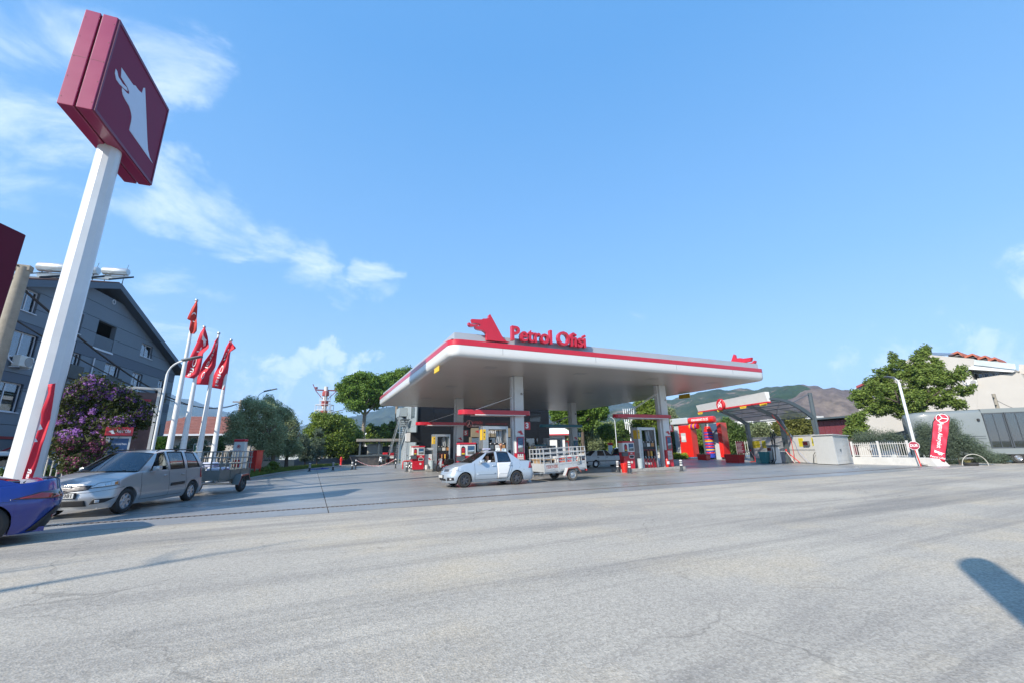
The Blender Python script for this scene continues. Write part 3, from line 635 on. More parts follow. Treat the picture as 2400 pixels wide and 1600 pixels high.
def wall_rows(holes, x0, x1, z0, z1, y0, y1, mb):
 """solid strip wall with rectangular holes (x, z, w, h), built as boxes between the holes"""
 xs = sorted({x0, x1, *[h[0] for h in holes], *[h[0]+h[2] for h in holes]}); zs_ = sorted({z0, z1, *[h[1] for h in holes], *[h[1]+h[3] for h in holes]})
 for i in range(len(xs)-1):
  run = None
  for j in range(len(zs_)-1):
   cx_, cz = (xs[i]+xs[i+1])/2, (zs_[j]+zs_[j+1])/2
   if cx_ < x0 or cx_ > x1 or cz < z0 or cz > z1: continue
   inside = any(h[0] < cx_ < h[0]+h[2] and h[1] < cz < h[1]+h[3] for h in holes)
   if not inside:
    if run is None: run = zs_[j]
   if inside and run is not None: mb.box(xs[i], xs[i+1], y0, y1, run, zs_[j]); run = None
  if run is not None: mb.box(xs[i], xs[i+1], y0, y1, run, z1)
def roofz(x): return PK[1]-.42-(x-PK[0])*.375 if x > PK[0] else PK[1]-.42+(x-PK[0])*.375
def build_runs(mb, name, mat, parent):
 if len(mb.v) % 8: return mb.build(name, mat, parent)
 runs = [mb.v[q:q+8] for q in range(0, len(mb.v), 8)]
 if not runs: return
 bb = [(min(p[0] for p in r_), max(p[0] for p in r_), min(p[2] for p in r_), max(p[2] for p in r_)) for r_ in runs]
 ids = list(range(len(runs)))
 for i in range(len(runs)):
  for j in range(i):
   a, b = bb[i], bb[j]
   ox, oz = min(a[1], b[1])-max(a[0], b[0]), min(a[3], b[3])-max(a[2], b[2])
   if ox > -.002 and oz > -.002 and (ox > .01 or oz > .01): ids = [ids[j] if q == ids[i] else q for q in ids]
 grp = [[r_ for r_, q in zip(runs, ids) if q == k] for k in sorted(set(ids))]
 for g_ in grp:
  m2 = MB(); [m2.add(r_, [(0, 3, 2, 1), (4, 5, 6, 7), (0, 1, 5, 4), (1, 2, 6, 5), (2, 3, 7, 6), (3, 0, 4, 7)]) for r_ in g_]
  m2.build(name, mat, parent)
courses = [0.0, 1.0, 1.9, 2.75, 3.2, 4.0, 4.7, 5.25, 5.95, 6.7, 7.3, 7.9, 8.62, 9.35, 10.1, 10.95, 11.85]
courses = [0.0, 1.3, 2.55, 3.3, 4.2, 5.1, 5.25, 5.95, 6.9, 7.88, 8.62, 9.5, 10.45, 11.4, 12.2, 12.9]
for k in range(len(courses)-1):
 z0, z1 = courses[k]+.012, courses[k+1]-.012
 if z1-z0 < .05: continue
 mb = MB()
 xa, xb = L0, L1
 holes = [h for h in WIN+[LOGG] if h[1] < z1 and h[1]+h[3] > z0]
 holes = [(h[0], max(h[1], z0), h[2], min(h[1]+h[3], z1)-max(h[1], z0)) for h in holes]
 band = abs(courses[k]-7.88) < .01 or abs(courses[k]-5.25) < .01
 if z1 > 9.1:
  xl, xr = PK[0]-(PK[1]-.42-z1)/.375, PK[0]+(PK[1]-.42-z1)/.375
  xl0, xr0 = max(L0, PK[0]-(PK[1]-.42-z0)/.375), min(L1, PK[0]+(PK[1]-.42-z0)/.375)
  xl, xr = max(xl, L0), min(xr, L1)
  if xr <= xl: break
  tri = MB()
  if xr < xr0: tri.add([(xr, 0, z0), (xr0, 0, z0), (xr, 0, z1), (xr, .3, z0), (xr0, .3, z0), (xr, .3, z1)], [(0, 1, 2), (5, 4, 3), (0, 3, 4, 1), (1, 4, 5, 2), (2, 5, 3, 0)])
  if tri.v: tri.build('cladding_course', WALLG, bld)
  tri = MB()
  if xl > xl0: tri.add([(xl, 0, z0), (xl0, 0, z0), (xl, 0, z1), (xl, .3, z0), (xl0, .3, z0), (xl, .3, z1)], [(0, 1, 2), (5, 4, 3), (0, 3, 4, 1), (1, 4, 5, 2), (2, 5, 3, 0)])
  if tri.v: tri.build('cladding_course', WALLG, bld)
  xa, xb = xl, xr
 wall_rows(holes, xa, xb, z0, z1, 0, .3, mb)
 build_runs(mb, 'cladding_course', BAND if band else WALLG, bld)
MB().box(L0, L1, .22, .29, 0, 9.2).box(L0+2, L1-.2, .295, .4, 0, .1).build('joint_backing', M('joint_dark', (.03, .04, .055), .7), bld) if False else None
bk = MB(); wall_rows([(h[0], h[1], h[2], h[3]) for h in WIN+[LOGG]], L0+.02, L1-.02, 0, 9.1, .05, .28, bk)
bk.add([(L0+.1, .05, 9.1), (L1-.1, .05, 9.1), (PK[0], .05, PK[1]-.45), (L0+.1, .28, 9.1), (L1-.1, .28, 9.1), (PK[0], .28, PK[1]-.45)], [(0, 1, 2), (5, 4, 3)]) if False else None
bk.build('joint_backing', M('joint_dark', (.03, .04, .055), .7), bld)
MB().box(L0, L1, 12.0, 12.3, 0, 9.1).build('rear_wall', WALLG, bld)
MB().box(L0, L0+.3, .31, 11.99, 0, 9.0).build('end_wall', WALLG, bld)
ew = MB(); ew.box(L1-.3, L1, .31, 11.99, 0, 9.3); ew.build('end_wall', WALLG, bld)
for zf in (0.1, 2.9, 5.6, 8.3): MB().box(L0+.31, L1-.31, .45, 11.9, zf, zf+.15).build('floor_slab', CONC, bld)
MB().box(L0+.4, L1-.4, 3.2, 3.35, .3, 12.2 if False else 9.0).build('inner_wall', M('room_wall', (.30, .27, .22), .8), bld)
for s in (-1, 1):
 e = PK[0]+s*11.0; ze = PK[1]-11.0*.375
 rt = MB(); rt.hexa([(PK[0], -.55, PK[1]-.40), (e, -.55, ze-.40), (e, 12.6, ze-.40), (PK[0], 12.6, PK[1]-.40)], [(PK[0], -.55, PK[1]), (e, -.55, ze), (e, 12.6, ze), (PK[0], 12.6, PK[1])])
 rt.build('roof', M('roof_edge_slate', (.085, .115, .155), .55, var=.06), bld)
TILED = M('weathered_tiles', (.16, .09, .07), .85, var=.4, scale=6, bump=.5)
for s in (-1, 1):
 e = PK[0]+s*10.9; ze = PK[1]-10.9*.375
 MB().hexa([(PK[0]+s*.02, -.40, PK[1]+.005), (e, -.40, ze+.005), (e, 12.4, ze+.005), (PK[0]+s*.02, 12.4, PK[1]+.005)], [(PK[0]+s*.02, -.40, PK[1]+.08), (e, -.40, ze+.08), (e, 12.4, ze+.08), (PK[0]+s*.02, 12.4, PK[1]+.08)]).build('roof_tiles', TILED, bld)
UPVC = M('white_upvc', (.62, .66, .72), .4); CURT = M('net_curtain', (.45, .50, .50), .9, var=.2, scale=4, stretch=(8, 1, .3))
INT = M('dark_room', (.02, .022, .025), .9)
def window(parent, x, z, w, h, y=.13, panes=2, curtain=None, frame=UPVC, sill=True, glass=GLASSW, fw=.06, dirn=1):
 f = MB(); f.box(x, x+w, y, y+.06, z, z+fw); f.box(x, x+w, y, y+.06, z+h-fw, z+h)
 for k in range(panes+1):
  a = x+(w-fw)*k/panes; f.box(a, a+fw, y-.003 if k else y, y+.06, z+fw, z+h-fw)
 fo = f.build('window', frame, parent)
 for k in range(panes):
  a = x+(w-fw)*k/panes+fw; b_ = x+(w-fw)*(k+1)/panes
  MB().box(a, b_, y+.025, y+.035, z+fw, z+h-fw).build('pane', glass, fo)
 if sill: MB().box(x-.05, x+w+.05, -.06, y-.004, z-.05, z-.005).build('sill', frame, fo)
 if curtain is not None:
  c = MB(); n = 14
  for (a, b_) in curtain:
   row = [(x+w*(a+(b_-a)*i/n), y+.15+.02*math.sin(i*1.9)) for i in range(n+1)]
   c.grid([[(p, q, z+.03) for p, q in row], [(p, q, z+h-.03) for p, q in row]])
  c.build('curtain', CURT, fo)
 else:
  pass
 return fo
for i, (x, z, w, h) in enumerate(WIN):
 window(bld, x, z, w, h, panes=2 if w > 1.1 else 1, curtain=[(0, .62)] if i in (3, 0) else [(0, .4), (.5, 1)] if i % 3 else [(0.1, .95)])
x, z, w, h = LOGG
lg = MB(); lg.box(x-.1, x+w+.1, 1.3, 1.4, z, z+h+.1); lg.build('loggia_wall', M('ochre_plaster', (.48, .34, .14), .8), bld)
MB().box(x, x+w, .02, .06, z, z+.85).build('balcony_parapet', M('dark_glass_balustrade', (.03, .045, .07), .25, var=.1), bld)
MB().box(x-.1, x+w+.1, -.05, 1.3, z-.12, z-.01).build('balcony_slab', UPVC, bld)
for (x, z, w) in ((WIN[4][0]-.1, 6.35, 1.6), (WIN[5][0]-.1, 6.25, 1.75), (WIN[7][0]-.15, 6.05, 1.4), (WIN[9][0]-.1, 3.5, 1.6), (WIN[10][0]-.1, 3.4, 1.8), (WIN[12][0]-.15, 3.35, 1.4)):
 b_ = MB(); b_.box(x, x+w, -.22, -.19, z, z+.75); b_.box(x, x+.03, -.189, .0, z, z+.75); b_.box(x+w-.03, x+w, -.189, 0, z, z+.75); b_.box(x, x+w, -.22, -.001, z-.06, z-.005)
 b_.build('french_balcony', M('smoked_balustrade', (.014, .016, .02), .3), bld)
MB().lathe([(.18, -.03), (.18, 0), (.12, -.031), (.11, -.01)], (PK[0]+.6, 0, 12.0), 'y').build('round_vent', UPVC, bld)
MB().cyl((-10.35, -.06, 1.0), (-10.35, -.06, 7.9), .04, .04, 8).build('downpipe', UPVC, bld)
def ac_unit(parent, x, z):
 o = MB().bbox(x, x+.85, -.42, -.08, z, z+.58, .03).build('air_conditioner', M('ac_casing', (.62, .62, .58), .5), parent)
 MB().lathe([(.0, -.425), (.23, -.425), (.23, -.43), (.25, -.44), (.25, -.421)], (x+.55, 0, z+.29), 'y', 18).build('fan_grille', M('grille_grey', (.3, .3, .3), .5), o)
 MB().box(x+.05, x+.09, -.40, 0, z-.06, z-.01).box(x+.7, x+.74, -.40, 0, z-.06, z-.01).tube([(x-.02, -.2, z+.1), (x-.25, -.12, z+.3), (x-.4, -.05, z+.9)], .03, 6).build('bracket', UPVC, o)
ac_unit(bld, WIN[3][0]+.35, 6.25); ac_unit(bld, WIN[6][0]+.2, 5.75); ac_unit(bld, WIN[6][0]+.2+1.1, 5.7)
rp = MB(); rp.box(L0-.5, WIN[8][0]+2.6, -.5, -.35, 2.55, 2.68); rp.box(WIN[8][0]-.3, WIN[8][0]-.15, -.5, -.35, 0, 2.549); rp.tube([(WIN[8][0]-.2, -.43, 1.5), (WIN[8][0]+2.4, -.43, 2.5)], .05, 6)
rp.build('red_porch_frame', M('porch_red', (.22, .012, .02), .5), bld)
SOLP = M('solar_collector', (.26, .33, .38), .12, var=.05, coat=.5); TANK = M('tank_zinc', (.55, .57, .58), .35, metal=.6, var=.1)
def heater(px_l, px_r, label):
 A = D(px_l[0], px_l[1], 40.0); cx_ = 0
 return A
HB = [((58, 662), 36.5), ((138, 664), 39.5), ((222, 664), 42.5)]
labs = ['leftmost solar water heater tank and panels on the apartment roof behind the concrete pole', 'middle solar water heater tank partly hidden behind the totem pole', 'rightmost solar water heater with zinc tank over the gable peak']
for (hx, hz), lab in zip(HB, labs):
 wp = D(hx[0], hx[1], hz)
 t = thing('solar_heater', lab, 'solar heater', wp, math.radians(-12), 'solar water heaters on the apartment roof')
 for k in range(2):
  px0 = -1.2+k*1.55
  MB().hexa([(px0, -1.5, -.25), (px0+1.45, -1.5, -.25), (px0+1.45, .9, .95), (px0, .9, .95)], [(px0, -1.54, -.17), (px0+1.45, -1.54, -.17), (px0+1.45, .86, 1.03), (px0, .86, 1.03)]).build('collector', SOLP, t)
  for a in (px0-.05, px0+1.455):
   e = MB(); e.hexa([(a, -1.52, -.26), (a+.045, -1.52, -.26), (a+.045, .9, .94), (a, .9, .94)], [(a, -1.56, -.14), (a+.045, -1.56, -.14), (a+.045, .86, 1.06), (a, .86, 1.06)])
   e.build('collector_frame', DARK, t)
 MB().lathe([(0, -.85), (.24, -.84), (.29, -.78), (.29, .78), (.24, .84), (0, .85)], (.5, 1.0, 1.42), 'x', 18).build('tank', TANK, t, smooth=True)
 for a in (-.1, 1.1): MB().cyl((a, 1.0, -.2), (a, 1.0, 1.15), .025).build('stand', DARK, t)
 MB().cyl((1.2, 1.0, 1.65), (1.25, 1.0, 2.05), .012).build('valve_pipe', DARK, t)
d0 = Matrix.Translation(BC) @ Matrix.Rotation(BL, 4, 'Z') @ Vector((-20.4, .5, 11.0))
sdh = thing('satellite_dish', 'grey satellite dish on the apartment roof beside the maroon board', 'satellite dish', d0, 0)
MB().lathe([(0, 0), (.2, .03), (.38, .10), (.46, .17)], (0, -.1, .4), 'y', 20).build('dish', GREY, sdh, smooth=True); MB().cyl((0, 0, -.4), (0, 0, .4), .03).build('mast', DARK, sdh)
p0 = D(-28, 900, 22.0); pt = D(57, 628, 22.0)
bx, by = (pt.x, pt.y); 
up = thing('utility_pole', 'weathered concrete utility pole with crossarm in front of the apartment house', 'utility pole', (bx, by, 0))
UC = M('weathered_concrete', (.30, .27, .22), .9, var=.2, scale=3, bump=.4, dirt=((.16, .14, .11), .5, 2))
MB().cyl((0, 0, 0), (0, 0, pt.z), .27, .17, 14).build('pole', UC, up, smooth=True)
MB().bbox(-.75, .2, -.12, .12, pt.z-.12, pt.z+.08, .02).build('crossarm', UC, up)
ins = MB()
for a in (-.6, -.35, -.1): ins.cyl((a, -.14, pt.z+.0), (a, -.2, pt.z+.0), .03, .02)
ins.build('insulator', BLACK, up)
def cable(name, label, a, b, sag, r=.022, n=24, group=None):
 a, b = Vector(a), Vector(b); pts = [a.lerp(b, i/n)-Vector((0, 0, sag*4*(i/n)*(1-i/n))) for i in range(n+1)]
 o = MB().tube([p-a for p in pts], r, 5).build(name, BLACK, loc=a, smooth=True); props(o, label, 'cable', group); return o
far = D(566, 936, 62)
fp = thing('utility_pole', 'distant utility pole beside the red tiled roof', 'utility pole', (far.x, far.y, 0))
MB().cyl((0, 0, 0), (0, 0, far.z), .24, .18, 12).build('pole', UC, fp); MB().box(-.9, .5, -.06, .06, far.z-.35, far.z-.2).build('crossarm', UC, fp)
cable('power_cable', 'black cable slung from the concrete pole past the apartment house', (bx-.3, by-.2, pt.z-.35), (far.x, far.y, far.z-.3), 2.3, .045)
cable('power_cable', 'thin lower cable reaching the distant pole by the red roof', (bx-.3, by-.1, pt.z-1.6), (far.x-.4, far.y, far.z-.5), 1.6, .03)
# --- flagpoles and flags
FPs = [((388, 1050), (461, 703), 27.5, 'first white flagpole from the left, flying the national flag'), ((430, 1035), (479, 765), 28.6, 'second white flagpole from the left, among the four'),
    ((472, 1048), (513, 780), 29.0, 'third white flagpole from the left, among the four'), ((500, 1058), (542, 796), 29.6, 'rightmost of the four white flagpoles')]
for (b0, t0, dist, lab) in FPs:
 T = D(*t0, dist)
 t = thing('flagpole', lab, 'flagpole', (T.x, T.y, 0), 0, 'four white flagpoles beside the silver estate car')
 MB().cyl((0, 0, 0), (0, 0, T.z-.12), .17, .055, 14).build('pole', M('flagpole_white', (.75, .75, .74), .3, var=.05, coat=.3), t, smooth=True)
 MB().lathe([(0, .0), (.07, .02), (.09, .08), (.07, .14), (0, .16)], (0, 0, T.z-.12), 'z', 12).build('finial', GALV, t, smooth=True)
 MB().lathe([(.3, 0), (.3, .06), (.18, .07)], n=14).build('base_plate', GALV, t)
def flag(rows, dist, seed, label, txt, mat=FLAGR, amp=.10):
 P = px_cloth(rows, dist-.12, amp, seed)
 o = cloth(P, 'flag', mat, label=label, cat='flag')
 return P, o
P, o = flag([((460, 706), (462, 705)), ((450, 722), (463, 722)), ((438, 748), (461, 748)), ((447, 752), (462, 760)), ((443, 772), (461, 776)), ((446, 782), (455, 783))], 27.5, .3, 'dark red national flag with star and crescent hanging furled on the tallest pole', None, FLAGM, .05)
mb = MB()
star = []
for k in range(10):
 r_ = 1 if k % 2 == 0 else .42; a = math.pi/2+k*math.pi/5; star.append((r_*math.cos(a), r_*math.sin(a)))
mb.add([bilin(P, .55, .54, .05)]+[bilin(P, .55+sx*.17, .54-sy*.055, .05) for sx, sy in star], [(0, 1+k, 1+(k+1) % 10) for k in range(10)])
cres = [(math.cos(a), math.sin(a)) for a in np.linspace(.6, 2.6, 9)]; cin = [(.8*math.cos(a), .75*math.sin(a)-.05) for a in np.linspace(2.6, .6, 9)]
row1 = [bilin(P, .6+x*.3, .36-y*.08, .05) for x, y in cres]; row2 = [bilin(P, .6+x*.3, .36-y*.08, .05) for x, y in reversed(cin)]
mb.grid([row1, row2]); mb.build('star_and_crescent', FLW, o)
def wider(rows, f=1.16):
 o_ = []
 for (a, b) in rows: c_ = ((a[0]+b[0])/2, (a[1]+b[1])/2); o_.append((tuple(c_[i]+(a[i]-c_[i])*f for i in (0, 1)), tuple(c_[i]+(b[i]-c_[i])*f for i in (0, 1))))
 return o_
def brandflag(rows, dist, seed, label, wolfuv, tu, tv, sz, s='Petrol Ofisi', vclip=1.0, lean=0.0):
 P, o = flag(wider(rows), dist, seed, label, None)
 vs, fs = text2d(s, 1.0, .005); w = max(v.x for v in vs)
 mb = MB(); mb.add([bilin(P, tu+(v.y-.3)*sz[0]+lean*(v.x/w), tv+v.x/w*sz[1], .06) for v in vs], fs); mb.build('white_lettering', FLW, o)
 if wolfuv:
  m2 = MB(); u0, v0, su, sv = wolfuv
  for poly in (WOLF, TONGUE):
   n = len(poly); pts = [bilin(P, u0+v*su, v0+(1.4-u)*sv, .06) for u, v in poly]
   m2.add(pts, [tuple(range(n))])
  m2.build('wolf_mark', FLW, o)
brandflag([((478, 768), (480, 766)), ((470, 782), (486, 790)), ((462, 806), (488, 813)), ((452, 825), (475, 827)), ((442, 848), (469, 858)), ((433, 872), (464, 876)), ((428, 882), (453, 886))], 28.6, 1.1,
    'red brand flag with white wolf head and lettering on the second pole', (.35, .16, .5, .13), .55, .70, (.34, .24), 'l Ofisi')
brandflag([((511, 790), (512, 788)), ((504, 800), (511, 808)), ((495, 825), (507, 833)), ((478, 850), (503, 858)), ((468, 875), (490, 878)), ((458, 900), (486, 901))], 29.0, 2.2,
    'red brand flag furled narrow on the third pole', None, .5, .55, (.36, .34), 'Petrol O')
brandflag([((538, 800), (542, 801)), ((532, 812), (552, 815)), ((522, 838), (538, 825)), ((512, 860), (534, 862)), ((502, 880), (529, 886)), ((495, 907), (523, 912))], 29.6, 3.1,
    'red brand flag hanging broad on the rightmost flagpole', None, .5, .60, (.36, .36), 'rol Ofisi')
# --- street lamps
LAMPW = M('lamp_post_white', (.66, .68, .69), .4, var=.06)
def street_lamp(p_top, p_base_x, dist, label, bend, h_over=None, r=.045, head=(.75, .26), side=1, lean=0):
 T = D(*p_top, dist)
 t = thing('street_lamp', label, 'street lamp', (T.x, T.y, 0), 0, 'street lamps around the station')
 R_ = CR*side; R_ = Vector((R_.x, R_.y, 0)).normalized()
 z1 = T.z-bend*.75
 pts = [Vector((0, 0, 0)), Vector((0, 0, z1))]
 for k in range(1, 6):
  a = math.radians(16*k); pts.append(Vector((0, 0, z1))+R_*(bend*.9*(1-math.cos(a)))+Vector((0, 0, bend*.75*math.sin(a))))
 MB().tube(pts, [r*1.3, r]+[r*.7]*5, 10).build('post', LAMPW, t, smooth=True)
 e = pts[-1]; w = Vector((-R_.y, R_.x, 0))*head[1]/2
 a, b = e-R_*.05, e+R_*head[0]+Vector((0, 0, head[0]*.22))
 MB().hexa([a-w, b-w, b+w, a+w], [a-w*.7+Vector((0, 0, .09)), b-w*.7+Vector((0, 0, .06)), b+w*.7+Vector((0, 0, .06)), a+w*.7+Vector((0, 0, .09))]).build('lamp_head', M('lamp_head_grey', (.10, .11, .12), .4), t)
 return t
street_lamp((398, 845), 350, 27.0, 'white street lamp with curved neck between the apartment house and the flagpoles', .95, r=.06, head=(.85, .3))
street_lamp((606, 917), 600, 46, 'street lamp rising out of the olive tree crown', .8, head=(1.1, .3))
street_lamp((768, 966), 760, 80, 'street lamp in front of the red and white mast', 1.0, head=(2.0, .4))
street_lamp((812, 985), 808, 75, 'small white street lamp above the round green trees', .9, head=(1.0, .3))
street_lamp((1440, 975), 1447, 62, 'slim white lamp post with head on the left behind the old white car', 1.0, side=-1, head=(.8, .3))
street_lamp((2104, 885), 2142, 42.5, 'white lamp post with square head leaning over the fence by the mulberry tree', .5, side=-1, r=.08, head=(.55, .35))
# --- red and white radio mast
mt = D(765, 905, 95); mbm = D(765, 1030, 95)
ms = thing('radio_mast', 'red and white lattice telecom mast with platform beyond the trees', 'mast', (mt.x, mt.y, 0))
H_ = mt.z
MB().cyl((0, 0, 0), (0, 0, H_), .62, .38, 12).build('shaft', M('mast_white', (.62, .58, .56), .5), ms)
for k in range(6):
 z0 = H_-1.0-k*2.0
 if z0 < 2: break
 MB().cyl((0, 0, z0-.95), (0, 0, z0), .66, .64, 12).build('red_section', M('mast_red', (.38, .07, .07), .5), ms)
pf = MB()
for zt in (H_*.60, H_*.60+1.1, H_*.60+2.2, H_*.80):
 for k in range(8):
  a, b = k*math.pi/4, (k+1)*math.pi/4; R1 = 1.75 if zt < H_*.78 else 1.0
  pf.cyl((R1*math.cos(a), R1*math.sin(a), zt), (R1*math.cos(b), R1*math.sin(b), zt), .07, .07, 5)
for k in range(8):
 a = k*math.pi/4; pf.cyl((1.75*math.cos(a), 1.75*math.sin(a), H_*.57), (1.75*math.cos(a), 1.75*math.sin(a), H_*.60+2.2), .06, .06, 5)
 pf.cyl((1.0*math.cos(a), 1.0*math.sin(a), H_*.62), (1.0*math.cos(a), 1.0*math.sin(a), H_*.92), .05, .05, 5)
pf.lathe([(.5, H_*.57), (1.8, H_*.57), (1.8, H_*.59), (.5, H_*.59)], n=8)
pf.build('platform', M('mast_rail', (.62, .62, .62), .5), ms)
hm = MB(); hm.box(-2.0, 2.0, -.12, .12, H_-.9, H_-.65); hm.tube([(-2.6, 0, H_+.4), (-1.9, 0, H_-1), (-.5, 0, H_-2.6)], .08, 5); hm.tube([(2.6, 0, H_+.2), (1.9, 0, H_-1), (.5, 0, H_-2.6)], .08, 5)
for a in (-1.9, 0, 1.9): hm.lathe([(0, 0), (.3, .1), (.3, .4), (0, .5)], (a, 0, H_-.6), 'z', 8)
hm.build('antenna_crown', M('antenna_maroon', (.22, .06, .07), .5), ms)
# --- house with red tiled roof behind the flagpoles
hp = D(460, 1050, 62); HR = math.radians(-8)
hs_ = thing('tiled_house', 'low pale house with brown red tiled roof behind the flagpoles', 'house', (hp.x, hp.y, 0), HR)
PLAS = M('cream_plaster', (.50, .46, .42), .85, var=.1, dirt=((.3, .27, .24), .4, .5))
ez = D(460, 1018, 62).z; rz_ = D(490, 975, 62).z+.3
MB().box(-7.5, 7.0, 0, 9, 0, ez).build('wall', PLAS, hs_)
for wx in (-5.5, -1.0, 3.4): window(hs_, wx, .9, 1.2, 1.3, y=-.08, panes=2, sill=False, glass=M('house_glass', (.05, .06, .07), .1))
TILE = M('roof_tiles_red', (.24, .095, .075), .85, var=.35, scale=3, bump=.6)
e = [(-8.3, -.9, ez), (7.8, -.9, ez), (7.8, 9.9, ez), (-8.3, 9.9, ez)]; r1, r2 = (-3.0, 4.5, rz_), (2.6, 4.5, rz_)
rows = 12
for (a, b, c, d) in ((e[0], e[1], r2, r1), (e[1], e[2], r2, r2), (e[2], e[3], r1, r2), (e[3], e[0], r1, r1)):
 a, b, c, d = map(Vector, (a, b, c, d)); cm = MB()
 for k in range(rows):
  t0_, t1_ = k/rows, (k+1)/rows; up_ = Vector((0, 0, .05))
  cm.hexa([a.lerp(d, t0_), b.lerp(c, t0_), b.lerp(c, t1_), a.lerp(d, t1_)], [a.lerp(d, t0_)+up_*1.8, b.lerp(c, t0_)+up_*1.8, b.lerp(c, t1_)+up_*.6, a.lerp(d, t1_)+up_*.6])
 cm.build('tile_courses', TILE, hs_, kind='stuff')
MB().box(-8.4, 7.9, -1.02, -.905, ez-.12, ez+.08).build('fascia_board', UPVC, hs_)
# --- billboard, screen kiosk and fences on the left
b0 = D(283, 905, 28.0); b1 = D(372, 926, 28.0)
q0, q1 = Vector((b0.x, b0.y, 0)), Vector((b1.x, b1.y, 0)); wB = (q1-q0).length; rzB = math.atan2((q1-q0).y, (q1-q0).x)
bb = thing('billboard', 'dark red advertising billboard in a white steel frame behind the flowering tree', 'billboard', q0, rzB)
zt = b0.z
MB().box(.06, wB-.06, -.03, .03, .35, zt-.22).build('poster', M('billboard_print', (.045, .028, .035), .35, var=.5, scale=1.5), bb)
fr = MB()
for x_ in (0, wB): fr.box(x_-.06, x_+.06, -.07, .07, 0, zt-.071)
fr.box(-.06, wB+.06, -.07, .07, zt-.07, zt); fr.box(-.06, wB+.06, -.32, -.20, zt-.05, zt+.01); fr.box(-.03, .03, -.199, -.071, zt-.05, zt)
fr.build('frame', WHITED, bb)
pg = [(wB*.35, zt-2.1), (wB*.62, zt-2.1), (wB*.84, zt-.55), (wB*.35, zt-.55)]
MB().prism(pg, lambda u, v, d: (u, d, v), -.036, -.031).build('red_print', M('print_red', (.30, .012, .03), .4), bb)
lettering('print_lettering', 'Hediye!', .30, lambda x, y, z: (wB*.62+x, -.040, zt-1.05+y), FLW, bb, .01)
for k, s_ in enumerate(('puan', 'kazan', 'ücretsiz')): lettering('print_lettering', s_, .17, lambda x, y, z: (wB*.56-.1*k+x, -.040, zt-1.35-.2*k+y), FLW, bb)
MB().box(wB*.1, wB-.1, -.037, -.031, .5, 1.15).build('green_print', M('print_green', (.05, .08, .03), .5, var=.4, scale=3), bb)
MB().box(wB*.66, wB*.80, -.045, -.038, .42, .85).build('pale_square', M('print_pale', (.25, .24, .3), .5), bb)
k0 = D(250, 1020, 23.3); k1 = D(308, 1023, 23.3)
a0, a1 = Vector((k0.x, k0.y, 0)), Vector((k1.x, k1.y, 0)); wK = (a1-a0).length; rzK = math.atan2((a1-a0).y, (a1-a0).x)
ks = thing('advertising_display', 'advert cabinet with red Petrol Ofisi header and blue poster beside the flowering tree', 'display', a0, rzK)
z1_ = k0.z
MB().bbox(0, wK, -.1, .25, 0, z1_-.001, .02).build('cabinet', GREY, ks)
MB().bbox(-.06, wK+.02, -.2, .3, z1_, z1_+.33, .015).build('header', RED, ks)
lettering('header_lettering', 'Petrol Ofisi', .17, lambda x, y, z: (wK*.64+x, -.206, z1_+.17+y), FLW, ks, .004, width=wK*.55)
wolf('wolf_mark', lambda u, v, d: (wK*.05+u*.75, -.204-d, z1_+.07+v), .17, FLW, ks)
MB().box(.12, wK-.06, -.112, -.102, .15, z1_-.1).build('poster', M('poster_blue', (.02, .075, .19), .3, var=.3, scale=1.2), ks)
MB().box(.06, .119, -.13, -.101, .1, z1_-.04).box(wK-.059, wK-.0, -.13, -.101, .1, z1_-.04).box(.119, wK-.059, -.13, -.101, z1_-.1, z1_-.04).build('poster_frame', WHITED, ks)
lettering('poster_lettering', 'Adaptech teknoloji Movana', .12, lambda x, y, z: (wK*.5+x, -.118, z1_-.32+y), FLW, ks, width=wK*.72)
lettering('poster_lettering', 'ad değişmez yanında!', .12, lambda x, y, z: (wK*.48+x, -.118, z1_-.55+y), FLW, ks, width=wK*.6)
def picket_fence(name, label, A, B, z0, z1, step, r, mat, rails=(.15, .85), posts=0, zpost=None, cat='fence', grp=None):
 A, B = Vector(A), Vector(B); d = (B-A); L_ = d.length; rz = math.atan2(d.y, d.x)
 t = thing(name, label, cat, A, rz, grp)
 n = int(L_/step); mesh = None
 for i in range(n+1):
  x_ = L_*i/n
  if mesh is None:
   o = MB().tube([(0, 0, z0), (0, 0, z1-.06), (0, 0, z1)], [r, r, r*.2], 6).build('picket', mat, t, loc=(x_, 0, 0)); mesh = o.data
  else:
   o = bpy.data.objects.new('picket', mesh); link(o, t, (x_, 0, 0))
 for f in rails:
  z_ = z0+(z1-z0)*f; MB().box(0, L_, -r*1.1, r*1.1, z_-.02, z_+.02).build('rail', mat, t)
 for k in range(posts):
  x_ = L_*k/(posts-1); MB().box(x_-.05, x_+.05, -.055, .055, z0-.1, zpost or z1+.05).build('post', mat, t)
 return t
FW = M('fence_white', (.62, .60, .57), .5, var=.12)
fa, fb = D(60, 1100, 25.0), D(330, 1072, 31.0)
picket_fence('picket_fence', 'thin white metal picket fence below the flowering tree', (fa.x, fa.y, 0), (fb.x, fb.y, 0), .35, 1.75, .30, .022, FW, (.12, .86))
lw = MB(); dv = Vector((fb.x-fa.x, fb.y-fa.y, 0)); 
lwt = thing('low_wall', 'low grey block wall carrying the white picket fence on the left', 'wall', (fa.x, fa.y, 0), math.atan2(dv.y, dv.x))
MB().box(-6, dv.length, -.1, .1, 0, .35).build('wall', CONC, lwt)
vn = D(-40, 1060, 27.0)
van = thing('parked_van', 'pale van mostly hidden behind the totem pole at the left edge', 'van', (vn.x-1.6, vn.y+1, 0), math.radians(80))
vb = MB().bbox(-2.4, 2.4, -.9, .9, .35, 1.25, .1).build('body', M('van_pale', (.5, .55, .58), .35, coat=.5), van)
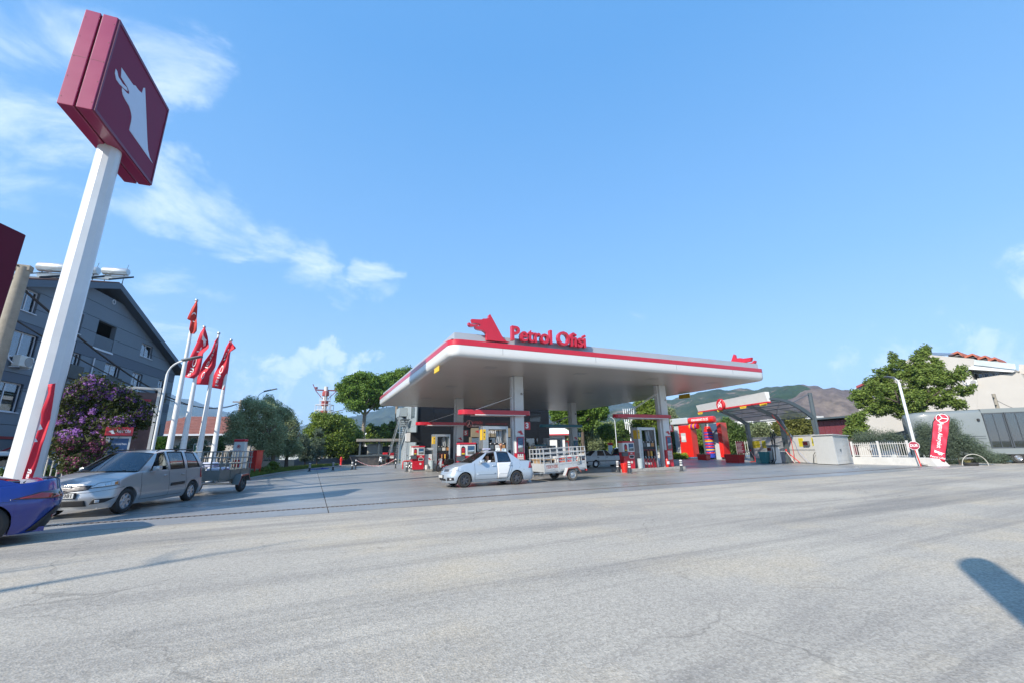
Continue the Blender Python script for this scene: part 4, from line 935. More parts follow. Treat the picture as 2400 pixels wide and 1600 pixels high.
MB().bbox(-1.6, 2.35, -.82, .82, 1.2, 1.9, .15).build('roof', MATS['van_pale'], van); MB().box(-1.4, 2.0, -.86, -.83, 1.28, 1.7).build('side_window', GLASSD, van)
for sx in (-1.5, 1.5):
 for sy in (-.8, .8): MB().lathe([(0, -.1), (.2, -.1), (.32, -.09), (.32, .09), (.2, .1), (0, .1)], (sx, sy, .32), 'y', 18).build('wheel', RUBBER, van)
ia, ib = D(470, 1062, 44), D(640, 1060, 52)
picket_fence('iron_fence', 'dark iron railing on a pale wall in front of the tiled house', (ia.x, ia.y, 0), (ib.x, ib.y, 0), .9, 1.95, .22, .035, BLACK, (.1, .9))
dv = Vector((ib.x-ia.x, ib.y-ia.y, 0)); t = thing('garden_wall', 'pale garden wall below the dark iron railing', 'wall', (ia.x, ia.y, 0), math.atan2(dv.y, dv.x))
MB().box(-8, dv.length+4, -.1, .1, 0, .9).build('wall', PLAS, t)
gs = D(463, 1052, 30.5)
t = thing('information_sign', 'small dark green sign with white pictogram behind the estate car roof', 'sign', (gs.x, gs.y, 0), YAW*-1)
MB().box(-.22, .22, -.02, .02, gs.z-.45, gs.z+.28).build('panel', M('sign_green', (.01, .10, .07), .4), t)
MB().box(-.26, .26, -.012, .03, gs.z-.5, gs.z+.33).build('back_panel', GREY, t)
MB().cyl((0, .04, 0), (0, .04, gs.z-.3), .03).build('post', GALV, t)
pg = MB(); pg.lathe([(0, -.024), (.07, -.024)], (0, 0, gs.z-.05), 'y', 12)
for a in (-.1, .02): pg.box(a, a+.07, -.026, -.021, gs.z+.12, gs.z+.22)
pg.box(-.08, .08, -.026, -.021, gs.z-.34, gs.z-.2); pg.build('pictogram', TXW, t)
ap = D(566, 1028, 36.0)
t = thing('air_water_pillar', 'tall white service pillar with red cap behind the grey trailer', 'pillar', (ap.x, ap.y, 0), -YAW)
MB().hexa([(-.52, -.2, .25), (.52, -.2, .25), (.52, .2, .25), (-.52, .2, .25)], [(-.36, -.16, ap.z-.18), (.36, -.16, ap.z-.18), (.36, .16, ap.z-.18), (-.36, .16, ap.z-.18)]).build('body', WHITE, t)
MB().bbox(-.40, .40, -.19, .19, ap.z-.179, ap.z, .03).build('cap', RED, t)
MB().box(-.58, .58, -.26, .26, .1, .249).build('plinth', CONC, t)
lo = MB().lathe([(.09, -.03), (.12, -.03)], (0, -.172, ap.z-.5), 'y', 18); lo.lathe([(0, -.03), (.05, -.03)], (0, -.172, ap.z-.5), 'y', 12); lo.build('roundel', RED, t)
lettering('lettering', 'Hava & Su', .12, lambda x, y, z: (x, -.21, ap.z-.8+y), REDL, t)
for k in range(3): lettering('lettering', 'ücretsizdir', .09, lambda x, y, z: (x, -.235, ap.z-1.05-.12*k+y), REDL, t)
MB().box(-.22, .22, -.26, -.20, .75, 1.25).build('dispenser_door', RED, t)
cp = D(600, 1075, 38.0); zt_, zb_ = D(602, 1070.5, 38).z, D(600, 1103, 38).z
t = thing('fire_cabinet', 'bright red metal cabinet on legs beside the olive tree', 'cabinet', (cp.x, cp.y, 0), math.radians(-38))
z_b = .55; z_t = 1.85
MB().bbox(-.30, .30, -.30, .30, z_b, z_t, .02).build('cabinet', REDB, t); MB().box(-.26, .26, -.312, -.302, z_b+.05, z_t-.05).build('door', REDB, t); MB().box(-.34, .34, -.34, .34, z_t+.001, z_t+.035).build('lid', REDB, t)
for sx in (-.24, .24):
 for sy in (-.24, .24): MB().box(sx-.03, sx+.03, sy-.03, sy+.03, 0, z_b).build('leg', REDB, t)
hp_ = [G(700, 1098), G(730, 1095), G(750, 1096.5), G(770, 1097.5), G(757, 1098.8), G(735, 1099), G(716, 1100.5), G(722, 1098), G(742, 1095.5)]
o = MB().tube([Vector((p.x, p.y, .04)) for p in hp_], .035, 6).build('garden_hose', M('hose_blue', (.02, .06, .45), .4), smooth=True); props(o, 'blue hose coiled on the concrete near the striped posts', 'hose')
# --- shop building behind the canopy
SX0, SX1, SY = 10.35, 27.2, 47.0
shop = thing('shop_building', 'dark clad two storey filling station shop behind the canopy', 'building', (SX0, SY, 0))
W_ = SX1-SX0
def sx(px): return onY(px, 1040, SY).x-SX0
DRX0, DRX1 = sx(1105), sx(1199)
holes = [(DRX0, 0.1, DRX1-DRX0, 3.0), (sx(1233), .1, sx(1262)-sx(1233), 2.9), (sx(1014), 5.6, 2.6, 1.0), (sx(1243), 5.0, 1.6, 1.1)]
px_ = [0]; 
while px_[-1] < W_-2.0: px_.append(px_[-1]+1.9)
px_.append(W_)
pz = [0, 1.9, 3.75, 5.0, 6.9, 7.6]
for i in range(len(px_)-1):
 for j in range(len(pz)-1):
  mb = MB(); hh = [h for h in holes if h[0] < px_[i+1] and h[0]+h[2] > px_[i] and h[1] < pz[j+1] and h[1]+h[3] > pz[j]]
  hh = [(max(h[0], px_[i]+.008), max(h[1], pz[j]+.008), min(h[0]+h[2], px_[i+1]-.008)-max(h[0], px_[i]+.008), min(h[1]+h[3], pz[j+1]-.008)-max(h[1], pz[j]+.008)) for h in hh]
  wall_rows(hh, px_[i]+.008, px_[i+1]-.008, pz[j]+.008, pz[j+1]-.008, 0, .06, mb)
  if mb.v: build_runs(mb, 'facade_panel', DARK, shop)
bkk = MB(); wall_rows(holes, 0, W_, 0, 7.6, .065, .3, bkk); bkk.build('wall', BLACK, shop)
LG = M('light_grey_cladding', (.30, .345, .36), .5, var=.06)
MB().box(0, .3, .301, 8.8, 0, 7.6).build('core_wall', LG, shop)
pys = [.0, 1.2, 2.4, 3.6, 4.8, 6.0, 7.2, 8.8]; pzs = [0, 1.9, 3.2, 4.4, 5.25, 7.6]
sw = [(1.2, 5.35, 2.6, 1.7), (4.6, .4, .5, 2.6), (5.9, .1, .55, 2.9), (7.2, .1, .55, 2.9)]
for i in range(len(pys)-1):
 for j in range(len(pzs)-1):
  mb = MB(); hh = []
  for h in sw:
   a, b_, c, d = max(h[0], pys[i]+.006), max(h[1], pzs[j]+.006), min(h[0]+h[2], pys[i+1]-.006), min(h[1]+h[3], pzs[j+1]-.006)
   if c > a and d > b_: hh.append((a, b_, c-a, d-b_))
  tmp = MB(); wall_rows(hh, pys[i]+.006, pys[i+1]-.006, pzs[j]+.006, pzs[j+1]-.006, 0, .05, tmp)
  if tmp.v:
   mb.add([(-y_-.001, x_, z_) for x_, y_, z_ in tmp.v], tmp.f); mb.build('side_panel', LG, shop)
for (y_, z_, w_, h_) in sw:
 f = MB().box(-.04, -.002, y_+.04, y_+w_-.04, z_+.04, z_+h_-.04).build('window', M('side_window_glass', (.05, .075, .085), .08, coat=.5), shop)
 MB().box(-.075, -.041, y_, y_+.039, z_, z_+h_).box(-.075, -.041, y_+w_-.039, y_+w_, z_, z_+h_).box(-.075, -.041, y_+.039, y_+w_-.039, z_+h_-.039, z_+h_).build('window_frame', UPVC, f)
MB().cyl((-.10, -.12, 0), (-.10, -.12, 7.4), .09, .09, 10).build('downpipe', SLATE, shop)
MB().box(-.6, W_+.1, -.1, 9, 7.6, 7.95).build('roof', GREY, shop)
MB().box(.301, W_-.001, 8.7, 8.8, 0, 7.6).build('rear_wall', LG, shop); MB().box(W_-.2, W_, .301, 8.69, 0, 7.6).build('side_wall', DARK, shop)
MB().box(-1.0, -.08, 5.9, 8.2, 5.85, 6.9).build('balcony', LG, shop)
MB().hexa([(-.35, 6.0, 4.7), (-.09, 6.0, 4.7), (-.09, 8.1, 4.7), (-.35, 8.1, 4.7)], [(-.95, 6.0, 5.84), (-.7, 6.0, 5.84), (-.7, 8.1, 5.84), (-.95, 8.1, 5.84)]).build('balcony_brace', LG, shop)
BEIGE = M('beige_board', (.30, .25, .17), .5)
MB().box(DRX0-.1, DRX1+.3, -.12, -.004, 3.1, 4.15).build('sign_board', BEIGE, shop)
lettering('sign_lettering', 'market', .6, lambda x, y, z: (sx(1147)+x, -.14, 3.72+y), TXW, shop, .02)
lettering('sign_lettering', 'pro', .6, lambda x, y, z: (sx(1170)+x+.2, -.15, 3.70+y), REDL, shop, .02)
wolf('wolf_mark', lambda u, v, d: (sx(1113)+u, -.125-d, 3.4+v), .6, REDL, shop)
MB().box(DRX0-.3, DRX0-.01, -.10, -.002, .1, 3.09).build('pilaster', BEIGE, shop); MB().box(DRX1+.01, DRX1+.45, -.10, -.002, .1, 3.09).build('pilaster', BEIGE, shop)
n = 5
for k in range(n):
 a, b_ = DRX0+(DRX1-DRX0)*k/n, DRX0+(DRX1-DRX0)*(k+1)/n
 f = MB().box(a, a+.05, .02, .09, .1, 3.09).box(b_-.05, b_, .02, .09, .1, 3.09).box(a+.05, b_-.05, .02, .09, 3.0, 3.09).box(a+.05, b_-.05, .02, .09, .1, .18).build('glazed_door', BLACK, shop)
 MB().box(a+.05, b_-.05, .045, .055, .18, 3.0).build('pane', GLASSW, f)
x0_, x1_ = sx(1233), sx(1262)
f = MB().box(x0_, x0_+.06, .02, .09, .1, 3.0).box(x1_-.06, x1_, .02, .09, .1, 3.0).box(x0_+.06, x1_-.06, .02, .09, 2.92, 3.0).build('window', BLACK, shop); MB().box(x0_+.06, x1_-.06, .045, .055, .1, 2.92).build('pane', GLASSW, f)
MB().box(.35, W_-.3, 3.5, 3.6, .1, 7.4).build('inner_wall', M('shop_interior', (.12, .11, .10), .8, var=.5, scale=1.5), shop)
MB().box(.35, W_-.3, .35, 3.45, .01, .1).build('inner_floor', CONC, shop)
shf = MB()
for k in range(6): shf.box(DRX0+.4+k*1.2, DRX0+1.3+k*1.2, 2.2, 2.7, .1, 1.9)
shf.build('shelving', M('shelf_goods', (.30, .22, .18), .7, var=.8, scale=6), shop)
for (a, z_, w_, h_) in ((sx(1128), 1.4, .5, .8), (sx(1138), 1.5, .45, .7), (sx(1128)+.1, 2.2, .3, .35)): MB().box(a, a+w_, .0, .012, z_, z_+h_).build('notice', WHITED, shop)
for (x_, z_, w_) in ((sx(1014), 5.6, 2.6), (sx(1243), 5.0, 1.6)):
 f = MB().box(x_, x_+w_, .05, .08, z_, z_+1.05).build('upper_window', M('upper_glass', (.02, .024, .03), .08, coat=.5), shop)
bz = D(1115, 988, 50); 
MB().box(sx(1092), sx(1196), -.16, -.005, 4.2, 5.05).build('name_board', M('name_board_dark', (.018, .016, .02), .3), shop)
ex = sx(1096.5); rg = MB().lathe([(.36, -.17), (.40, -.17)], (ex+.1, 0, 4.62), 'y', 28); rg.tube([(ex+.1, -.172, 4.62), (ex+.1, -.172, 4.9)], .025, 4); rg.tube([(ex+.1, -.172, 4.62), (ex-.12, -.172, 4.38)], .025, 4); rg.tube([(ex+.1, -.172, 4.62), (ex+.32, -.172, 4.38)], .025, 4)
rg.build('company_emblem', M('dim_pink', (.25, .10, .10), .5), shop)
lettering('name_lettering', 'AYTEKİN', .42, lambda x, y, z: (sx(1117)+x, -.175, 4.72+y), M('dim_red', (.20, .03, .035), .5), shop, .01, width=sx(1129)-sx(1104))
lettering('name_lettering', 'AKARYAKIT', .26, lambda x, y, z: (sx(1117)+x, -.175, 4.36+y), M('dim_pale', (.35, .30, .30), .5), shop, width=sx(1129)-sx(1104))
lettering('name_lettering', 'AYSAN AKARYAKIT LTD. ŞTİ.', .25, lambda x, y, z: (sx(1163)+x, -.175, 4.62+y), M('dim_red', (.20, .03, .035), .5), shop, width=sx(1190)-sx(1138))
t = thing('display_box', 'black box with white illuminated side at the shop corner', 'display box', (SX0-.15, SY-1.6, 0))
zb_, zt2 = onY(970, 1035, SY-1.6).z, onY(970, 1012, SY-1.6).z
MB().box(-1.35, .1, -.3, .5, zb_, zt2).build('box', BLACK, t); MB().box(-1.4, -1.351, -.2, .4, zb_+.1, zt2-.1).build('side_panel', WHITE, t); MB().box(-1.38, -1.0, -.34, -.301, zb_+.06, zt2-.06).build('front_strip', WHITE, t)
MB().box(0, .1, .5, 1.5, zb_+.3, zb_+.4).build('bracket', BLACK, t)
for k, yy in enumerate(range(1)):
 c_ = onY(971, 1055, SY-1.5); t = thing('meter_box', 'white wall box below the black display box', 'meter box', (c_.x, c_.y, 0)); MB().bbox(-.45, .45, -.15, .15, c_.z-.55, c_.z+.55, .02).build('casing', M('meter_casing', (.55, .57, .54), .5), t); MB().box(-.38, .38, -.165, -.152, c_.z-.48, c_.z+.48).build('door', MATS['meter_casing'], t); MB().box(-.1, .1, .15, 1.4, c_.z-.1, c_.z+.1).build('bracket', GALV, t)
stt = thing('steel_staircase', 'steep grey steel staircase with railing on the flank of the shop', 'stairs', (SX0-.75, SY+12.2, 0), math.radians(-90))
n = 20
for k in range(n):
 f = k/n; x_ = f*8.0; MB().box(x_, x_+.3, -.42, .42, .25+f*5.0, .29+f*5.0).build('tread', SLATE, stt)
for s in (-.46, .46):
 MB().hexa([(-.3, s-.03, 0), (.1, s-.03, 0), (.1, s+.03, 0), (-.3, s+.03, 0)], [(7.9, s-.03, 5.3), (8.3, s-.03, 5.3), (8.3, s+.03, 5.3), (7.9, s+.03, 5.3)]).build('stringer', GALV, stt)
 r_ = MB().cyl((0, s, 1.0), (8.1, s, 6.2), .03)
 for k in range(12): f = k/11; r_.cyl((8.1*f, s, .1+5.2*f), (8.1*f, s, 1.0+5.2*f), .018)
 r_.build('railing', GALV, stt)
MB().box(8.1, 9.2, -.5, .5, 5.2, 5.3).build('landing', SLATE, stt)
MB().box(8.1, 8.2, -.5, -.4, 0, 5.2).box(8.1, 8.2, .4, .5, 0, 5.2).build('support_post', GALV, stt)
# --- open shed with clutter behind the barrier
sp0, sp1 = D(845, 1028, 66), D(935, 1030, 66)
SHX, SHY = sp0.x, 64.0
zt3, zb3 = onY(880, 1027, SHY).z, onY(880, 1033, SHY).z
xa_, xb_ = onY(842, 1030, SHY).x, onY(936, 1030, SHY).x
sh = thing('open_shed', 'low open shed with stained concrete roof edge beyond the barrier chain', 'shed', (xa_, SHY, 0))
w_ = xb_-xa_
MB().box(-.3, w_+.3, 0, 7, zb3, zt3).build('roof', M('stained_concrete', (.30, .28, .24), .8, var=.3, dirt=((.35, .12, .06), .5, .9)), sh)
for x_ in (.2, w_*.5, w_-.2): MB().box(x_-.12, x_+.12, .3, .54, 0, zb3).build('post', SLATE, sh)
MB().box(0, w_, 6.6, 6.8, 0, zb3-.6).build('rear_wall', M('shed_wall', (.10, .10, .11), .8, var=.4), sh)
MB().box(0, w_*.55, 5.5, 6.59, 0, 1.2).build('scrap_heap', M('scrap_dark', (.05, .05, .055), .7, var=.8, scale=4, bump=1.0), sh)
p = onY(878, 1058, SHY+1.5)
t = thing('tank_container', 'white plastic tank in a wire cage under the shed roof', 'tank', (p.x, SHY+2, 0), 0)
MB().bbox(-1.0, 1.0, -.6, .6, .35+1.0, 2.75, .12).build('bottle', M('ibc_plastic', (.45, .43, .36), .5, trans=0), t)
cg = MB()
for k in range(8): x_ = -1.05+2.1*k/7; cg.box(x_-.02, x_+.02, -.68, -.64, 1.3, 2.8)
for k in range(6): z_ = 1.3+1.5*k/5; cg.box(-1.06, 1.06, -.72, -.681, z_-.02, z_+.02)
cg.build('cage', GALV, t); MB().box(-1.05, 1.05, -.65, .65, 0, 1.34).build('stand', M('pallet_brown', (.12, .10, .08), .8, var=.4), t)
p = onY(860, 1078, 58)
t = thing('scrap_skip', 'dented dark grey metal skip left of the parked motorcycle', 'skip', (p.x, 58, 0)); 
MB().hexa([(-1.5, -.5, 0), (2.2, -.5, 0), (2.2, .8, 0), (-1.5, .8, 0)], [(-2.1, -.8, 1.15), (2.4, -.8, 1.25), (2.4, 1, 1.25), (-2.1, 1, 1.15)]).build('hull', M('skip_grey', (.10, .10, .105), .5, var=.5, scale=2, dirt=((.2, .12, .07), .5, 2)), t)
MB().box(-2.2, 2.5, -.88, -.78, 1.12, 1.3).build('rim', SLATE, t)
def crate_stack(px, py, Y, label, n):
 p = onY(px, py, Y)
 t = thing('crate', label, 'crate', (p.x, Y, .3+n*.42), 0, 'red and white crates stacked by the stairs')
 MB().bbox(-.44, .44, -.3, .3, 0, .40, .02).build('box', REDB if n != 1 else WHITED, t); MB().box(-.40, .40, -.315, -.302, .05, .34).build('slatted_front', RED if n != 1 else WHITE, t)
for c_, px in ((0, 904.5), (1, 914)):
 for n_ in range(3): crate_stack(px, 1080, 58.5, ['red bottom crate, ', 'white middle crate, ', 'dark red top crate, '][n_]+('left column of the stack by the stairs' if c_ == 0 else 'right column of the stack by the stairs'), n_)
p = G(799, 1086); p = D(799, 1086, 62)
t = thing('fire_hydrant', 'small red hydrant under the round green trees', 'hydrant', (p.x, p.y, 0)); MB().lathe([(.17, 0), (.13, .1), (.12, .85), (.16, .88), (.12, 1.05), (0, 1.1)], n=14).build('barrel', REDB, t, smooth=True)
MB().cyl((-.22, 0, .7), (.22, 0, .7), .07, .07, 10).build('outlet', REDB, t)
# --- pump islands
SCREEN = M('poster_sky_blue', (.05, .13, .25), .2, var=.6, scale=2.5, stretch=(1, 1, 3))
SCRD = M('poster_landscape', (.16, .16, .15), .4, var=.7, scale=9)
def poster(parent, x0, x1, y, z0, z1, nm='poster'):
 o = MB().box(x0, x1, y-.012, y-.002, z0+(z1-z0)*.32, z1).build(nm, SCREEN, parent)
 MB().box(x0, x1, y-.012, y-.002, z0, z0+(z1-z0)*.319).build(nm, SCRD, parent)
 MB().hexa([(x0, y-.014, z0+(z1-z0)*.30), (x1, y-.014, z0+(z1-z0)*.36), (x1, y-.0125, z0+(z1-z0)*.36), (x0, y-.0125, z0+(z1-z0)*.30)], [(x0, y-.014, z0+(z1-z0)*.45), (x1, y-.014, z0+(z1-z0)*.52), (x1, y-.0125, z0+(z1-z0)*.52), (x0, y-.0125, z0+(z1-z0)*.45)]).build('poster_cloud', M('poster_cloud_white', (.45, .55, .62), .4, var=.2), parent)
ROUNDK = [(-.17, -.075), (-.12, -.1), (.12, -.1), (.17, -.075), (.19, 0), (.17, .075), (.12, .1), (-.12, .1), (-.17, .075), (-.19, 0)]
def kiosk(x, y, label, cap=RED, low=RED):
 t = thing('service_pillar', label, 'service pillar', (x, y, .2), 0, 'red and white service pillars at the ends of the pump islands')
 MB().hexa([(-.46, -.20, 0), (.42, -.20, 0), (.42, .22, 0), (-.46, .22, 0)], [(-.50, -.22, 1.08), (.46, -.22, 1.08), (.46, .24, 1.08), (-.50, .24, 1.08)]).build('lower_body', low, t)
 MB().bbox(-.51, .47, -.23, .25, 1.081, 1.70, .03).build('upper_body', WHITE, t)
 MB().bbox(-.53, .49, -.26, .28, 1.701, 1.80, .02).build('cap', cap, t)
 a = [(-.40, 1.10), (-.16, 1.10), (-.16, 1.50), (-.20, 1.58), (-.28, 1.62), (-.36, 1.58), (-.40, 1.50)]
 o = MB().prism(a, lambda u, v, d: (u, -.232-d, v), 0, .012).build('arched_display', INK, t)
 for k in range(4): MB().box(-.37, -.19, -.250, -.245, 1.17+k*.09, 1.235+k*.09).build('digit_row', YELLOW if k == 0 else REDL, o)
 MB().box(-.02, .40, -.236, -.231, 1.16, 1.63).build('poster_rim', SLATE, t)
 poster(t, .01, .37, -.236, 1.19, 1.60)
 MB().prism([(u*1.15+.18, v*1.15+.78) for u, v in ROUNDK], lambda u, v, d: (u, -.224-d, v), -.01, .012).build('hatch_rim', WHITE, t)
 MB().prism([(u*.95+.18, v*.82+.78) for u, v in ROUNDK], lambda u, v, d: (u, -.236-d, v), .0, .008).build('hatch', INK, t)
 MB().lathe([(0, -.226), (.085, -.226), (.085, -.20)], (.16, 0, .42), 'y', 16).build('round_badge', WHITED, t)
 MB().box(.10, .26, -.226, -.20, .97, 1.03).build('label_plate', WHITED, t)
 MB().box(-.66, -.20, -.34, -.232, .82, 1.07).build('paper_holder', SLATE, t)
 return t
def nozzle(parent, x, y, z, col):
 n = MB().bbox(-.045, .045, -.16, -.02, 0, .34, .02).build('nozzle', col, parent, loc=(x, y, z))
 MB().tube([(0, -.10, .0), (.01, -.13, -.12), (0, -.05, -.22)], .022, 6).build('spout', STEEL, n)
 return n
def dispenser(x0, y, label, w=1.62):
 """portal frame with the pump cabinet inside; x0 = its left edge"""
 t = thing('fuel_dispenser', label, 'fuel dispenser', (x0, y, .2), 0, 'fuel dispensers under steel portals')
 H_ = 2.74
 MB().bbox(0, .34, -.36, .36, 0, H_, .02).build('portal_post', STEEL, t)
 MB().bbox(w-.12, w, -.36, .36, 0, H_, .02).build('portal_post', STEEL, t)
 MB().bbox(.345, w-.125, -.36, .36, H_-.20, H_, .02).build('portal_head', STEEL, t)
 MB().box(.16, .338, -.366, -.361, 0, H_).build('bright_edge', GALV, t)
 MB().box(-.012, -.001, -.26, .1, 1.95, 2.55).box(.0, .155, -.372, -.362, 1.95, 2.55).build('warning_placard', M('placard_yellow', (.72, .45, .02), .5), t)
 MB().lathe([(0, -.378), (.045, -.378)], (.075, 0, 2.38), 'y', 12).build('pictogram', INK, t)
 lettering('placard_lettering', '5', .14, lambda a, b, c: (.075+a, -.378, 2.12+b), INK, t)
 MB().box(.36, w-.13, -.26, .26, 0, 1.22).build('pump_cabinet', RED, t)
 MB().box(.36, w-.13, -.30, .30, 1.221, 1.78).build('display_head', BLACK, t)
 for k, c in enumerate((SLATE, WHITED, M('ochre_label', (.45, .22, .08), .6))):
  a = .42+k*.36; MB().box(a, a+.27, -.312, -.301, 1.42, 1.66).build('display', c, t)
 MB().box(w-.62, w-.3, -.06, .06, 1.781, H_-.25).build('back_plate', GREY, t)
 for k in range(4):
  x_ = .47+k*.27
  MB().box(x_-.07, x_+.07, -.30, -.261, .62, 1.2).build('nozzle_boot', BLACK, t)
  nozzle(t, x_, -.30, .78, (BLACK, M('nozzle_brown', (.45, .20, .10), .5), M('nozzle_yellow', (.70, .42, .08), .5), BLACK)[k])
  pts = [(x_, -.36, .72), (x_+.02, -.46, .35), (x_+.06, -.50, -.02), (x_+.13, -.45, -.12), (x_+.16, -.34, .02), (x_+.15, -.31, .3), (x_+.13, -.29, 1.6), (x_+.10, -.18, 2.0), (x_+.06, -.1, H_-.2)]
  MB().tube(pts, .018, 6).build('hose', BLACK, t)
  MB().cyl((x_, -.32, 1.74), (x_, -.35, 1.74), .035, .035, 8).build('breakaway', WHITED, t)
 lettering('white_lettering', 'V/max', .24, lambda a, b, c: (.36+.42+a, -.268, .30+b), TXW, t, .012)
 return t
def island(x0, x1, yc, label, h=.20):
 t = thing('pump_island', label, 'kerb island', (x0, yc, 0), 0, 'raised concrete pump islands')
 L_ = x1-x0; n = 5
 for k in range(n): MB().bbox(L_*k/n+.005, L_*(k+1)/n-.005, -.62, .62, .0045, h, .02).build('kerb_block', CONC, t)
 return t
PA = .2
def ad_frame(x, y, z0, label, low):
 t = thing('poster_frame', label, 'poster frame', (x, y, 0), 0, 'poster frames mounted on the canopy columns')
 MB().bbox(-.25, .25, -.05, 0, z0, z0+1.0, .015).build('frame', low, t)
 poster(t, -.17, .17, -.052, z0+.10, z0+.92)
 wolf('wolf_mark', lambda u, v, d: (-.17+u, -.0-d, z0+1.12+v), .28, RED, t)
 MB().box(-.2, .2, -.012, -.002, z0-.62, z0-.12).build('price_notice', WHITED, t)
 for k in range(4): MB().box(-.16, .16, -.016, -.0125, z0-.55+k*.1, z0-.51+k*.1).build('notice_line', M('notice_pink', (.5, .2, .2), .6), t)
 for k in range(3): MB().box(-.19+.14*k, -.1+.14*k, -.012, -.002, z0-.1, z0-.02).build('sticker', TXW, t)
 return t
def number_flag(x, y, z, s, label, mat):
 t = thing('number_sign', label, 'sign', (x, y, z), 0, 'numbered signs on the canopy columns')
 MB().bbox(0, .46, -.05, .05, -.23, .25, .02).build('panel', mat, t); MB().box(-.03, -.001, -.04, .04, -.23, .9).build('mounting_bar', mat, t)
 lettering('numeral', s, .46, lambda a, b, c: (.23+a, -.058, .01+b), TXW, t, .02); return t
names = ['three', 'one', 'five', 'seven']
isl = [(7.25, 12.0, 23.35), (18.6, 24.2, 23.35), (7.25, 12.2, 35.1), (18.6, 24.3, 35.4)]
for (x0, x1, yc), nm in zip(isl, names):
 island(x0, x1, yc, 'concrete kerb island carrying the pump at the column numbered '+nm)
kiosk(7.95, 23.2, 'service pillar left of the pump at the column numbered three')
kiosk(19.45, 23.2, 'service pillar right of the striped bollards, by the pump at the column numbered one')
kiosk(7.75, 34.6, 'service pillar by the white box left of the pump at the column numbered five')
kiosk(19.45, 35.2, 'teal capped service pillar at the column numbered seven', TEAL, TEAL)
dispenser(8.87, 23.35, 'dispenser under the portal left of the column numbered three, behind the bald man', 1.60)
dispenser(20.35, 23.35, 'dispenser under the portal left of the column numbered one')
dispenser(8.95, 34.9, 'dispenser behind the scooter, left of the column numbered five', 1.45)
t = thing('gas_dispenser', 'plain grey gas dispenser seen over the white trailer rails', 'fuel dispenser', (20.9, 35.3, .2))
MB().bbox(-.9, .0, -.3, .3, 0, 1.7, .03).build('cabinet', GREY, t); MB().box(-1.0, .75, -.34, .34, 2.25, 2.4).build('roof', GREY, t); MB().box(-1.0, -.7, -.3, .3, 1.701, 2.249).build('post', GREY, t); MB().box(.5, .75, -.3, .3, 0, 2.249).build('post', GREY, t)
MB().box(-.85, -.45, -.312, -.301, 1.75-.45, 1.65).build('display', SLATE, t); MB().bbox(.005, .49, -.25, .25, 0, 1.45, .02).build('meter_case', GREY, t); MB().box(.12, .3, -.262, -.251, .9, 1.1).build('indicator', BLACK, t)
MB().box(-1.2, -.95, -.2, .2, 0, 1.9).build('pipe_guard', GALV, t)
ad_frame(11.32, 23.125, 1.33, 'poster frame on the column numbered three', MAROON)
ad_frame(23.25, 23.125, 1.33, 'poster frame on the column numbered one', RED)
ad_frame(11.36, 34.925, 1.33, 'poster frame on the column numbered five', MAROON)
ad_frame(23.26, 35.175, 1.33, 'teal poster frame on the column numbered seven', TEAL)
number_flag(11.70, 23.4, 2.98, '3', 'red sign with the white numeral three', RED); number_flag(23.60, 23.4, 2.88, '1', 'red sign with the white numeral one', RED)
number_flag(11.72, 35.2, 3.05, '5', 'red sign with the white numeral five', RED); number_flag(23.62, 35.4, 2.9, '7', 'teal sign with the white numeral seven', TEAL)
t = thing('number_sign', 'darker red sign with the numeral 6, half hidden behind the column above the 5', 'sign', (11.5, 35.9, 3.75)); MB().bbox(0, .42, -.05, .05, -.3, .3, .02).build('panel', MAROON, t); lettering('numeral', '6', .4, lambda a, b, c: (.25+a, -.058, b), FLW, t)
t = thing('fire_extinguisher', 'red fire extinguisher by the column numbered one', 'fire extinguisher', (22.72, 22.95, .2)); MB().lathe([(.09, 0), (.1, .03), (.1, .5), (.05, .58), (.03, .66), (0, .66)], n=14).build('cylinder', REDB, t, smooth=True); MB().box(-.11, .11, -.105, -.09, .2, .4).build('label_plate', TXW, t); MB().tube([(0, 0, .64), (.1, -.02, .62), (.14, -.02, .3)], .015, 5).build('hose', BLACK, t)
def bin_(x, y, z, h, r, label, mat, grp=None):
 t = thing('waste_bin', label, 'bin', (x, y, z), 0, grp); MB().lathe([(r*.8, 0), (r, h), (r*1.08, h+.001), (r*1.08, h+.03), (r*.9, h+.03), (r*.75, .05), (0, .05)], n=18).build('bucket', mat, t, smooth=True); return t
BING = M('bin_grey', (.38, .45, .47), .5)
bin_(20.2, 22.85, .2, .62, .19, 'pale grey bin on the island beside the pump at the column numbered one', BING)
bin_(8.75, 34.15, .2, .62, .22, 'grey round bin in front of the white cabinet near the scooter', BING)
bin_(8.33, 34.0, .2, .30, .14, 'small white bucket next to the grey round bin', WHITED)
t = thing('white_cabinet', 'white cabinet and air unit between service pillar and pump at the column numbered five', 'cabinet', (8.55, 34.75, .2))
MB().bbox(-.22, .35, -.15, .2, .35, 1.15, .02).build('cabinet', WHITE, t); MB().bbox(-.2, .42, -.1, .2, 1.45, 1.65, .03).build('top_unit', GREY, t); MB().box(-.15, .3, .0, .15, 1.151, 1.449).build('back_box', SLATE, t); MB().box(-.1, .25, -.1, .15, .0, .349).build('stand', GALV, t)
wolf('wolf_mark', lambda u, v, d: (.0+u, -.152-d, .7+v), .18, RED, t)
t = thing('fire_bucket', 'bright red bucket standing between the striped bollards', 'bucket', (18.62, 22.6, .0045)); MB().lathe([(.0, 0), (.17, 0), (.25, .58), (.23, .58), (.0, .1)], n=18).build('bucket', REDB, t, smooth=True)
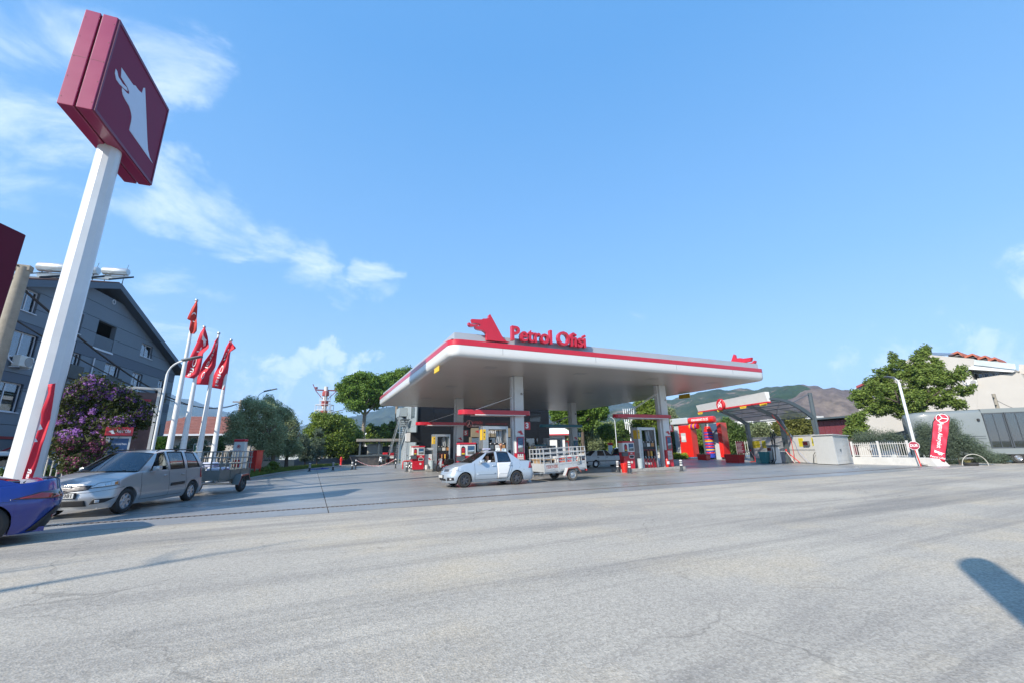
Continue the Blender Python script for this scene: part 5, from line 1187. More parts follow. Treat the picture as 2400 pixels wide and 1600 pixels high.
def make_bollard():
 t = thing('bollard', 'x', 'bollard', (0, 0, .0045), 0, 'black rubber bollards with white bands')
 prof = [(.17, 0), (.17, .03), (.085, .05), (.085, .32), (.10, .33), (.10, .345), (.085, .35), (.085, .51), (.10, .52), (.10, .535), (.085, .545), (.085, .68), (.09, .73), (.07, .77), (0, .78)]
 MB().lathe(prof, n=16).build('body', M('bollard_rubber', (.05, .06, .07), .6), t, smooth=True)
 for z in (.36, .50, .64): MB().lathe([(.086, z), (.092, z+.001), (.092, z+.065), (.086, z+.066)], n=16).build('reflective_band', TXW, t)
 return t
BOL = [(G(725, 1103.6), 'bollard nearest the grass verge'), (G(780, 1101.3), 'bollard right of the blue hose'), (G(825, 1099.5), 'bollard just left of the barrier chain'),
    (Vector((7.15, 35.9, 0)), 'rear bollard of the pair beside the red bench frame'), (Vector((7.28, 34.6, 0)), 'front bollard of the pair beside the red bench frame'),
    (G(1448.8, 1106), 'bollard left of the red bucket'), (G(1476.5, 1108), 'bollard right of the red bucket'), (G(1598, 1103), 'bollard right of the pump at the column numbered one'), (Vector((12.6, 23.0, 0)), 'bollard between silver saloon and white trailer')]
bol = None
for p, lab in BOL:
 lab = 'black and white striped '+lab
 if bol is None: bol = make_bollard(); bol['label'] = lab; bol.location = (p.x, p.y, .0045)
 else: dup(bol, (p.x, p.y, .0045), label=lab)
for (px, py, lab) in ((833, 1099.5, 'left post of the barrier chain'), (927, 1096, 'right post of the barrier chain')):
 p = G(px, py); t = thing('chain_post', 'slim striped '+lab, 'post', (p.x, p.y, .0045), 0, 'slim posts holding the barrier chain')
 MB().lathe([(.13, 0), (.13, .02), (.05, .03), (.05, .98), (0, 1.0)], n=12).build('post', BLACK, t)
 for z in (.45, .8): MB().lathe([(.051, z), (.055, z), (.055, z+.12), (.051, z+.12)], n=12).build('band', TXW, t)
a, b = G(833, 1099.5), G(927, 1096)
ch = thing('barrier_chain', 'red and white barrier chain sagging between two slim posts', 'chain', (a.x, a.y, 0))
n = 54; pts = [Vector(((b.x-a.x)*i/n, (b.y-a.y)*i/n, .9-.62*4*(i/n)*(1-i/n))) for i in range(n+1)]
for i in range(n):
 MB().tube([pts[i], pts[i].lerp(pts[i+1], .97)], .028, 6).build('link', TXW if i % 2 else REDB, ch)
t = thing('hoop_rail', 'red tubular hoop rail in front of the parked motorbike', 'rail', (8.06, 42.4, 0)); MB().tube([(0, 0, 0), (0, 0, .62), (.08, 0, .7), (1.9, 0, .7), (1.98, 0, .62), (1.98, 0, 0)], .06, 8).build('hoop', REDB, t, smooth=True)
t = thing('folded_parasol', 'slim post with red and white nozzle holder beside the bollard pair', 'hose post', (7.5, 35.4, 0)); MB().cyl((0, 0, 0), (0, 0, 1.2), .06).build('post', RED, t); MB().bbox(-.08, .08, -.1, .05, 1.0, 1.5, .02).build('holder', WHITED, t)
# --- two-wheelers
def wheel_mb(r, w, spokes=8, tube=.04):
 pass
def motorcycle(name, label, loc, rz, body, scoot=True):
 t = thing(name, label, 'scooter' if scoot else 'motorcycle', loc, rz)
 for x_ in (-.62, .62):
  w = MB()
  w.lathe([(.19, -.045), (.25, -.055), (.28, -.03), (.285, 0), (.28, .03), (.25, .055), (.19, .045), (.19, -.045)], (x_, 0, .285), 'y', 22)
  wo_ = w.build('wheel', RUBBER, t, smooth=True); r_ = MB().lathe([(.03, -.05), (.19, -.04), (.19, .04), (.03, .05)], (x_, 0, .285), 'y', 14); r_.build('rim', DALLOY, wo_)
 f = MB(); f.tube([(-.62, 0, .30), (-.58, 0, .55), (-.42, 0, .98)], [.045, .05, .04], 8); f.build('fork', CHROME, t)
 if scoot:
  sh_ = MB(); sh_.hexa([(-.55, -.16, .42), (-.48, -.2, .3), (-.48, .2, .3), (-.55, .16, .42)], [(-.44, -.10, 1.0), (-.36, -.12, 1.0), (-.36, .12, 1.0), (-.44, .10, 1.0)]); sh_.build('leg_shield', M('scooter_silver', (.5, .52, .55), .3, metal=.4), t)
  MB().bbox(-.48, .1, -.17, .17, .24, .32, .03).build('footboard', BLACK, t)
 else:
  MB().bbox(-.25, .25, -.13, .13, .3, .62, .06).build('engine', DALLOY, t)
 MB().tube([(-.1 if scoot else -.35, 0, .6 if scoot else .78), (.1, 0, .66), (.45, 0, .66), (.75, 0, .72)], [.14, .17, .17, .08], 10).build('body_shell', body, t, smooth=True)
 MB().tube([(.0, 0, .80), (.3, 0, .83), (.7, 0, .86)], [.10, .14, .09], 10).build('seat', BLACK, t, smooth=True)
 h = MB(); h.tube([(-.34, -.34, 1.06), (-.42, -.12, 1.0), (-.42, .12, 1.0), (-.34, .34, 1.06)], .018, 6); h.build('handlebar', BLACK, t)
 MB().lathe([(0, -.08), (.08, -.06), (.09, 0), (.05, .06)], (-.5, 0, .92), 'x', 12).build('headlight', CHROME, t)
 m_ = MB()
 for s in (-1, 1): m_.cyl((-.38, s*.3, 1.06), (-.38, s*.36, 1.22), .008, .008, 5); m_.bbox(-.4, -.37, s*.37-.06, s*.37+.06, 1.2, 1.28, .01)
 m_.build('mirror', BLACK, t); MB().cyl((.1, .16, .05), (.3, .2, .35), .02).build('stand', BLACK, t)
 return t
motorcycle('scooter', 'black and silver scooter parked against the pump behind the silver saloon', (9.75, 33.6, .0045), math.radians(12), BLACK)
motorcycle('motorcycle', 'dark motorbike parked by the shop wall behind the red hoop rail', (9.3, 44.3, .0045), math.radians(60), BLACK, False)
p = onY(881, 1083, 56.5); motorcycle('motorcycle', 'cream scooter parked in front of the open shed', (p.x+.7, 56.5, 0), math.radians(60), M('cream_paint', (.45, .38, .25), .4))
b_ = thing('bicycle', 'old bicycle leaning behind the red hoop rail', 'bicycle', (9.4, 43.2, .0045), math.radians(10))
for x_ in (-.5, .5):
 MB().lathe([(.31, -.015), (.335, -.015), (.335, .015), (.31, .015), (.31, -.015)], (x_, 0, .335), 'y', 26).build('wheel', RUBBER, b_)
 sp = MB(); [sp.cyl((x_, 0, .335), (x_+.31*math.cos(a), 0, .335+.31*math.sin(a)), .004, .004, 4) for a in np.linspace(0, 2*math.pi, 13)[:-1]]; sp.build('spokes', STEEL, b_)
MB().tube([(-.5, 0, .335), (-.35, 0, .85), (.1, 0, .35), (.5, 0, .335), (.15, 0, .8), (-.33, 0, .78)], .016, 6).tube([(.1, 0, .35), (.18, 0, .92)], .016, 6).build('frame', DALLOY, b_); MB().bbox(.06, .3, -.07, .07, .92, .97, .02).build('saddle', BLACK, b_); MB().tube([(-.3, -.25, .98), (-.35, 0, .92), (-.3, .25, .98)], .012, 6).build('handlebar', STEEL, b_)
# --- vehicles
def smooth(t): t = max(0.0, min(1.0, t)); return t*t*(3-2*t)
def interp(pts, x):
 if x <= pts[0][0]: return pts[0][1]
 for (a, b), (c, d) in zip(pts, pts[1:]):
  if x <= c: return b+(d-b)*(x-a)/(c-a) if c > a else d
 return pts[-1][1]
def cinterp(pts, x):
 """smooth (monotone-ish) interpolation"""
 n = len(pts)
 if x <= pts[0][0]: return pts[0][1]
 if x >= pts[-1][0]: return pts[-1][1]
 for i in range(n-1):
  if pts[i][0] <= x <= pts[i+1][0]:
   x0, y0 = pts[i]; x1, y1 = pts[i+1]; h = x1-x0
   m = lambda j: ((pts[j+1][1]-pts[j-1][1])/(pts[j+1][0]-pts[j-1][0]) if 0 < j < n-1 else (pts[1][1]-pts[0][1])/(pts[1][0]-pts[0][0]) if j == 0 else (pts[-1][1]-pts[-2][1])/(pts[-1][0]-pts[-2][0]))
   t = (x-x0)/h; return (2*t**3-3*t*t+1)*y0+(t**3-2*t*t+t)*h*m(i)+(-2*t**3+3*t*t)*y1+(t**3-t*t)*h*m(i+1)
class Car:
 def __init__(c, name, label, L, W, sh, axles, wr, ground, paint, nose=(.55, 2.6), tail=(.45, 3.0), prof=None, arch=1.13, cat='car', group=None):
  c.L, c.W, c.hw = L, W, W/2; c.sh = sh; c.ax = axles; c.wr = wr; c.gr = ground; c.paint = paint
  c.nose, c.tail, c.arch = nose, tail, arch
  c.prof = prof or [(ground, -.10), (ground+.12, -.03), (.42, 0.0), (.62, .0), (.80, -.025), (1.0, -.06), (1.2, -.10)]
  c.t = thing(name, label, cat, group=group)
  pts = []
  d, n = nose
  for k in range(0, 15):
   a = math.pi/2*k/14; pts.append((d*(1-math.cos(a)**(2/n)), c.hw*math.sin(a)**(2/n)))
  x = d+.05
  xs = [x]
  while x < L-tail[0]-.03: x += .05; xs.append(x)
  pts += [(q, c.hw) for q in xs if q < L-tail[0]-.01]
  d, n = tail
  for k in range(14, -1, -1):
   a = math.pi/2*k/14; pts.append((L-d*(1-math.cos(a)**(2/n)), c.hw*math.sin(a)**(2/n)))
  c.out = pts; c.s = [0]
  for (a, b), (e, f) in zip(pts, pts[1:]): c.s.append(c.s[-1]+math.hypot(e-a, f-b))
  c.S = c.s[-1]
  c.lean_f = lambda z: .0; c.lean_r = lambda z: .0
 def outpt(c, s):
  s = max(0, min(c.S, s))
  import bisect
  i = min(max(bisect.bisect_right(c.s, s)-1, 0), len(c.s)-2); f = (s-c.s[i])/max(1e-9, c.s[i+1]-c.s[i])
  a, b = c.out[i], c.out[i+1]; p = (a[0]+(b[0]-a[0])*f, a[1]+(b[1]-a[1])*f)
  i0, i1 = max(0, i-1), min(len(c.out)-1, i+2); tx, ty = c.out[i1][0]-c.out[i0][0], c.out[i1][1]-c.out[i0][1]; l = math.hypot(tx, ty)
  return p, (-ty/l, tx/l) if True else None
 def wall(c, s, z, off=0.0, side=-1):
  (x, y), n = c.outpt(s); o = cinterp(c.prof, z)+off
  nx, ny = n; x2, y2 = x+nx*o, max(0.0, y+ny*o) if y > 1e-6 else 0.0
  if s < 1e-6 or s > c.S-1e-6: y2 = 0.0
  f = 1-smooth(x/(c.L*.22)); r = 1-smooth((c.L-x)/(c.L*.2))
  x2 += c.lean_f(z)*f - c.lean_r(z)*r
  return (x2, side*y2, z)
 def s_of_x(c, x):
  for i in range(len(c.out)-1):
   if c.out[i][0] <= x <= c.out[i+1][0] and c.out[i][1] > c.hw*.5: return c.s[i]+(x-c.out[i][0])
  return c.s[8] if x < c.L/2 else c.s[-9]
 def bottom(c, x):
  z = c.gr
  for a in c.ax:
   R = c.wr*c.arch
   if abs(x-a) < R: z = max(z, c.wr+math.sqrt(R*R-(x-a)**2)*1.0)
  return z
 def body(c, deck_front, deck_rear, cab0, cab1, crown=.05, deck=True):
  nz = 13; mb = MB()
  ss = sorted(set([round(v, 4) for v in c.s] + [round(c.s_of_x(a)+d, 4) for a in c.ax for d in np.linspace(-c.wr*c.arch, c.wr*c.arch, 25)]))
  cols = {-1: [], 1: []}
  for side in (-1, 1):
   for s in ss:
    (x, y), _ = c.outpt(s); zb = c.bottom(x) if y > c.hw*.8 else c.gr; zt = c.sh(x)
    col = []
    for k in range(nz):
     z = zb+(zt-zb)*k/(nz-1); off = 0
     if k == nz-1: off = -.035
     elif k == nz-2: z = zt-.012; off = -.012
     elif k == nz-3: z = zt-.04; off = -.002
     col.append(c.wall(s, z, off, side))
    inn = Vector(col[0]); (x_, y_), n = c.outpt(s); col.insert(0, (inn.x-n[0]*.14, inn.y-side*n[1]*.14, inn.z))
    cols[side].append(col)
   mb.grid(cols[side])
  for (lo, hi) in ((-1, cab0), (cab1, 99)):
   rows = []
   for i, s in enumerate(ss):
    (x, y), _ = c.outpt(s)
    a, b = Vector(cols[-1][i][-1]), Vector(cols[1][i][-1])
    if lo <= a.x <= hi:
     cr = crown*min(1, abs(a.y-b.y)/c.W)
     rows.append([(a.lerp(b, k/12)+Vector((0, 0, cr*(1-(2*k/12-1)**2)))) for k in range(13)])
   if deck: mb.grid(rows)
  mb.box(.2, c.L-.2, -c.hw+.22, c.hw-.22, c.gr+.0, c.gr+.08)
  return mb.build('body', c.paint, c.t, smooth=True, angle=38)
 def patch(c, name, pts, mat, off=.006, side=-1, parent=None, n=8, th=0.0):
  """pts: 4 corners (s,z) a,b,c,d counter clockwise; wraps on the wall"""
  P = []
  for j in range(n+1):
   row = []
   for i in range(n+1):
    u, v = i/n, j/n
    s = (1-v)*((1-u)*pts[0][0]+u*pts[1][0])+v*((1-u)*pts[3][0]+u*pts[2][0]); z = (1-v)*((1-u)*pts[0][1]+u*pts[1][1])+v*((1-u)*pts[3][1]+u*pts[2][1])
    row.append(c.wall(s, z, off, side))
   P.append(row)
  mb = MB(); mb.grid(P)
  o = mb.build(name, mat, parent or c.t, smooth=True, angle=60)
  md = o.modifiers.new('thick', 'SOLIDIFY'); md.thickness = th or .006; md.offset = 0
  return o
 def strip(c, name, pl, w, mat, off=.004, side=-1, parent=None):
  """thin line on the wall through (s,z) points"""
  vs, fs = [], []
  n = 0; mb = MB()
  for (s0, z0), (s1, z1) in zip(pl, pl[1:]):
   k = max(2, int(math.hypot(s1-s0, z1-z0)/.08)); dx, dz = s1-s0, z1-z0; l = math.hypot(dx, dz); nx, nz = -dz/l*w/2, dx/l*w/2
   P = [[c.wall(s0+dx*i/k+nx, z0+dz*i/k+nz, off, side) for i in range(k+1)], [c.wall(s0+dx*i/k-nx, z0+dz*i/k-nz, off, side) for i in range(k+1)]]
   mb.grid(P)
  return mb.build(name, mat, parent or c.t)
 def cabin(c, belt, a0, a1, r0, r1, roofz, wtop, windows, pillar_y=.03, crown=.05, glass=GLASSC, roofmat=None, wb=None, open_=(), ws_bow=.16, rear_bow=.08, roof_rail=None):
  """a0 screen base x, a1 screen top x, r0 roof rear x, r1 rear glass base x; windows: list of (x0b,x0t,x1b,x1t); wb: half width at the belt"""
  wb = wb or c.hw-.055; c.wb, c.wt, c.roofz = wb, wtop, roofz; c.belt = belt
  def side_pt(xb, xt, v, side, off=0.0):
   zb, zt = belt(xb)-.01, roofz(xt); x = xb+(xt-xb)*v; z = zb+(zt-zb)*v; w = wb+(wtop-wb)*(v**1.25)
   e = .10*(1-smooth((x-a0)/.9))+.08*(1-smooth((r1-x)/.9)); return (x, side*(w-e*.35+off), z)
  c.side_pt = side_pt
  pillars = []
  edges = [(a0, a1)]
  for (b0, t0, b1, t1) in windows: edges += [(b0, t0), (b1, t1)]
  edges.append((r1, r0))
  roofm = roofmat or c.paint
  for side in (-1, 1):
   for i in range(0, len(edges)-1, 2):
    mb = MB()
    (p0, q0), (p1, q1) = edges[i], edges[i+1]
    for off in (0.0, -.05):
     mb.grid([[side_pt(p0, q0, v, side, off), side_pt((p0+p1)/2, (q0+q1)/2, v, side, off), side_pt(p1, q1, v, side, off)] for v in np.linspace(0, 1, 7)])
    for (p, q) in ((p0, q0), (p1, q1)):
     mb.grid([[side_pt(p, q, v, side, 0), side_pt(p, q, v, side, -.05)] for v in np.linspace(0, 1, 7)])
    mb.build('pillar', c.paint, c.t, smooth=True, angle=35)
   for k, (b0, t0, b1, t1) in enumerate(windows):
    if (side, k) in open_: continue
    P = [[side_pt(b0+(b1-b0)*u, t0+(t1-t0)*u, v, side, -.012) for u in np.linspace(0, 1, 6)] for v in np.linspace(0.01, .97, 5)]
    fr_ = MB(); fr_.grid(P); fo = fr_.build('side_window', glass, c.t, smooth=True)
    rb = MB(); w_ = .028
    def rim(u0, v0, u1, v1, du, dv):
     n = 6; rb.grid([[side_pt(b0+(b1-b0)*(u0+(u1-u0)*i/n), t0+(t1-t0)*(u0+(u1-u0)*i/n), v0+(v1-v0)*i/n, side, .002) for i in range(n+1)],
         [side_pt(b0+(b1-b0)*(u0+(u1-u0)*i/n+du), t0+(t1-t0)*(u0+(u1-u0)*i/n+du), v0+(v1-v0)*i/n+dv, side, .002) for i in range(n+1)]])
    L_ = b1-b0; ku = w_/max(L_, .2); kv = w_/.45
    rim(0, 0, 1, 0, 0, kv); rim(0, 1, 1, 1, 0, -kv); rim(0, 0, 0, 1, ku, 0); rim(1, 0, 1, 1, -ku, 0)
    rb.build('window_seal', BLACK, fo)
  rows = []
  xs = np.linspace(a1, r0, 16)
  for x in xs:
   row = []
   for v in np.linspace(-1, 1, 13):
    bow = 0.10*(1-v*v); f = (x-a1)/(r0-a1)
    xx = x - (ws_bow*.6*(1-v*v))*(1-f) + (rear_bow*(1-v*v))*f
    yy = side_pt(x, x, 1.0, 1)[1]*v if abs(v) < .99 else side_pt(x, x, 1.0, 1)[1]*v
    row.append((xx, yy, roofz(x)+crown*(1-abs(v)**2.6)))
   rows.append(row)
  mb = MB(); mb.grid(rows)
  mb.grid([[(p[0], p[1]*.985, p[2]-.04) for p in r_] for r_ in rows])
  mb.build('roof', roofm, c.t, smooth=True, angle=50)
  def screen(name, xb, xt, bow_b, bow_t, sgn):
   P = []
   for v in np.linspace(0.0, 1, 7):
    row = []
    for u in np.linspace(-1, 1, 13):
     B = side_pt(xb, xt, v, 1); bow = bow_b*(1-v)+bow_t*v
     row.append((B[0]+sgn*bow*(1-u*u), (B[1]-.004)*u, B[2]+(crown*(1-abs(u)**2.6))*v+.02*(1-v)*(1-u*u)))
    P.append(row)
   o = MB(); o.grid([[(p[0]-sgn*.0, p[1]*.95, p[2]) for p in r_] for r_ in P]); fo = o.build(name, glass, c.t, smooth=True)
   e = MB()
   for r0_, r1_ in ((P[0], [(p[0]-sgn*.03, p[1], p[2]+.035) for p in P[0]]), (P[-1], [(p[0]+sgn*.0, p[1], p[2]-.035) for p in P[-1]])):
    e.grid([[(p[0]+sgn*.004, p[1], p[2]+.004) for p in r0_], [(p[0]+sgn*.004, p[1], p[2]+.004) for p in r1_]])
   for k in (0, -1): e.grid([[(r_[k][0]+sgn*.004, r_[k][1], r_[k][2]+.003) for r_ in P], [(r_[k][0]+sgn*.004, r_[k][1]*.93, r_[k][2]+.003) for r_ in P]])
   e.build('screen_surround', BLACK, fo)
   return fo
  screen('windscreen', a0, a1, -ws_bow*1.3, -ws_bow*.6, 1); screen('rear_window', r1, r0, rear_bow*1.2, rear_bow, 1)
  it = MB(); it.box(a0+.1, r1-.1, -wb+.08, wb-.08, c.gr+.08, c.gr+.16); it.box(a0-.05, a0+.35, -wb+.1, wb-.1, belt(a0)-.25, belt(a0)-.02)
  it.build('interior', M('car_interior', (.02, .02, .022), .8), c.t)
  for sx_ in (a0+1.15, a0+2.0):
   for sy_ in ((-.36, .36) if sx_ < a0+1.5 else (0,)):
    w_ = .24 if sy_ else .58
    s_ = MB(); s_.bbox(sx_-.5, sx_+.05, sy_-w_, sy_+w_, .42, .58, .05); s_.bbox(sx_-.02, sx_+.14, sy_-w_, sy_+w_, .5, 1.08, .06)
    if sy_: s_.bbox(sx_+.02, sx_+.12, sy_-.13, sy_+.13, 1.1, 1.27, .04)
    s_.build('seat', M('seat_cloth', (.035, .033, .035), .9), c.t)
  MB().lathe([(.17, 0), (.19, 0), (.19, .02), (.17, .02), (.17, 0)], (a0+.42, .36*(-1), belt(a0)-.02), 'x', 18).build('steering_wheel', BLACK, c.t)
 def wheels(c, rim='spoke', n=6, rimmat=CHROME, tw=.19, yoff=.0, steer=0.0, cap=None):
  for a in c.ax:
   for side in (-1, 1):
    y = side*(c.hw-.11+yoff)
    R, r = c.wr, c.wr*.66
    e = MB(); e.lathe([(r, -tw/2), (r+.02, -tw/2-.01), (R-.05, -tw/2-.012), (R-.012, -tw/2+.02), (R, -tw/2+.05), (R, tw/2-.05), (R-.012, tw/2-.02), (R-.05, tw/2+.012), (r+.02, tw/2+.01), (r, tw/2), (r-.01, 0), (r, -tw/2)], (0, 0, 0), 'y', 40)
    w = e.build('wheel', RUBBER, c.t, smooth=True, angle=45, loc=(a, y, R))
    if steer and a == c.ax[0]: w.rotation_euler = (0, 0, steer)
    o = side
    q = MB(); q.lathe([(r-.004, o*tw*.42), (r-.03, o*tw*.46), (r-.035, o*tw*.36), (r*.86, o*tw*.1), (.02, o*tw*.08)], (0, 0, 0), 'y', 30)
    if rim == 'spoke':
     for k in range(n):
      t_ = 2*math.pi*k/n+.2; ca, sa = math.cos(t_), math.sin(t_); pa, pb = -sa, ca; h0, h1 = .045, .028
      y0, y1, y2 = o*tw*.26, o*tw*.36, o*tw*.40
      q.hexa([(ca*.04+pa*h0, y0, sa*.04+pb*h0), (ca*.04-pa*h0, y0, sa*.04-pb*h0), (ca*(r-.02)-pa*h1, y0+o*.02, sa*(r-.02)-pb*h1), (ca*(r-.02)+pa*h1, y0+o*.02, sa*(r-.02)+pb*h1)],
    [(ca*.04+pa*h0*.8, y1, sa*.04+pb*h0*.8), (ca*.04-pa*h0*.8, y1, sa*.04-pb*h0*.8), (ca*(r-.02)-pa*h1*.8, y2, sa*(r-.02)-pb*h1*.8), (ca*(r-.02)+pa*h1*.8, y2, sa*(r-.02)+pb*h1*.8)])
    elif rim == 'cap':
     q.lathe([(0, o*tw*.5), (r*.35, o*tw*.48), (r*.9, o*tw*.42), (r-.01, o*tw*.36)], (0, 0, 0), 'y', 30)
    q.lathe([(0, o*tw*.44), (.045, o*tw*.43), (.055, o*tw*.3)], (0, 0, 0), 'y', 14)
    q.build('rim', rimmat, w, smooth=True, angle=30)
    MB().lathe([(r*.80, o*tw*.0), (.02, o*tw*.0)], (0, 0, 0), 'y', 20).build('brake_disc', M('wheel_well', (.012, .012, .012), .8), w)
    z_ = MB(); RR = c.wr*c.arch
    z_.grid([[(a+(RR+.01)*math.cos(t_), side*(c.hw-.12), R+(RR+.01)*math.sin(t_)) for t_ in np.linspace(-.15, math.pi+.15, 18)], [(a+(RR+.01)*math.cos(t_), side*(c.hw-.52), R+(RR+.01)*math.sin(t_)) for t_ in np.linspace(-.15, math.pi+.15, 18)]])
    fan_ = [(a+(RR+.01)*math.cos(t_), side*(c.hw-.515), R+(RR+.01)*math.sin(t_)) for t_ in np.linspace(.0, math.pi, 16)]; z_.add(fan_, [tuple(range(16))])
    z_.build('wheel_arch_liner', MATS['wheel_well'], c.t)
 def mirror(c, x, z, mat, side):
  y = side*(c.hw+.06); o = MB().bbox(x-.07, x+.09, min(y-.09, y+.09), max(y-.09, y+.09), z-.06, z+.08, .03).build('door_mirror', mat, c.t, smooth=True)
  MB().box(x-.02, x+.03, min(side*(c.hw-.06), side*(c.hw+.0)), max(side*(c.hw-.06), side*(c.hw+.0)), z-.04, z).build('mirror_arm', BLACK, o)
 def handle(c, x, z, mat, side=-1):
  s = c.s_of_x(x); c.patch('door_handle', [(s-.08, z-.015), (s+.08, z-.015), (s+.08, z+.02), (s-.08, z+.02)], mat, .022, side, n=3, th=.02)
 def place(c, loc, rz, scale=1.0):
  c.t.location = loc; c.t.rotation_euler = (0, 0, rz); c.t.scale = (scale,)*3
SEAM = M('door_seam', (.02, .02, .022), .6)
SILV = M('silver_metallic', (.42, .435, .45), .28, metal=.5, var=.02, coat=.7); SILV2 = M('pale_blue_silver', (.44, .50, .56), .28, metal=.4, var=.03, coat=.6)
LAMPG = M('headlamp_clear', (.62, .64, .66), .08, coat=1.0, metal=.3, var=.3, scale=9); TAILR = M('tail_lamp_red', (.30, .008, .012), .12, coat=1); PLATE = M('number_plate', (.55, .55, .53), .5)
ORG_ = M('indicator_orange', (.5, .18, .03), .3)
c = Car('estate_car', 'silver estate car with black roof rails in front of the grey trailer', 4.45, 1.74, lambda x: cinterp([(0, .74), (.25, .80), (.75, .94), (1.15, 1.02), (1.6, 1.03), (3.0, 1.05), (4.45, 1.06)], x), (.83, 3.73), .315, .20, SILV, nose=(.62, 2.5), tail=(.35, 3.6),
  prof=[(.20, -.07), (.30, -.02), (.42, .01), (.55, .0), (.68, -.006), (.80, -.03), (.95, -.05), (1.06, -.06)])
c.lean_f = lambda z: .0 if z < .5 else (z-.5)*.22
c.lean_r = lambda z: -.02 if z < .5 else (z-.5)*.06
c.body(None, None, 1.22, 4.12, .055)
belt = lambda x: cinterp([(1.1, 1.02), (1.6, 1.03), (3.0, 1.05), (4.5, 1.08)], x)
roof = lambda x: cinterp([(1.95, 1.50), (2.5, 1.565), (3.3, 1.57), (4.15, 1.53)], x)
c.cabin(belt, 1.20, 2.02, 4.16, 4.36, roof, .60, [(1.62, 2.12, 2.44, 2.44), (2.53, 2.53, 3.26, 3.30), (3.40, 3.44, 4.14, 3.98)], ws_bow=.16, open_=((-1, 0),))
c.wheels('spoke', 7, CHROME)
S = c.s_of_x
for sd_ in (-1, 1):
 hb_ = c.patch('headlight', [(.47, .685), (1.08, .735), (1.05, .865), (.60, .81)], SLATE, .006, sd_); c.patch('lens', [(.49, .70), (1.06, .748), (1.035, .853), (.61, .80)], LAMPG, .012, sd_, hb_); c.patch('reflector_bowl', [(.74, .735), (.86, .745), (.86, .81), (.75, .80)], CHROME, .017, sd_, hb_); c.patch('indicator', [(.94, .75), (1.02, .757), (1.01, .83), (.94, .82)], ORG_, .017, sd_, hb_)
for sd_ in (-1, 1):
 g_ = c.patch('grille', [(0, .60), (.46, .655), (.50, .755), (0, .745)], BLACK, .008, sd_)
 for k in range(3): c.strip('grille_bar', [(0, .625+.037*k), (.46, .675+.03*k)], .010, DALLOY, .016, sd_, g_)
 c.strip('chrome_lip', [(0, .765), (.54, .785)], .022, CHROME, .016, sd_, g_)
 c.patch('lower_intake', [(0, .27), (.50, .27), (.46, .41), (0, .41)], M('intake_mesh', (.02, .02, .022), .7, var=.6, scale=60), .012, sd_)
 f_ = c.patch('fog_lamp_recess', [(.55, .31), (.82, .34), (1.02, .44), (.60, .43)], BLACK, .010, sd_); f_2 = c.patch('fog_lamp', [(.64, .345), (.72, .345), (.72, .41), (.64, .41)], LAMPG, .022, sd_, f_)
 c.strip('bumper_seam', [(0, .575), (.5, .59), (1.05, .66), (1.25, .68)], .008, SEAM, .004, sd_)
em = MB().prism([(-.11, .72), (.11, .72), (.14, .775), (-.14, .775)], lambda u, v, d: (c.wall(0, .73)[0]-.02-d, u, v), 0, .02).build('badge', CHROME, c.t)
pl = MB().box(-.05, -.035, -.26, .26, .475, .585).build('number_plate', PLATE, c.t); lettering('plate_lettering', '34 JE 381', .115, lambda x, y, z: (-.053, -x, .53+y), INK, pl, .003, width=.46)
MB().box(-.034, -.0, -.28, .28, .46, .60).build('plate_holder', BLACK, c.t)
for s_ in (1.30, 2.49, 3.34):
 tz = 1.0; c.strip('door_seam', [(S(s_)+(0 if s_ > 1.4 else 0), .30), (S(s_+(.0 if s_ > 1.4 else .0)), 1.0)], .012, SEAM, .003, -1)
c.strip('sill_seam', [(S(1.30), .30), (S(3.2), .30)], .010, SEAM, .003, -1)
c.patch('side_moulding', [(S(2.56), .555), (S(3.26), .575), (S(3.26), .66), (S(2.56), .64)], BLACK, .012, -1)
for x_ in (2.30, 3.16): c.handle(x_, .875, SILV)
c.strip('body_crease', [(S(1.3), .42), (S(3.3), .44)], .018, SILV, .008, -1)
c.mirror(1.72, 1.08, SILV, -1); c.mirror(1.72, 1.08, SILV, 1)
rr = MB()
for sd_ in (-1, 1): rr.tube([(2.15, sd_*.57, 1.575), (2.3, sd_*.57, 1.625), (3.9, sd_*.57, 1.635), (4.05, sd_*.57, 1.57)], .017, 6); rr.box(3.0, 3.1, sd_*.57-.018, sd_*.57+.018, 1.57, 1.63)
rr.build('roof_rail', BLACK, c.t)
MB().cyl((2.12, 0, 1.585), (2.0, 0, 1.80), .006, .004, 5).build('aerial', BLACK, c.t)
c.patch('tail_light', [(S(4.12), .72), (S(4.12)+.33, .72), (S(4.12)+.28, 1.03), (S(4.12)+.06, 1.03)], TAILR, .008, -1)
wp_ = MB(); wp_.tube([(1.14, -.5, 1.065), (1.22, .1, 1.10)], .012, 5); wp_.tube([(1.12, .15, 1.075), (1.22, .6, 1.09)], .012, 5); wp_.build('wiper', BLACK, c.t)
rzw = math.radians(90-16.5)
def place_by_wheel(c, ax_i, P, rz, sc=1.0):
 """puts the near side wheel contact of axle ax_i at ground point P"""
 v = Vector((c.ax[ax_i], -(c.hw-.11), 0))*sc; v.rotate(Matrix.Rotation(rz, 3, 'Z')); c.place((P.x-v.x, P.y-v.y, .0045), rz, sc)
place_by_wheel(c, 0, G(279, 1202.5), rzw, 1.09); WAG = c
BLUEP = M('deep_blue_paint', (.010, .028, .22), .18, var=.01, coat=1.0, metal=.2)
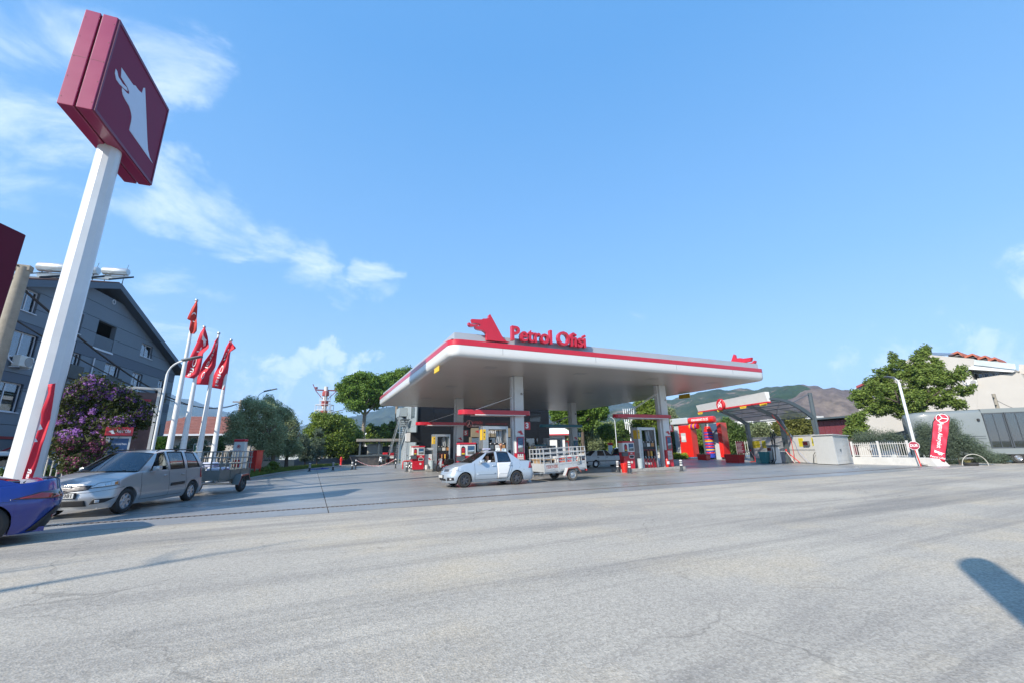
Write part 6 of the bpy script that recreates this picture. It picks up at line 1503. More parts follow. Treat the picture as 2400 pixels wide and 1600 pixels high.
c = Car('coupe', 'deep blue coupe cut off by the left edge of the picture, nose towards the road', 4.75, 1.86, lambda x: cinterp([(0, .70), (.5, .82), (1.3, .93), (2.4, .97), (3.6, 1.0), (4.2, 1.04), (4.6, 1.09), (4.75, 1.09)], x), (.9, 3.75), .345, .17, BLUEP, nose=(.7, 2.3), tail=(.62, 2.5), arch=1.09,
  prof=[(.17, -.10), (.28, -.05), (.42, -.02), (.58, .02), (.72, .022), (.82, .0), (.92, -.04), (1.1, -.10)])
c.lean_r = lambda z: (.72-z)*.14 if z < .72 else (z-.72)*.10 if z < .95 else .02-(z-.95)*.30
c.body(None, None, 1.55, 4.0, .045)
beltb = lambda x: cinterp([(1.5, .95), (2.4, .97), (3.6, 1.0), (4.2, 1.03)], x); roofb = lambda x: cinterp([(2.3, 1.34), (2.8, 1.39), (3.3, 1.345)], x)
c.cabin(beltb, 1.55, 2.35, 3.05, 4.15, roofb, .53, [(1.95, 2.42, 2.75, 2.80), (2.85, 2.87, 3.65, 3.02)], glass=GLASSD, crown=.03)
c.wheels('spoke', 10, DALLOY, .23)
S = c.s_of_x; e_ = c.S
for sd_ in (-1, 1):
 tl = c.patch('tail_light', [(e_-1.40, .765), (e_-.42, .735), (e_-.36, .905), (e_-1.02, .875)], M('lamp_smoke', (.03, .004, .008), .08, coat=1), .010, sd_, n=14)
 c.patch('lamp_element', [(e_-1.28, .782), (e_-.86, .762), (e_-.80, .845), (e_-1.00, .855)], TAILR, .018, sd_, tl); c.patch('lamp_element', [(e_-.86, .762), (e_-.48, .765), (e_-.42, .83), (e_-.74, .80)], TAILR, .018, sd_, tl)
 df = c.patch('rear_diffuser', [(e_-1.02, .20), (e_-.0, .20), (e_-.0, .50), (e_-.66, .60)], BLACK, .014, sd_, n=12)
 c.patch('reflector', [(e_-.62, .40), (e_-.42, .42), (e_-.42, .455), (e_-.62, .435)], TAILR, .026, sd_, df)
 c.strip('bumper_seam', [(e_-1.75, .72), (e_-1.30, .74)], .006, SEAM, .003, sd_)
sp_ = MB(); sp_.hexa([(4.36, -.55, 1.06), (4.56, -.52, 1.06), (4.56, .52, 1.06), (4.36, .55, 1.06)], [(4.40, -.55, 1.10), (4.60, -.50, 1.11), (4.60, .50, 1.11), (4.40, .55, 1.10)]); sp_.build('boot_spoiler', BLACK, c.t)
pl = MB().box(4.745, 4.76, -.26, .26, .66, .77).build('number_plate', PLATE, c.t)
c.strip('body_crease', [(S(1.4), .62), (S(3.2), .66), (e_-1.3, .70)], .02, BLUEP, .010, -1)
tc_ = G(128, 1226, .30); rzb = math.radians(90-62.0)
v = Vector((4.62, -.70, 0)); v.rotate(Matrix.Rotation(rzb, 3, 'Z')); v *= 1.06; tc_ = G(118, 1226, .30); c.place((tc_.x-v.x, tc_.y-v.y, .0045), rzb, 1.06); BLU = c
c = Car('saloon_car', 'dusty pale silver saloon towing a trailer, driver at the open window', 4.22, 1.67, lambda x: cinterp([(0, .70), (.2, .78), (.6, .90), (.98, .98), (1.5, .99), (2.6, 1.0), (3.3, 1.01), (3.75, 1.02), (4.22, 1.00)], x), (.78, 3.24), .30, .19, SILV2, nose=(.62, 2.3), tail=(.40, 3.0),
  prof=[(.19, -.08), (.28, -.02), (.42, .012), (.56, .01), (.70, .0), (.82, -.025), (.95, -.05), (1.05, -.06)])
c.lean_f = lambda z: 0 if z < .45 else (z-.45)*.34
c.lean_r = lambda z: -.01 if z < .5 else (z-.5)*.08
c.body(None, None, 1.08, 3.42, .05)
belt = lambda x: cinterp([(1.0, .98), (1.5, .99), (2.6, 1.0), (3.5, 1.01)], x); roof = lambda x: cinterp([(1.75, 1.375), (2.2, 1.425), (2.7, 1.425), (3.05, 1.38)], x)
c.cabin(belt, 1.05, 1.80, 2.98, 3.50, roof, .56, [(1.45, 1.88, 2.22, 2.24), (2.32, 2.34, 2.98, 2.90)], open_=((-1, 0),), ws_bow=.17)
c.wheels('spoke', 6, DALLOY); S = c.s_of_x
for sd_ in (-1, 1):
 c.patch('headlight', [(.52, .645), (1.00, .70), (.98, .86), (.66, .80)], LAMPG, .010, sd_)
 g_ = c.patch('grille', [(.13, .655), (.50, .665), (.50, .755), (.15, .745)], BLACK, .010, sd_)
 for k in range(2): c.strip('grille_bar', [(.14, .685+.035*k), (.5, .69+.035*k)], .010, CHROME, .018, sd_, g_)
 c.patch('lower_intake', [(0, .29), (.42, .29), (.42, .37), (0, .37)], BLACK, .012, sd_); f_ = c.patch('fog_lamp_recess', [(.50, .29), (.86, .31), (.84, .42), (.54, .42)], BLACK, .012, sd_); c.patch('fog_lamp', [(.66, .32), (.75, .32), (.75, .39), (.66, .39)], LAMPG, .024, sd_, f_)
 c.patch('tail_light', [(S(3.86)-.03, .70), (S(3.86)+.33, .70), (S(3.86)+.30, .96), (S(3.86)+.10, .96)], TAILR, .010, sd_)
 c.strip('bumper_seam', [(0, .60), (.6, .60), (1.08, .665), (1.25, .68)], .007, SEAM, .004, sd_)
pl = MB().box(-.045, -.03, -.25, .25, .40, .51).build('number_plate', PLATE, c.t); lettering('plate_lettering', '09 AYS 42', .10, lambda x, y, z: (-.049, -x, .455+y), INK, pl, width=.4) if False else None
MB().box(-.029, .0, -.27, .27, .39, .52).build('plate_holder', BLACK, c.t)
for x_, z_ in ((1.22, .30), (2.27, .30)): c.strip('door_seam', [(S(x_), z_), (S(x_), .97)], .012, SEAM, .003, -1)
c.strip('door_seam', [(S(2.75), .30), (S(2.95), .55), (S(3.02), .80), (S(3.02), .97)], .012, SEAM, .003, -1); c.strip('sill_seam', [(S(1.22), .30), (S(2.75), .30)], .010, SEAM, .003, -1)
dr_ = c.patch('rear_door', [(S(2.29), .31), (S(2.74), .31), (S(3.0), .97), (S(2.29), .97)], M('replacement_door_white', (.66, .66, .66), .35, coat=.4, var=.05), .006, -1, n=10); dr_['label'] = 'whiter rear door'
c.patch('side_moulding', [(S(1.30), .50), (S(2.2), .505), (S(2.2), .545), (S(1.30), .54)], SILV2, .016, -1); c.patch('side_moulding', [(S(2.34), .505), (S(2.80), .51), (S(2.82), .55), (S(2.34), .545)], MATS['replacement_door_white'], .016, -1)
for x_ in (2.12, 2.92): c.handle(x_, .84, SILV2)
c.mirror(1.52, 1.04, SILV2, -1); c.mirror(1.52, 1.04, SILV2, 1)
place_by_wheel(c, 0, G(1088, 1141.5), math.radians(1.5), 1.035); SAL = c
t = thing('roof_rack_bag', 'small pale box standing on the saloon roof', 'box', (0, 0, 0)); 
wpos = SAL.t.location; t.location = (wpos.x+2.2, wpos.y+.1, 1.49); MB().bbox(-.18, .18, -.1, .1, .1, .16, .02).build('tray', M('lilac_plastic', (.5, .48, .62), .5), t); MB().bbox(-.1, .05, -.06, .06, -.0, .10, .02).build('foot', WHITED, t)
WH2 = M('old_white_paint', (.60, .64, .66), .3, coat=.5, var=.04)
c = Car('saloon_car', 'old boxy white saloon with black trim, parked behind the white trailer', 4.26, 1.64, lambda x: cinterp([(0, .80), (.3, .86), (1.1, .93), (2.0, .95), (3.3, .97), (4.26, .95)], x), (.72, 3.15), .30, .20, WH2, nose=(.25, 4.5), tail=(.2, 4.5),
  prof=[(.20, -.06), (.30, -.01), (.5, .0), (.7, .0), (.9, -.02), (1.0, -.04)])
c.lean_f = lambda z: -.06 if z < .5 else (z-.55)*.1
c.body(None, None, 1.3, 3.5, .03)
belt = lambda x: cinterp([(1.2, .93), (2.0, .95), (3.5, .96)], x); roof = lambda x: cinterp([(1.8, 1.33), (2.3, 1.365), (3.1, 1.345)], x)
c.cabin(belt, 1.30, 1.86, 3.02, 3.58, roof, .58, [(1.50, 1.95, 2.16, 2.20), (2.26, 2.30, 2.98, 2.86)], glass=GLASSD, ws_bow=.08, crown=.03)
c.wheels('spoke', 10, CHROME); S = c.s_of_x
for sd_ in (-1, 1):
 c.patch('bumper', [(0, .36), (S(.34), .36), (S(.34), .52), (0, .52)], BLACK, .05, sd_, th=.05); c.patch('bumper', [(c.S-1.05, .36), (c.S, .36), (c.S, .52), (c.S-1.05, .52)], BLACK, .05, sd_, th=.05)
 c.patch('side_moulding', [(S(.4), .50), (S(3.9), .50), (S(3.9), .55), (S(.4), .55)], BLACK, .012, sd_, n=20)
 for x_ in (1.32, 2.22): c.strip('door_seam', [(S(x_), .25), (S(x_), .94)], .010, SEAM, .003, sd_)
 c.strip('door_seam', [(S(2.68), .25), (S(2.9), .55), (S(3.0), .94)], .010, SEAM, .003, sd_)
 for x_ in (2.08, 2.92): c.handle(x_, .83, BLACK, sd_)
 c.patch('headlight', [(.3, .58), (.72, .58), (.72, .72), (.3, .72)], LAMPG, .01, sd_); c.patch('tail_light', [(c.S-.85, .60), (c.S-.4, .60), (c.S-.4, .76), (c.S-.85, .76)], TAILR, .01, sd_)
c.mirror(1.55, 1.0, BLACK, 1); c.mirror(1.55, 1.0, BLACK, -1)
rz2 = math.radians(173)
W1 = G(1468, 1093); 
v = Vector((c.ax[1], (c.hw-.11), 0)); v.rotate(Matrix.Rotation(rz2, 3, 'Z')); W1 = D(1396.5, 1094, 37.0); c.place((W1.x-v.x, W1.y-v.y, .0045), rz2); OLD = c
c = Car('hatchback', 'dark blue hatchback parked nose away beyond the old white saloon', 4.3, 1.80, lambda x: cinterp([(0, .75), (.6, .92), (1.2, 1.0), (3.0, 1.03), (4.3, 1.08)], x), (.85, 3.5), .33, .2, M('night_blue_paint', (.05, .075, .14), .2, coat=.8, metal=.3), nose=(.6, 2.5), tail=(.3, 3.0))
c.lean_r = lambda z: (z-.6)*.12 if z > .6 else 0
c.body(None, None, 1.25, 4.02, .04)
c.cabin(lambda x: cinterp([(1.2, 1.0), (3.0, 1.03), (4.2, 1.07)], x), 1.25, 2.0, 3.75, 4.16, lambda x: cinterp([(2.0, 1.50), (2.7, 1.56), (3.8, 1.50)], x), .58, [(1.6, 2.1, 2.45, 2.47), (2.55, 2.57, 3.35, 3.3)], glass=GLASSD)
c.wheels('spoke', 8, DALLOY)
for sd_ in (-1, 1): c.patch('tail_light', [(c.S-.95, .86), (c.S-.42, .86), (c.S-.42, .98), (c.S-.95, .98)], TAILR, .01, sd_)
pl = MB().box(4.29, 4.305, -.26, .26, .55, .66).build('number_plate', PLATE, c.t)
HP_ = D(1450, 1085, 46.0); c.place((HP_.x, HP_.y, .0045), math.radians(-124)); HAT = c
# --- trailers
def trailer(label, loc, rz, sc, L, W, zb, hs, mat, rails, dark, pitch=0.0, tube=.022):
 """x=0 front of the box, towards +x the rear; drawbar at negative x"""
 t = thing('trailer', label, 'trailer', loc, rz); t.scale = (sc,)*3; t.rotation_euler = (0, -pitch, rz)
 hw = W/2; n = 3
 MB().box(0, L, -hw+.02, hw-.02, zb, zb+.05).build('floor', M('trailer_floor', (.12, .10, .08), .8), t)
 for s in (-1, 1):
  for k in range(n):
   a, b = L*k/n+.03, L*(k+1)/n-.03; y0, y1 = sorted((s*hw, s*(hw-.02)))
   p = MB(); p.box(a, b, y0, y1, zb, zb+hs)
   p.build('side_panel', mat, t)
   q = MB(); y2, y3 = sorted((s*(hw+.001), s*(hw+.014)))
   for zz_ in (zb+hs*.18, zb+hs*.82): q.box(a+.04, b-.04, y2, y3, zz_-.012, zz_+.012)
   q.build('panel_rib', mat, t)
  for k in range(n*2+1):
   a = L*k/(n*2); y0, y1 = sorted((s*(hw+.015), s*(hw-.02)))
   w_ = .020 if k % 2 == 0 else .012
   MB().box(a-w_, a+w_, y0, y1, zb-.04 if k % 2 == 0 else zb+hs, zb+hs+rails[-1]+.02).build('upright', mat, t)
  for rz_ in rails: MB().tube([(-.02, s*(hw+.02), zb+hs+rz_), (L+.02, s*(hw+.02), zb+hs+rz_)], tube*(1.6 if rz_ != rails[-1] else 1.0), 8).build('rail', mat, t)
 for x_ in (0, L):
  MB().box(x_-.012, x_+.012, -hw, hw, zb, zb+hs).build('end_panel', mat, t)
  for rz_ in rails: MB().tube([(x_, -hw, zb+hs+rz_), (x_, hw, zb+hs+rz_)], tube*(1.3 if rz_ != rails[-1] else .9), 8).build('rail', mat, t)
  for k in range(1, 4): MB().box(x_-.015, x_+.015, -hw+W*k/4-.02, -hw+W*k/4+.02, zb+.02, zb+hs+rails[-1]).build('upright', mat, t)
 ax = L*.60; R = .30
 for s in (-1, 1):
  y = s*(hw+.14)
  e = MB(); e.lathe([(.19, -.08), (.27, -.085), (R-.01, -.06), (R, -.03), (R, .03), (R-.01, .06), (.27, .085), (.19, .08), (.18, 0), (.19, -.08)], (0, 0, 0), 'y', 36)
  w = e.build('wheel', RUBBER if dark else M('dusty_tyre', (.10, .095, .085), .9, var=.3, scale=12), t, smooth=True, angle=45, loc=(ax, y, R))
  q = MB(); q.lathe([(.19, s*.07), (.17, s*.075), (.155, s*.03), (.12, s*.02), (.09, s*.05), (.05, s*.055), (.045, s*.085), (0, s*.085)], (0, 0, 0), 'y', 24)
  rm = q.build('rim', GALV if not dark else SLATE, w, smooth=True, angle=30)
  hl = MB()
  for k in range(8):
   a_ = k*math.pi/4; hl.lathe([(0, s*.036), (.014, s*.036)], (.138*math.cos(a_), 0, .138*math.sin(a_)), 'y', 6)
  hl.build('rim_holes', BLACK, rm)
  y0, y1 = sorted((s*(hw+.016), s*(hw+.27)))
  f = MB(); pts = [(-.50, -.02), (-.30, .33), (.28, .36), (.48, .10)]
  for (a, b), (c_, d) in zip(pts, pts[1:]): f.hexa([(ax+a, y0, R+b), (ax+c_, y0, R+d), (ax+c_, y1, R+d), (ax+a, y1, R+b)], [(ax+a, y0, R+b+.012), (ax+c_, y0, R+d+.012), (ax+c_, y1, R+d+.012), (ax+a, y1, R+b+.012)])
  f.build('mudguard', mat, t)
  y2, y3 = sorted((s*(hw+.271), s*(hw+.275)))
  g2 = MB()
  for (a, b), (c_, d) in zip(pts, pts[1:]): g2.hexa([(ax+a, y2, R+b-.05), (ax+c_, y2, R+d-.05), (ax+c_, y3, R+d-.05), (ax+a, y3, R+b-.05)], [(ax+a, y2, R+b+.015), (ax+c_, y2, R+d+.015), (ax+c_, y3, R+d+.015), (ax+a, y3, R+b+.015)])
  g2.build('mudguard_edge', M('faded_red_trim', (.36, .09, .07), .6, var=.3), t)
 ch_ = MB(); ch_.box(0, L, -hw+.1, -hw+.16, zb-.09, zb-.001); ch_.box(0, L, hw-.16, hw-.1, zb-.09, zb-.001); ch_.box(ax-.03, ax+.03, -hw, hw, R-.03, R+.03); ch_.box(ax-.3, ax+.3, -hw+.1, -hw+.16, R+.03, zb-.09) if zb-.09 > R+.04 else None
 ch_.tube([(.2, -hw+.2, zb-.05), (-.95, 0, zb-.08)], .03, 6); ch_.tube([(.2, hw-.2, zb-.05), (-.95, 0, zb-.08)], .03, 6); ch_.tube([(-.8, 0, zb-.06), (-1.25, 0, zb-.10)], .035, 6)
 ch_.build('chassis', GALV, t)
 MB().box(L+.0, L+.05, -hw, -hw+.12, zb-.12, zb-.02).box(L, L+.05, hw-.12, hw, zb-.12, zb-.02).build('tail_light', REDB, t)
 MB().tube([(-.5, 0, zb-.05), (-.5, 0, .12)], .025, 6).lathe([(.0, -.03), (.09, -.03), (.09, .03), (0, .03)], (-.5, 0, .10), 'y', 14).build('jockey_wheel', GALV, t)
 return t
TRW = M('dusty_white_trailer', (.42, .44, .45), .55, var=.12, scale=4, dirt=((.30, .27, .23), .6, 2.5)); TRG = M('dull_grey_trailer', (.20, .22, .215), .5, metal=.4, var=.2, scale=4, dirt=((.12, .09, .07), .4, 4))
tp = G(1342.5, 1125); sc = 1.0; Lt, Wt = 2.55, 1.40
v = Vector((Lt*.60, -(Wt/2+.14), 0)); a_t = math.radians(2.0); v.rotate(Matrix.Rotation(a_t, 3, 'Z'))
tr1 = trailer('dusty white box trailer with tubular rails behind the silver saloon', (tp.x-v.x, tp.y-v.y, -.06), a_t, 1.0, Lt, Wt, .52, .40, TRW, (.24, .47, .70), False, .045, .015)
lettering('red_lettering', 'TEKNİK', .20, lambda x, y, z: (.45+x, -Wt/2-.006, .74+y), M('worn_red_print', (.40, .14, .12), .7, var=.5, scale=20), tr1, .004)
lettering('small_lettering', 'DAMPER', .07, lambda x, y, z: (.5+x, -Wt/2-.006, .60+y), INK, tr1); lettering('small_lettering', 'FİGURAL', .07, lambda x, y, z: (2.13+x, -Wt/2-.006, .75+y), INK, tr1)
def load(root, items):
 M4 = Matrix.Translation(root.location) @ root.rotation_euler.to_matrix().to_4x4() @ Matrix.Scale(root.scale[0], 4)
 for (nm, lab, cat, p, rz, fn) in items:
  t = thing(nm, lab, cat, M4 @ Vector(p), root.rotation_euler.z+rz); fn(t)
CARD = M('cardboard', (.36, .24, .13), .8, var=.15)
def board(t):
 MB().box(-.65, .65, -.4, .4, 0, .05).build('board', CARD, t)
 for x_ in (-.55, .5): MB().box(x_-.05, x_+.05, -.35, .35, -.45, -.001).build('support', CARD, t)
def rbox(cols, s_, w=.5):
 def fn(t):
  MB().bbox(-w/2, w/2, -.25, .25, 0, .62, .01).build('carton', WHITED, t)
  for k, cl in enumerate(cols): MB().box(-w/2+.04+k*(w-.08)/len(cols), -w/2+.02+(k+1)*(w-.08)/len(cols), -.256, -.251, .05, .57).build('printed_panel', cl, t)
  for r_ in range(2): lettering('print_lettering', s_, .15, lambda x, y, z: (x, -.262, .17+.28*r_+y), TXW, t, .004, width=w*.8)
 return fn
ORG = M('orange_print', (.62, .17, .05), .6)
load(tr1, [('wooden_table', 'wooden table top lying at the front of the white trailer', 'table', (.62, .1, 1.05), 0, board),
    ('carton', 'white carton with red and orange print in the middle of the white trailer', 'carton', (1.12, -.38, .575), 0, rbox((REDB, ORG), 'ALTIN')),
    ('carton', 'carton with bright red print and white lettering in the white trailer', 'carton', (1.60, -.38, .575), 0, rbox((REDL,), 'MISIR', .42)),
    ('carton', 'carton with pink print nearest the rear of the white trailer', 'carton', (1.98, -.38, .575), 0, rbox((BING, REDL), 'MIS', .34)),
    ('rope_bundle', 'pale rope bundle tied on the white trailer rail near its rear', 'rope', (2.05, -.78, .93), 0, lambda t: MB().tube([(math.cos(a)*.07, math.sin(a*.5)*.03, .08+math.sin(a)*.1) for a in np.linspace(0, 12, 30)], .016, 5).build('rope', M('rope_cream', (.5, .46, .38), .9), t)),
    ('plastic_sack', 'crumpled pink sack at the front corner of the white trailer', 'sack', (.25, -.35, .575), 0, lambda t: MB().lathe([(0, .0), (.2, .02), (.24, .12), (.15, .24), (.0, .27)], n=12).build('sack', M('pink_plastic', (.62, .12, .18), .5, bump=.6, scale=8), t, smooth=True)),
    ('canister', 'dark red canister by the tailboard of the white trailer', 'canister', (2.3, .35, .575), 0, lambda t: MB().bbox(-.18, .18, -.15, .15, 0, .55, .04).build('body', RED, t))])
tp2 = G(562, 1150.5); Lg, Wg = 2.45, 1.30; sg = 1.12; ag = math.radians(90-16)
v = Vector((Lg*.60, -(Wg/2+.14), 0))*sg; v.rotate(Matrix.Rotation(ag, 3, 'Z'))
tr2 = trailer('grey galvanised trailer with open rails, carrying white sacks behind the silver estate car', (tp2.x-v.x, tp2.y-v.y, .0045), ag, sg, Lg, Wg, .50, .36, TRG, (.22, .44, .66), True, 0, .015)
def sack(t):
 o = MB().bbox(-.36, .36, -.24, .24, 0, .20, .09).build('sack', M('white_sack', (.58, .60, .72), .7, var=.15, bump=.8, scale=4), t, smooth=True)
 MB().box(-.2, .2, -.247, -.243, .06, .13).build('printed_mark', M('sack_print', (.25, .12, .25), .7, var=.4, scale=20), t)
for k, (x_, y_, z_, r_) in enumerate(((.45, -.3, .55, .1), (.5, .25, .55, -.15), (1.2, -.28, .55, .0), (1.25, .3, .55, .1), (.5, -.2, .76, .25), (1.2, -.1, .76, -.1), (.8, .1, .96, .05), (1.85, -.25, .55, .2))):
 labs = ['lower sack at the front left of the grey trailer', 'lower sack at the front right of the grey trailer', 'lower sack in the middle near side of the grey trailer', 'lower sack in the middle far side of the grey trailer', 'upper sack over the front of the load', 'upper sack over the middle of the load', 'topmost sack of the load', 'rearmost sack of the load in the grey trailer']
 load(tr2, [('sack', 'white woven '+labs[k], 'sack', (x_, y_, z_), r_, sack)])
# --- trees and plants
def np_mesh(name, V, Fq, mat, parent=None, tri=False, **pr):
 me = bpy.data.meshes.new(name); n = len(V); k = 3 if tri else 4; m = len(Fq)
 me.vertices.add(n); me.vertices.foreach_set('co', V.astype(np.float32).ravel())
 me.loops.add(m*k); me.loops.foreach_set('vertex_index', Fq.astype(np.int32).ravel())
 me.polygons.add(m); me.polygons.foreach_set('loop_start', np.arange(0, m*k, k, dtype=np.int32)); me.polygons.foreach_set('loop_total', np.full(m, k, dtype=np.int32))
 me.materials.append(mat); me.update(calc_edges=True); return link(bpy.data.objects.new(name, me), parent, **pr)
def leaf_quads(C, size, aspect=.55, out=None, outw=.6, up=.25, jitter=.35):
 n = len(C)
 N = rng.normal(size=(n, 3)); N /= np.linalg.norm(N, axis=1)[:, None]
 if out is not None: N = N+out*outw; N[:, 2] += up; N /= np.linalg.norm(N, axis=1)[:, None]
 A = rng.normal(size=(n, 3)); A -= N*(A*N).sum(1)[:, None]; A /= np.linalg.norm(A, axis=1)[:, None]
 B = np.cross(N, A); s = size*(1+jitter*rng.normal(size=(n, 1))).clip(.4, 2)
 A *= s; B *= s*aspect
 V = np.stack([C-A, C-B*.9+A*.1, C+A, C+B*.9+A*.1], 1).reshape(-1, 3); F = np.arange(4*n).reshape(-1, 4); return V, F
def crown_points(blobs_, n, shell=.55, clump=.0, nclump=0, droop=0):
 """blobs_: (x,y,z,rx,ry,rz); points in their outer shells, gathered on clumps"""
 vol = np.array([b[3]*b[4]+b[4]*b[5]+b[3]*b[5] for b in blobs_]); pick = rng.choice(len(blobs_), n if not nclump else nclump, p=vol/vol.sum())
 B = np.array(blobs_)[pick]; m = len(pick)
 d = rng.normal(size=(m, 3)); d /= np.linalg.norm(d, axis=1)[:, None]
 r = shell+(1-shell)*rng.random((m, 1))**.6; r *= 1+.10*rng.normal(size=(m, 1))
 P = B[:, :3]+d*B[:, 3:]*r
 if nclump:
  idx = rng.integers(0, m, n); rad = clump*(0.6+.8*rng.random((m, 1)))
  off = rng.normal(size=(n, 3)); off /= np.linalg.norm(off, axis=1)[:, None]; off *= rng.random((n, 1))**.45
  off[:, 2] *= .75; Q = P[idx]+off*rad[idx]; O = d[idx]*.5+off; O /= np.linalg.norm(O, axis=1)[:, None]+1e-6
  return Q, O
 return P, d
BARK = M('bark', (.11, .085, .065), .9, var=.35, scale=6, stretch=(1, 1, .3), bump=.8)
BARKP = M('pale_bark', (.24, .20, .16), .9, var=.3, scale=6, stretch=(1, 1, .3), bump=.8)
def limbs(mb, p, d, L_, r, depth, spread=.6, n=3, up=.15):
 q = p+d*L_*.5+Vector((random.uniform(-.06, .06), random.uniform(-.06, .06), 0))*L_; e = p+d*L_+Vector((0, 0, up*L_*.2))
 mb.tube([p, q, e], [r, r*.8, r*.58], 7)
 if depth > 0:
  for k in range(n):
   a = random.uniform(0, 2*math.pi) if n < 3 else 2*math.pi*k/n+random.uniform(-.5, .5)
   w = d.orthogonal().normalized(); w.rotate(Matrix.Rotation(a, 3, d)); nd = (d+w*spread*random.uniform(.7, 1.2)+Vector((0, 0, up))).normalized()
   limbs(mb, e, nd, L_*random.uniform(.6, .8), r*.55, depth-1, spread, n, up)
def tree(name, label, base, H, blobs_, leafm, nleaf, lsize, clump=.5, nclump=150, trunk_r=.2, fork=.4, bark=BARK, cat='tree', group=None, shell=.6, depth=2, lean=(0, 0), aspect=.55, trunks=1, stretch_trunk=None, spread=.6):
 t = thing(name, label, cat, base, 0, group)
 tb = MB()
 for k in range(trunks):
  ox = 0 if trunks == 1 else (k-(trunks-1)/2)*trunk_r*2.6
  top = Vector((lean[0]+ox*2.2, lean[1], H*fork)); mid = Vector((ox+lean[0]*.4+random.uniform(-.1, .1), lean[1]*.4, H*fork*.5))
  tb.tube([(ox, 0, -.1), (ox, 0, .15), mid, top], [trunk_r*1.5, trunk_r*1.1, trunk_r*.9, trunk_r*.72], 10)
  if depth: 
   for j in range(4):
    a = j*math.pi/2+random.uniform(-.4, .4); limbs(tb, top, Vector((math.cos(a)*spread, math.sin(a)*spread, 1)).normalized(), H*(1-fork)*.30, trunk_r*.5, depth-1, .6, 3)
 tb.build('trunk', bark, t, smooth=True, angle=60)
 Q, O = crown_points(blobs_, nleaf, shell, clump, nclump)
 V, F = leaf_quads(Q, lsize, aspect, O)
 np_mesh('crown', V, F, leafm, t)
 return t
LP = leaf_mat('pine_needles', (.045, .095, .014), (.15, .24, .035), scale=.5)
LO = leaf_mat('olive_leaves', (.12, .15, .062), (.37, .42, .24), scale=.9)
LG_ = leaf_mat('glossy_green_leaves', (.045, .085, .012), (.19, .25, .04), rough=.45, scale=.6)
LD = leaf_mat('dark_green_leaves', (.028, .055, .012), (.10, .155, .035), scale=.7)
LM = leaf_mat('mulberry_leaves', (.040, .078, .012), (.18, .24, .05), scale=.8)
LY = leaf_mat('fresh_yellow_leaves', (.10, .17, .02), (.30, .38, .04), scale=1)
LB = leaf_mat('bluish_bush_leaves', (.045, .065, .045), (.13, .17, .11), scale=.8)
LO2 = leaf_mat('grey_green_leaves', (.075, .095, .045), (.22, .26, .13), scale=.9)
def P3(px, py, dist): return D(px, py, dist)
def at_px(px, dist): q = D(px, 1050, dist); return Vector((q.x, q.y, 0))
def hz(px, py, dist): return D(px, py, dist).z
def scale_at(px, dist):
 a, b = D(px-10, 1000, dist), D(px+10, 1000, dist); return (a-b).length/20
B = at_px(849, 84); k = scale_at(849, 84); zt, zb = hz(849, 866, 84), hz(849, 965, 84)
side = Vector((CR.x, CR.y, 0)).normalized()
def blob_px(px, py, dist, rpx, rpy, base, depthf=.9):
 q = D(px, py, dist); kk = scale_at(px, dist); o = q-Vector((base.x, base.y, 0)); kz = abs(hz(px, py-10, dist)-hz(px, py+10, dist))/20
 return (o.x, o.y, o.z, rpx*kk, rpx*kk*depthf, rpy*kz)
def tree_px(name, label, px, dist, blobs_px, leafm, nleaf, lsize, base_z=0, **kw):
 base = at_px(px, dist); base.z = base_z
 bl = [blob_px(a, b, dist+(e if e else 0), c, d, base) for a, b, c, d, e in blobs_px]
 bl = [(x, y, z-base_z, rx, ry, rz_) for x, y, z, rx, ry, rz_ in bl]
 H = max(b[2]+b[5] for b in bl)
 return tree(name, label, base, H, bl, leafm, nleaf, lsize, **kw)
tree_px('umbrella_pine', 'tall umbrella pine with rounded crown and forked bare trunk', 849, 84,
  [(820, 905, 26, 20, 0), (850, 890, 34, 20, 0), (885, 900, 28, 22, 0), (812, 930, 20, 16, 0), (850, 925, 40, 22, 0), (893, 930, 24, 20, 0), (835, 950, 22, 10, -2), (880, 945, 22, 12, 2), (805, 910, 12, 12, 0), (840, 912, 46, 34, 0), (870, 915, 44, 32, 0)],
  LP, 60000, .17, trunk_r=.42, fork=.50, clump=.95, nclump=420, bark=BARKP, shell=.35, depth=2, trunks=1, spread=.8)
tree_px('umbrella_pine', 'second umbrella pine peeping over the left canopy edge', 925, 92, [(915, 890, 26, 16, 0), (948, 880, 24, 16, 0), (905, 905, 22, 18, 0), (930, 915, 40, 22, 0)], LP, 30000, .20, trunk_r=.4, fork=.6, clump=1.0, nclump=230, bark=BARKP, shell=.35, spread=.9)
tree_px('umbrella_pine', 'umbrella pine seen beneath the canopy behind the teal board', 1368, 62, [(1400, 965, 22, 18, 0), (1375, 975, 24, 16, 0), (1330, 978, 28, 14, 0), (1305, 968, 18, 16, 0), (1412, 950, 14, 12, 0), (1360, 950, 50, 20, 0), (1375, 995, 14, 8, 0)], LP, 42000, .15, trunk_r=.3, fork=.5, clump=.7, nclump=330, shell=.35, spread=1.1)
tree_px('olive_tree', 'large grey green olive tree behind the red cabinet with leaning trunk', 605, 43, [(560, 985, 26, 24, 0), (590, 955, 24, 22, 0), (612, 975, 30, 30, 0), (640, 1010, 22, 36, 0), (575, 1020, 34, 22, 0), (620, 1035, 26, 26, 0), (545, 1020, 18, 16, 0)], LO, 46000, .075, trunk_r=.24, fork=.32, clump=.55, nclump=420, bark=BARKP, aspect=.35, lean=(.5, .3), shell=.5)
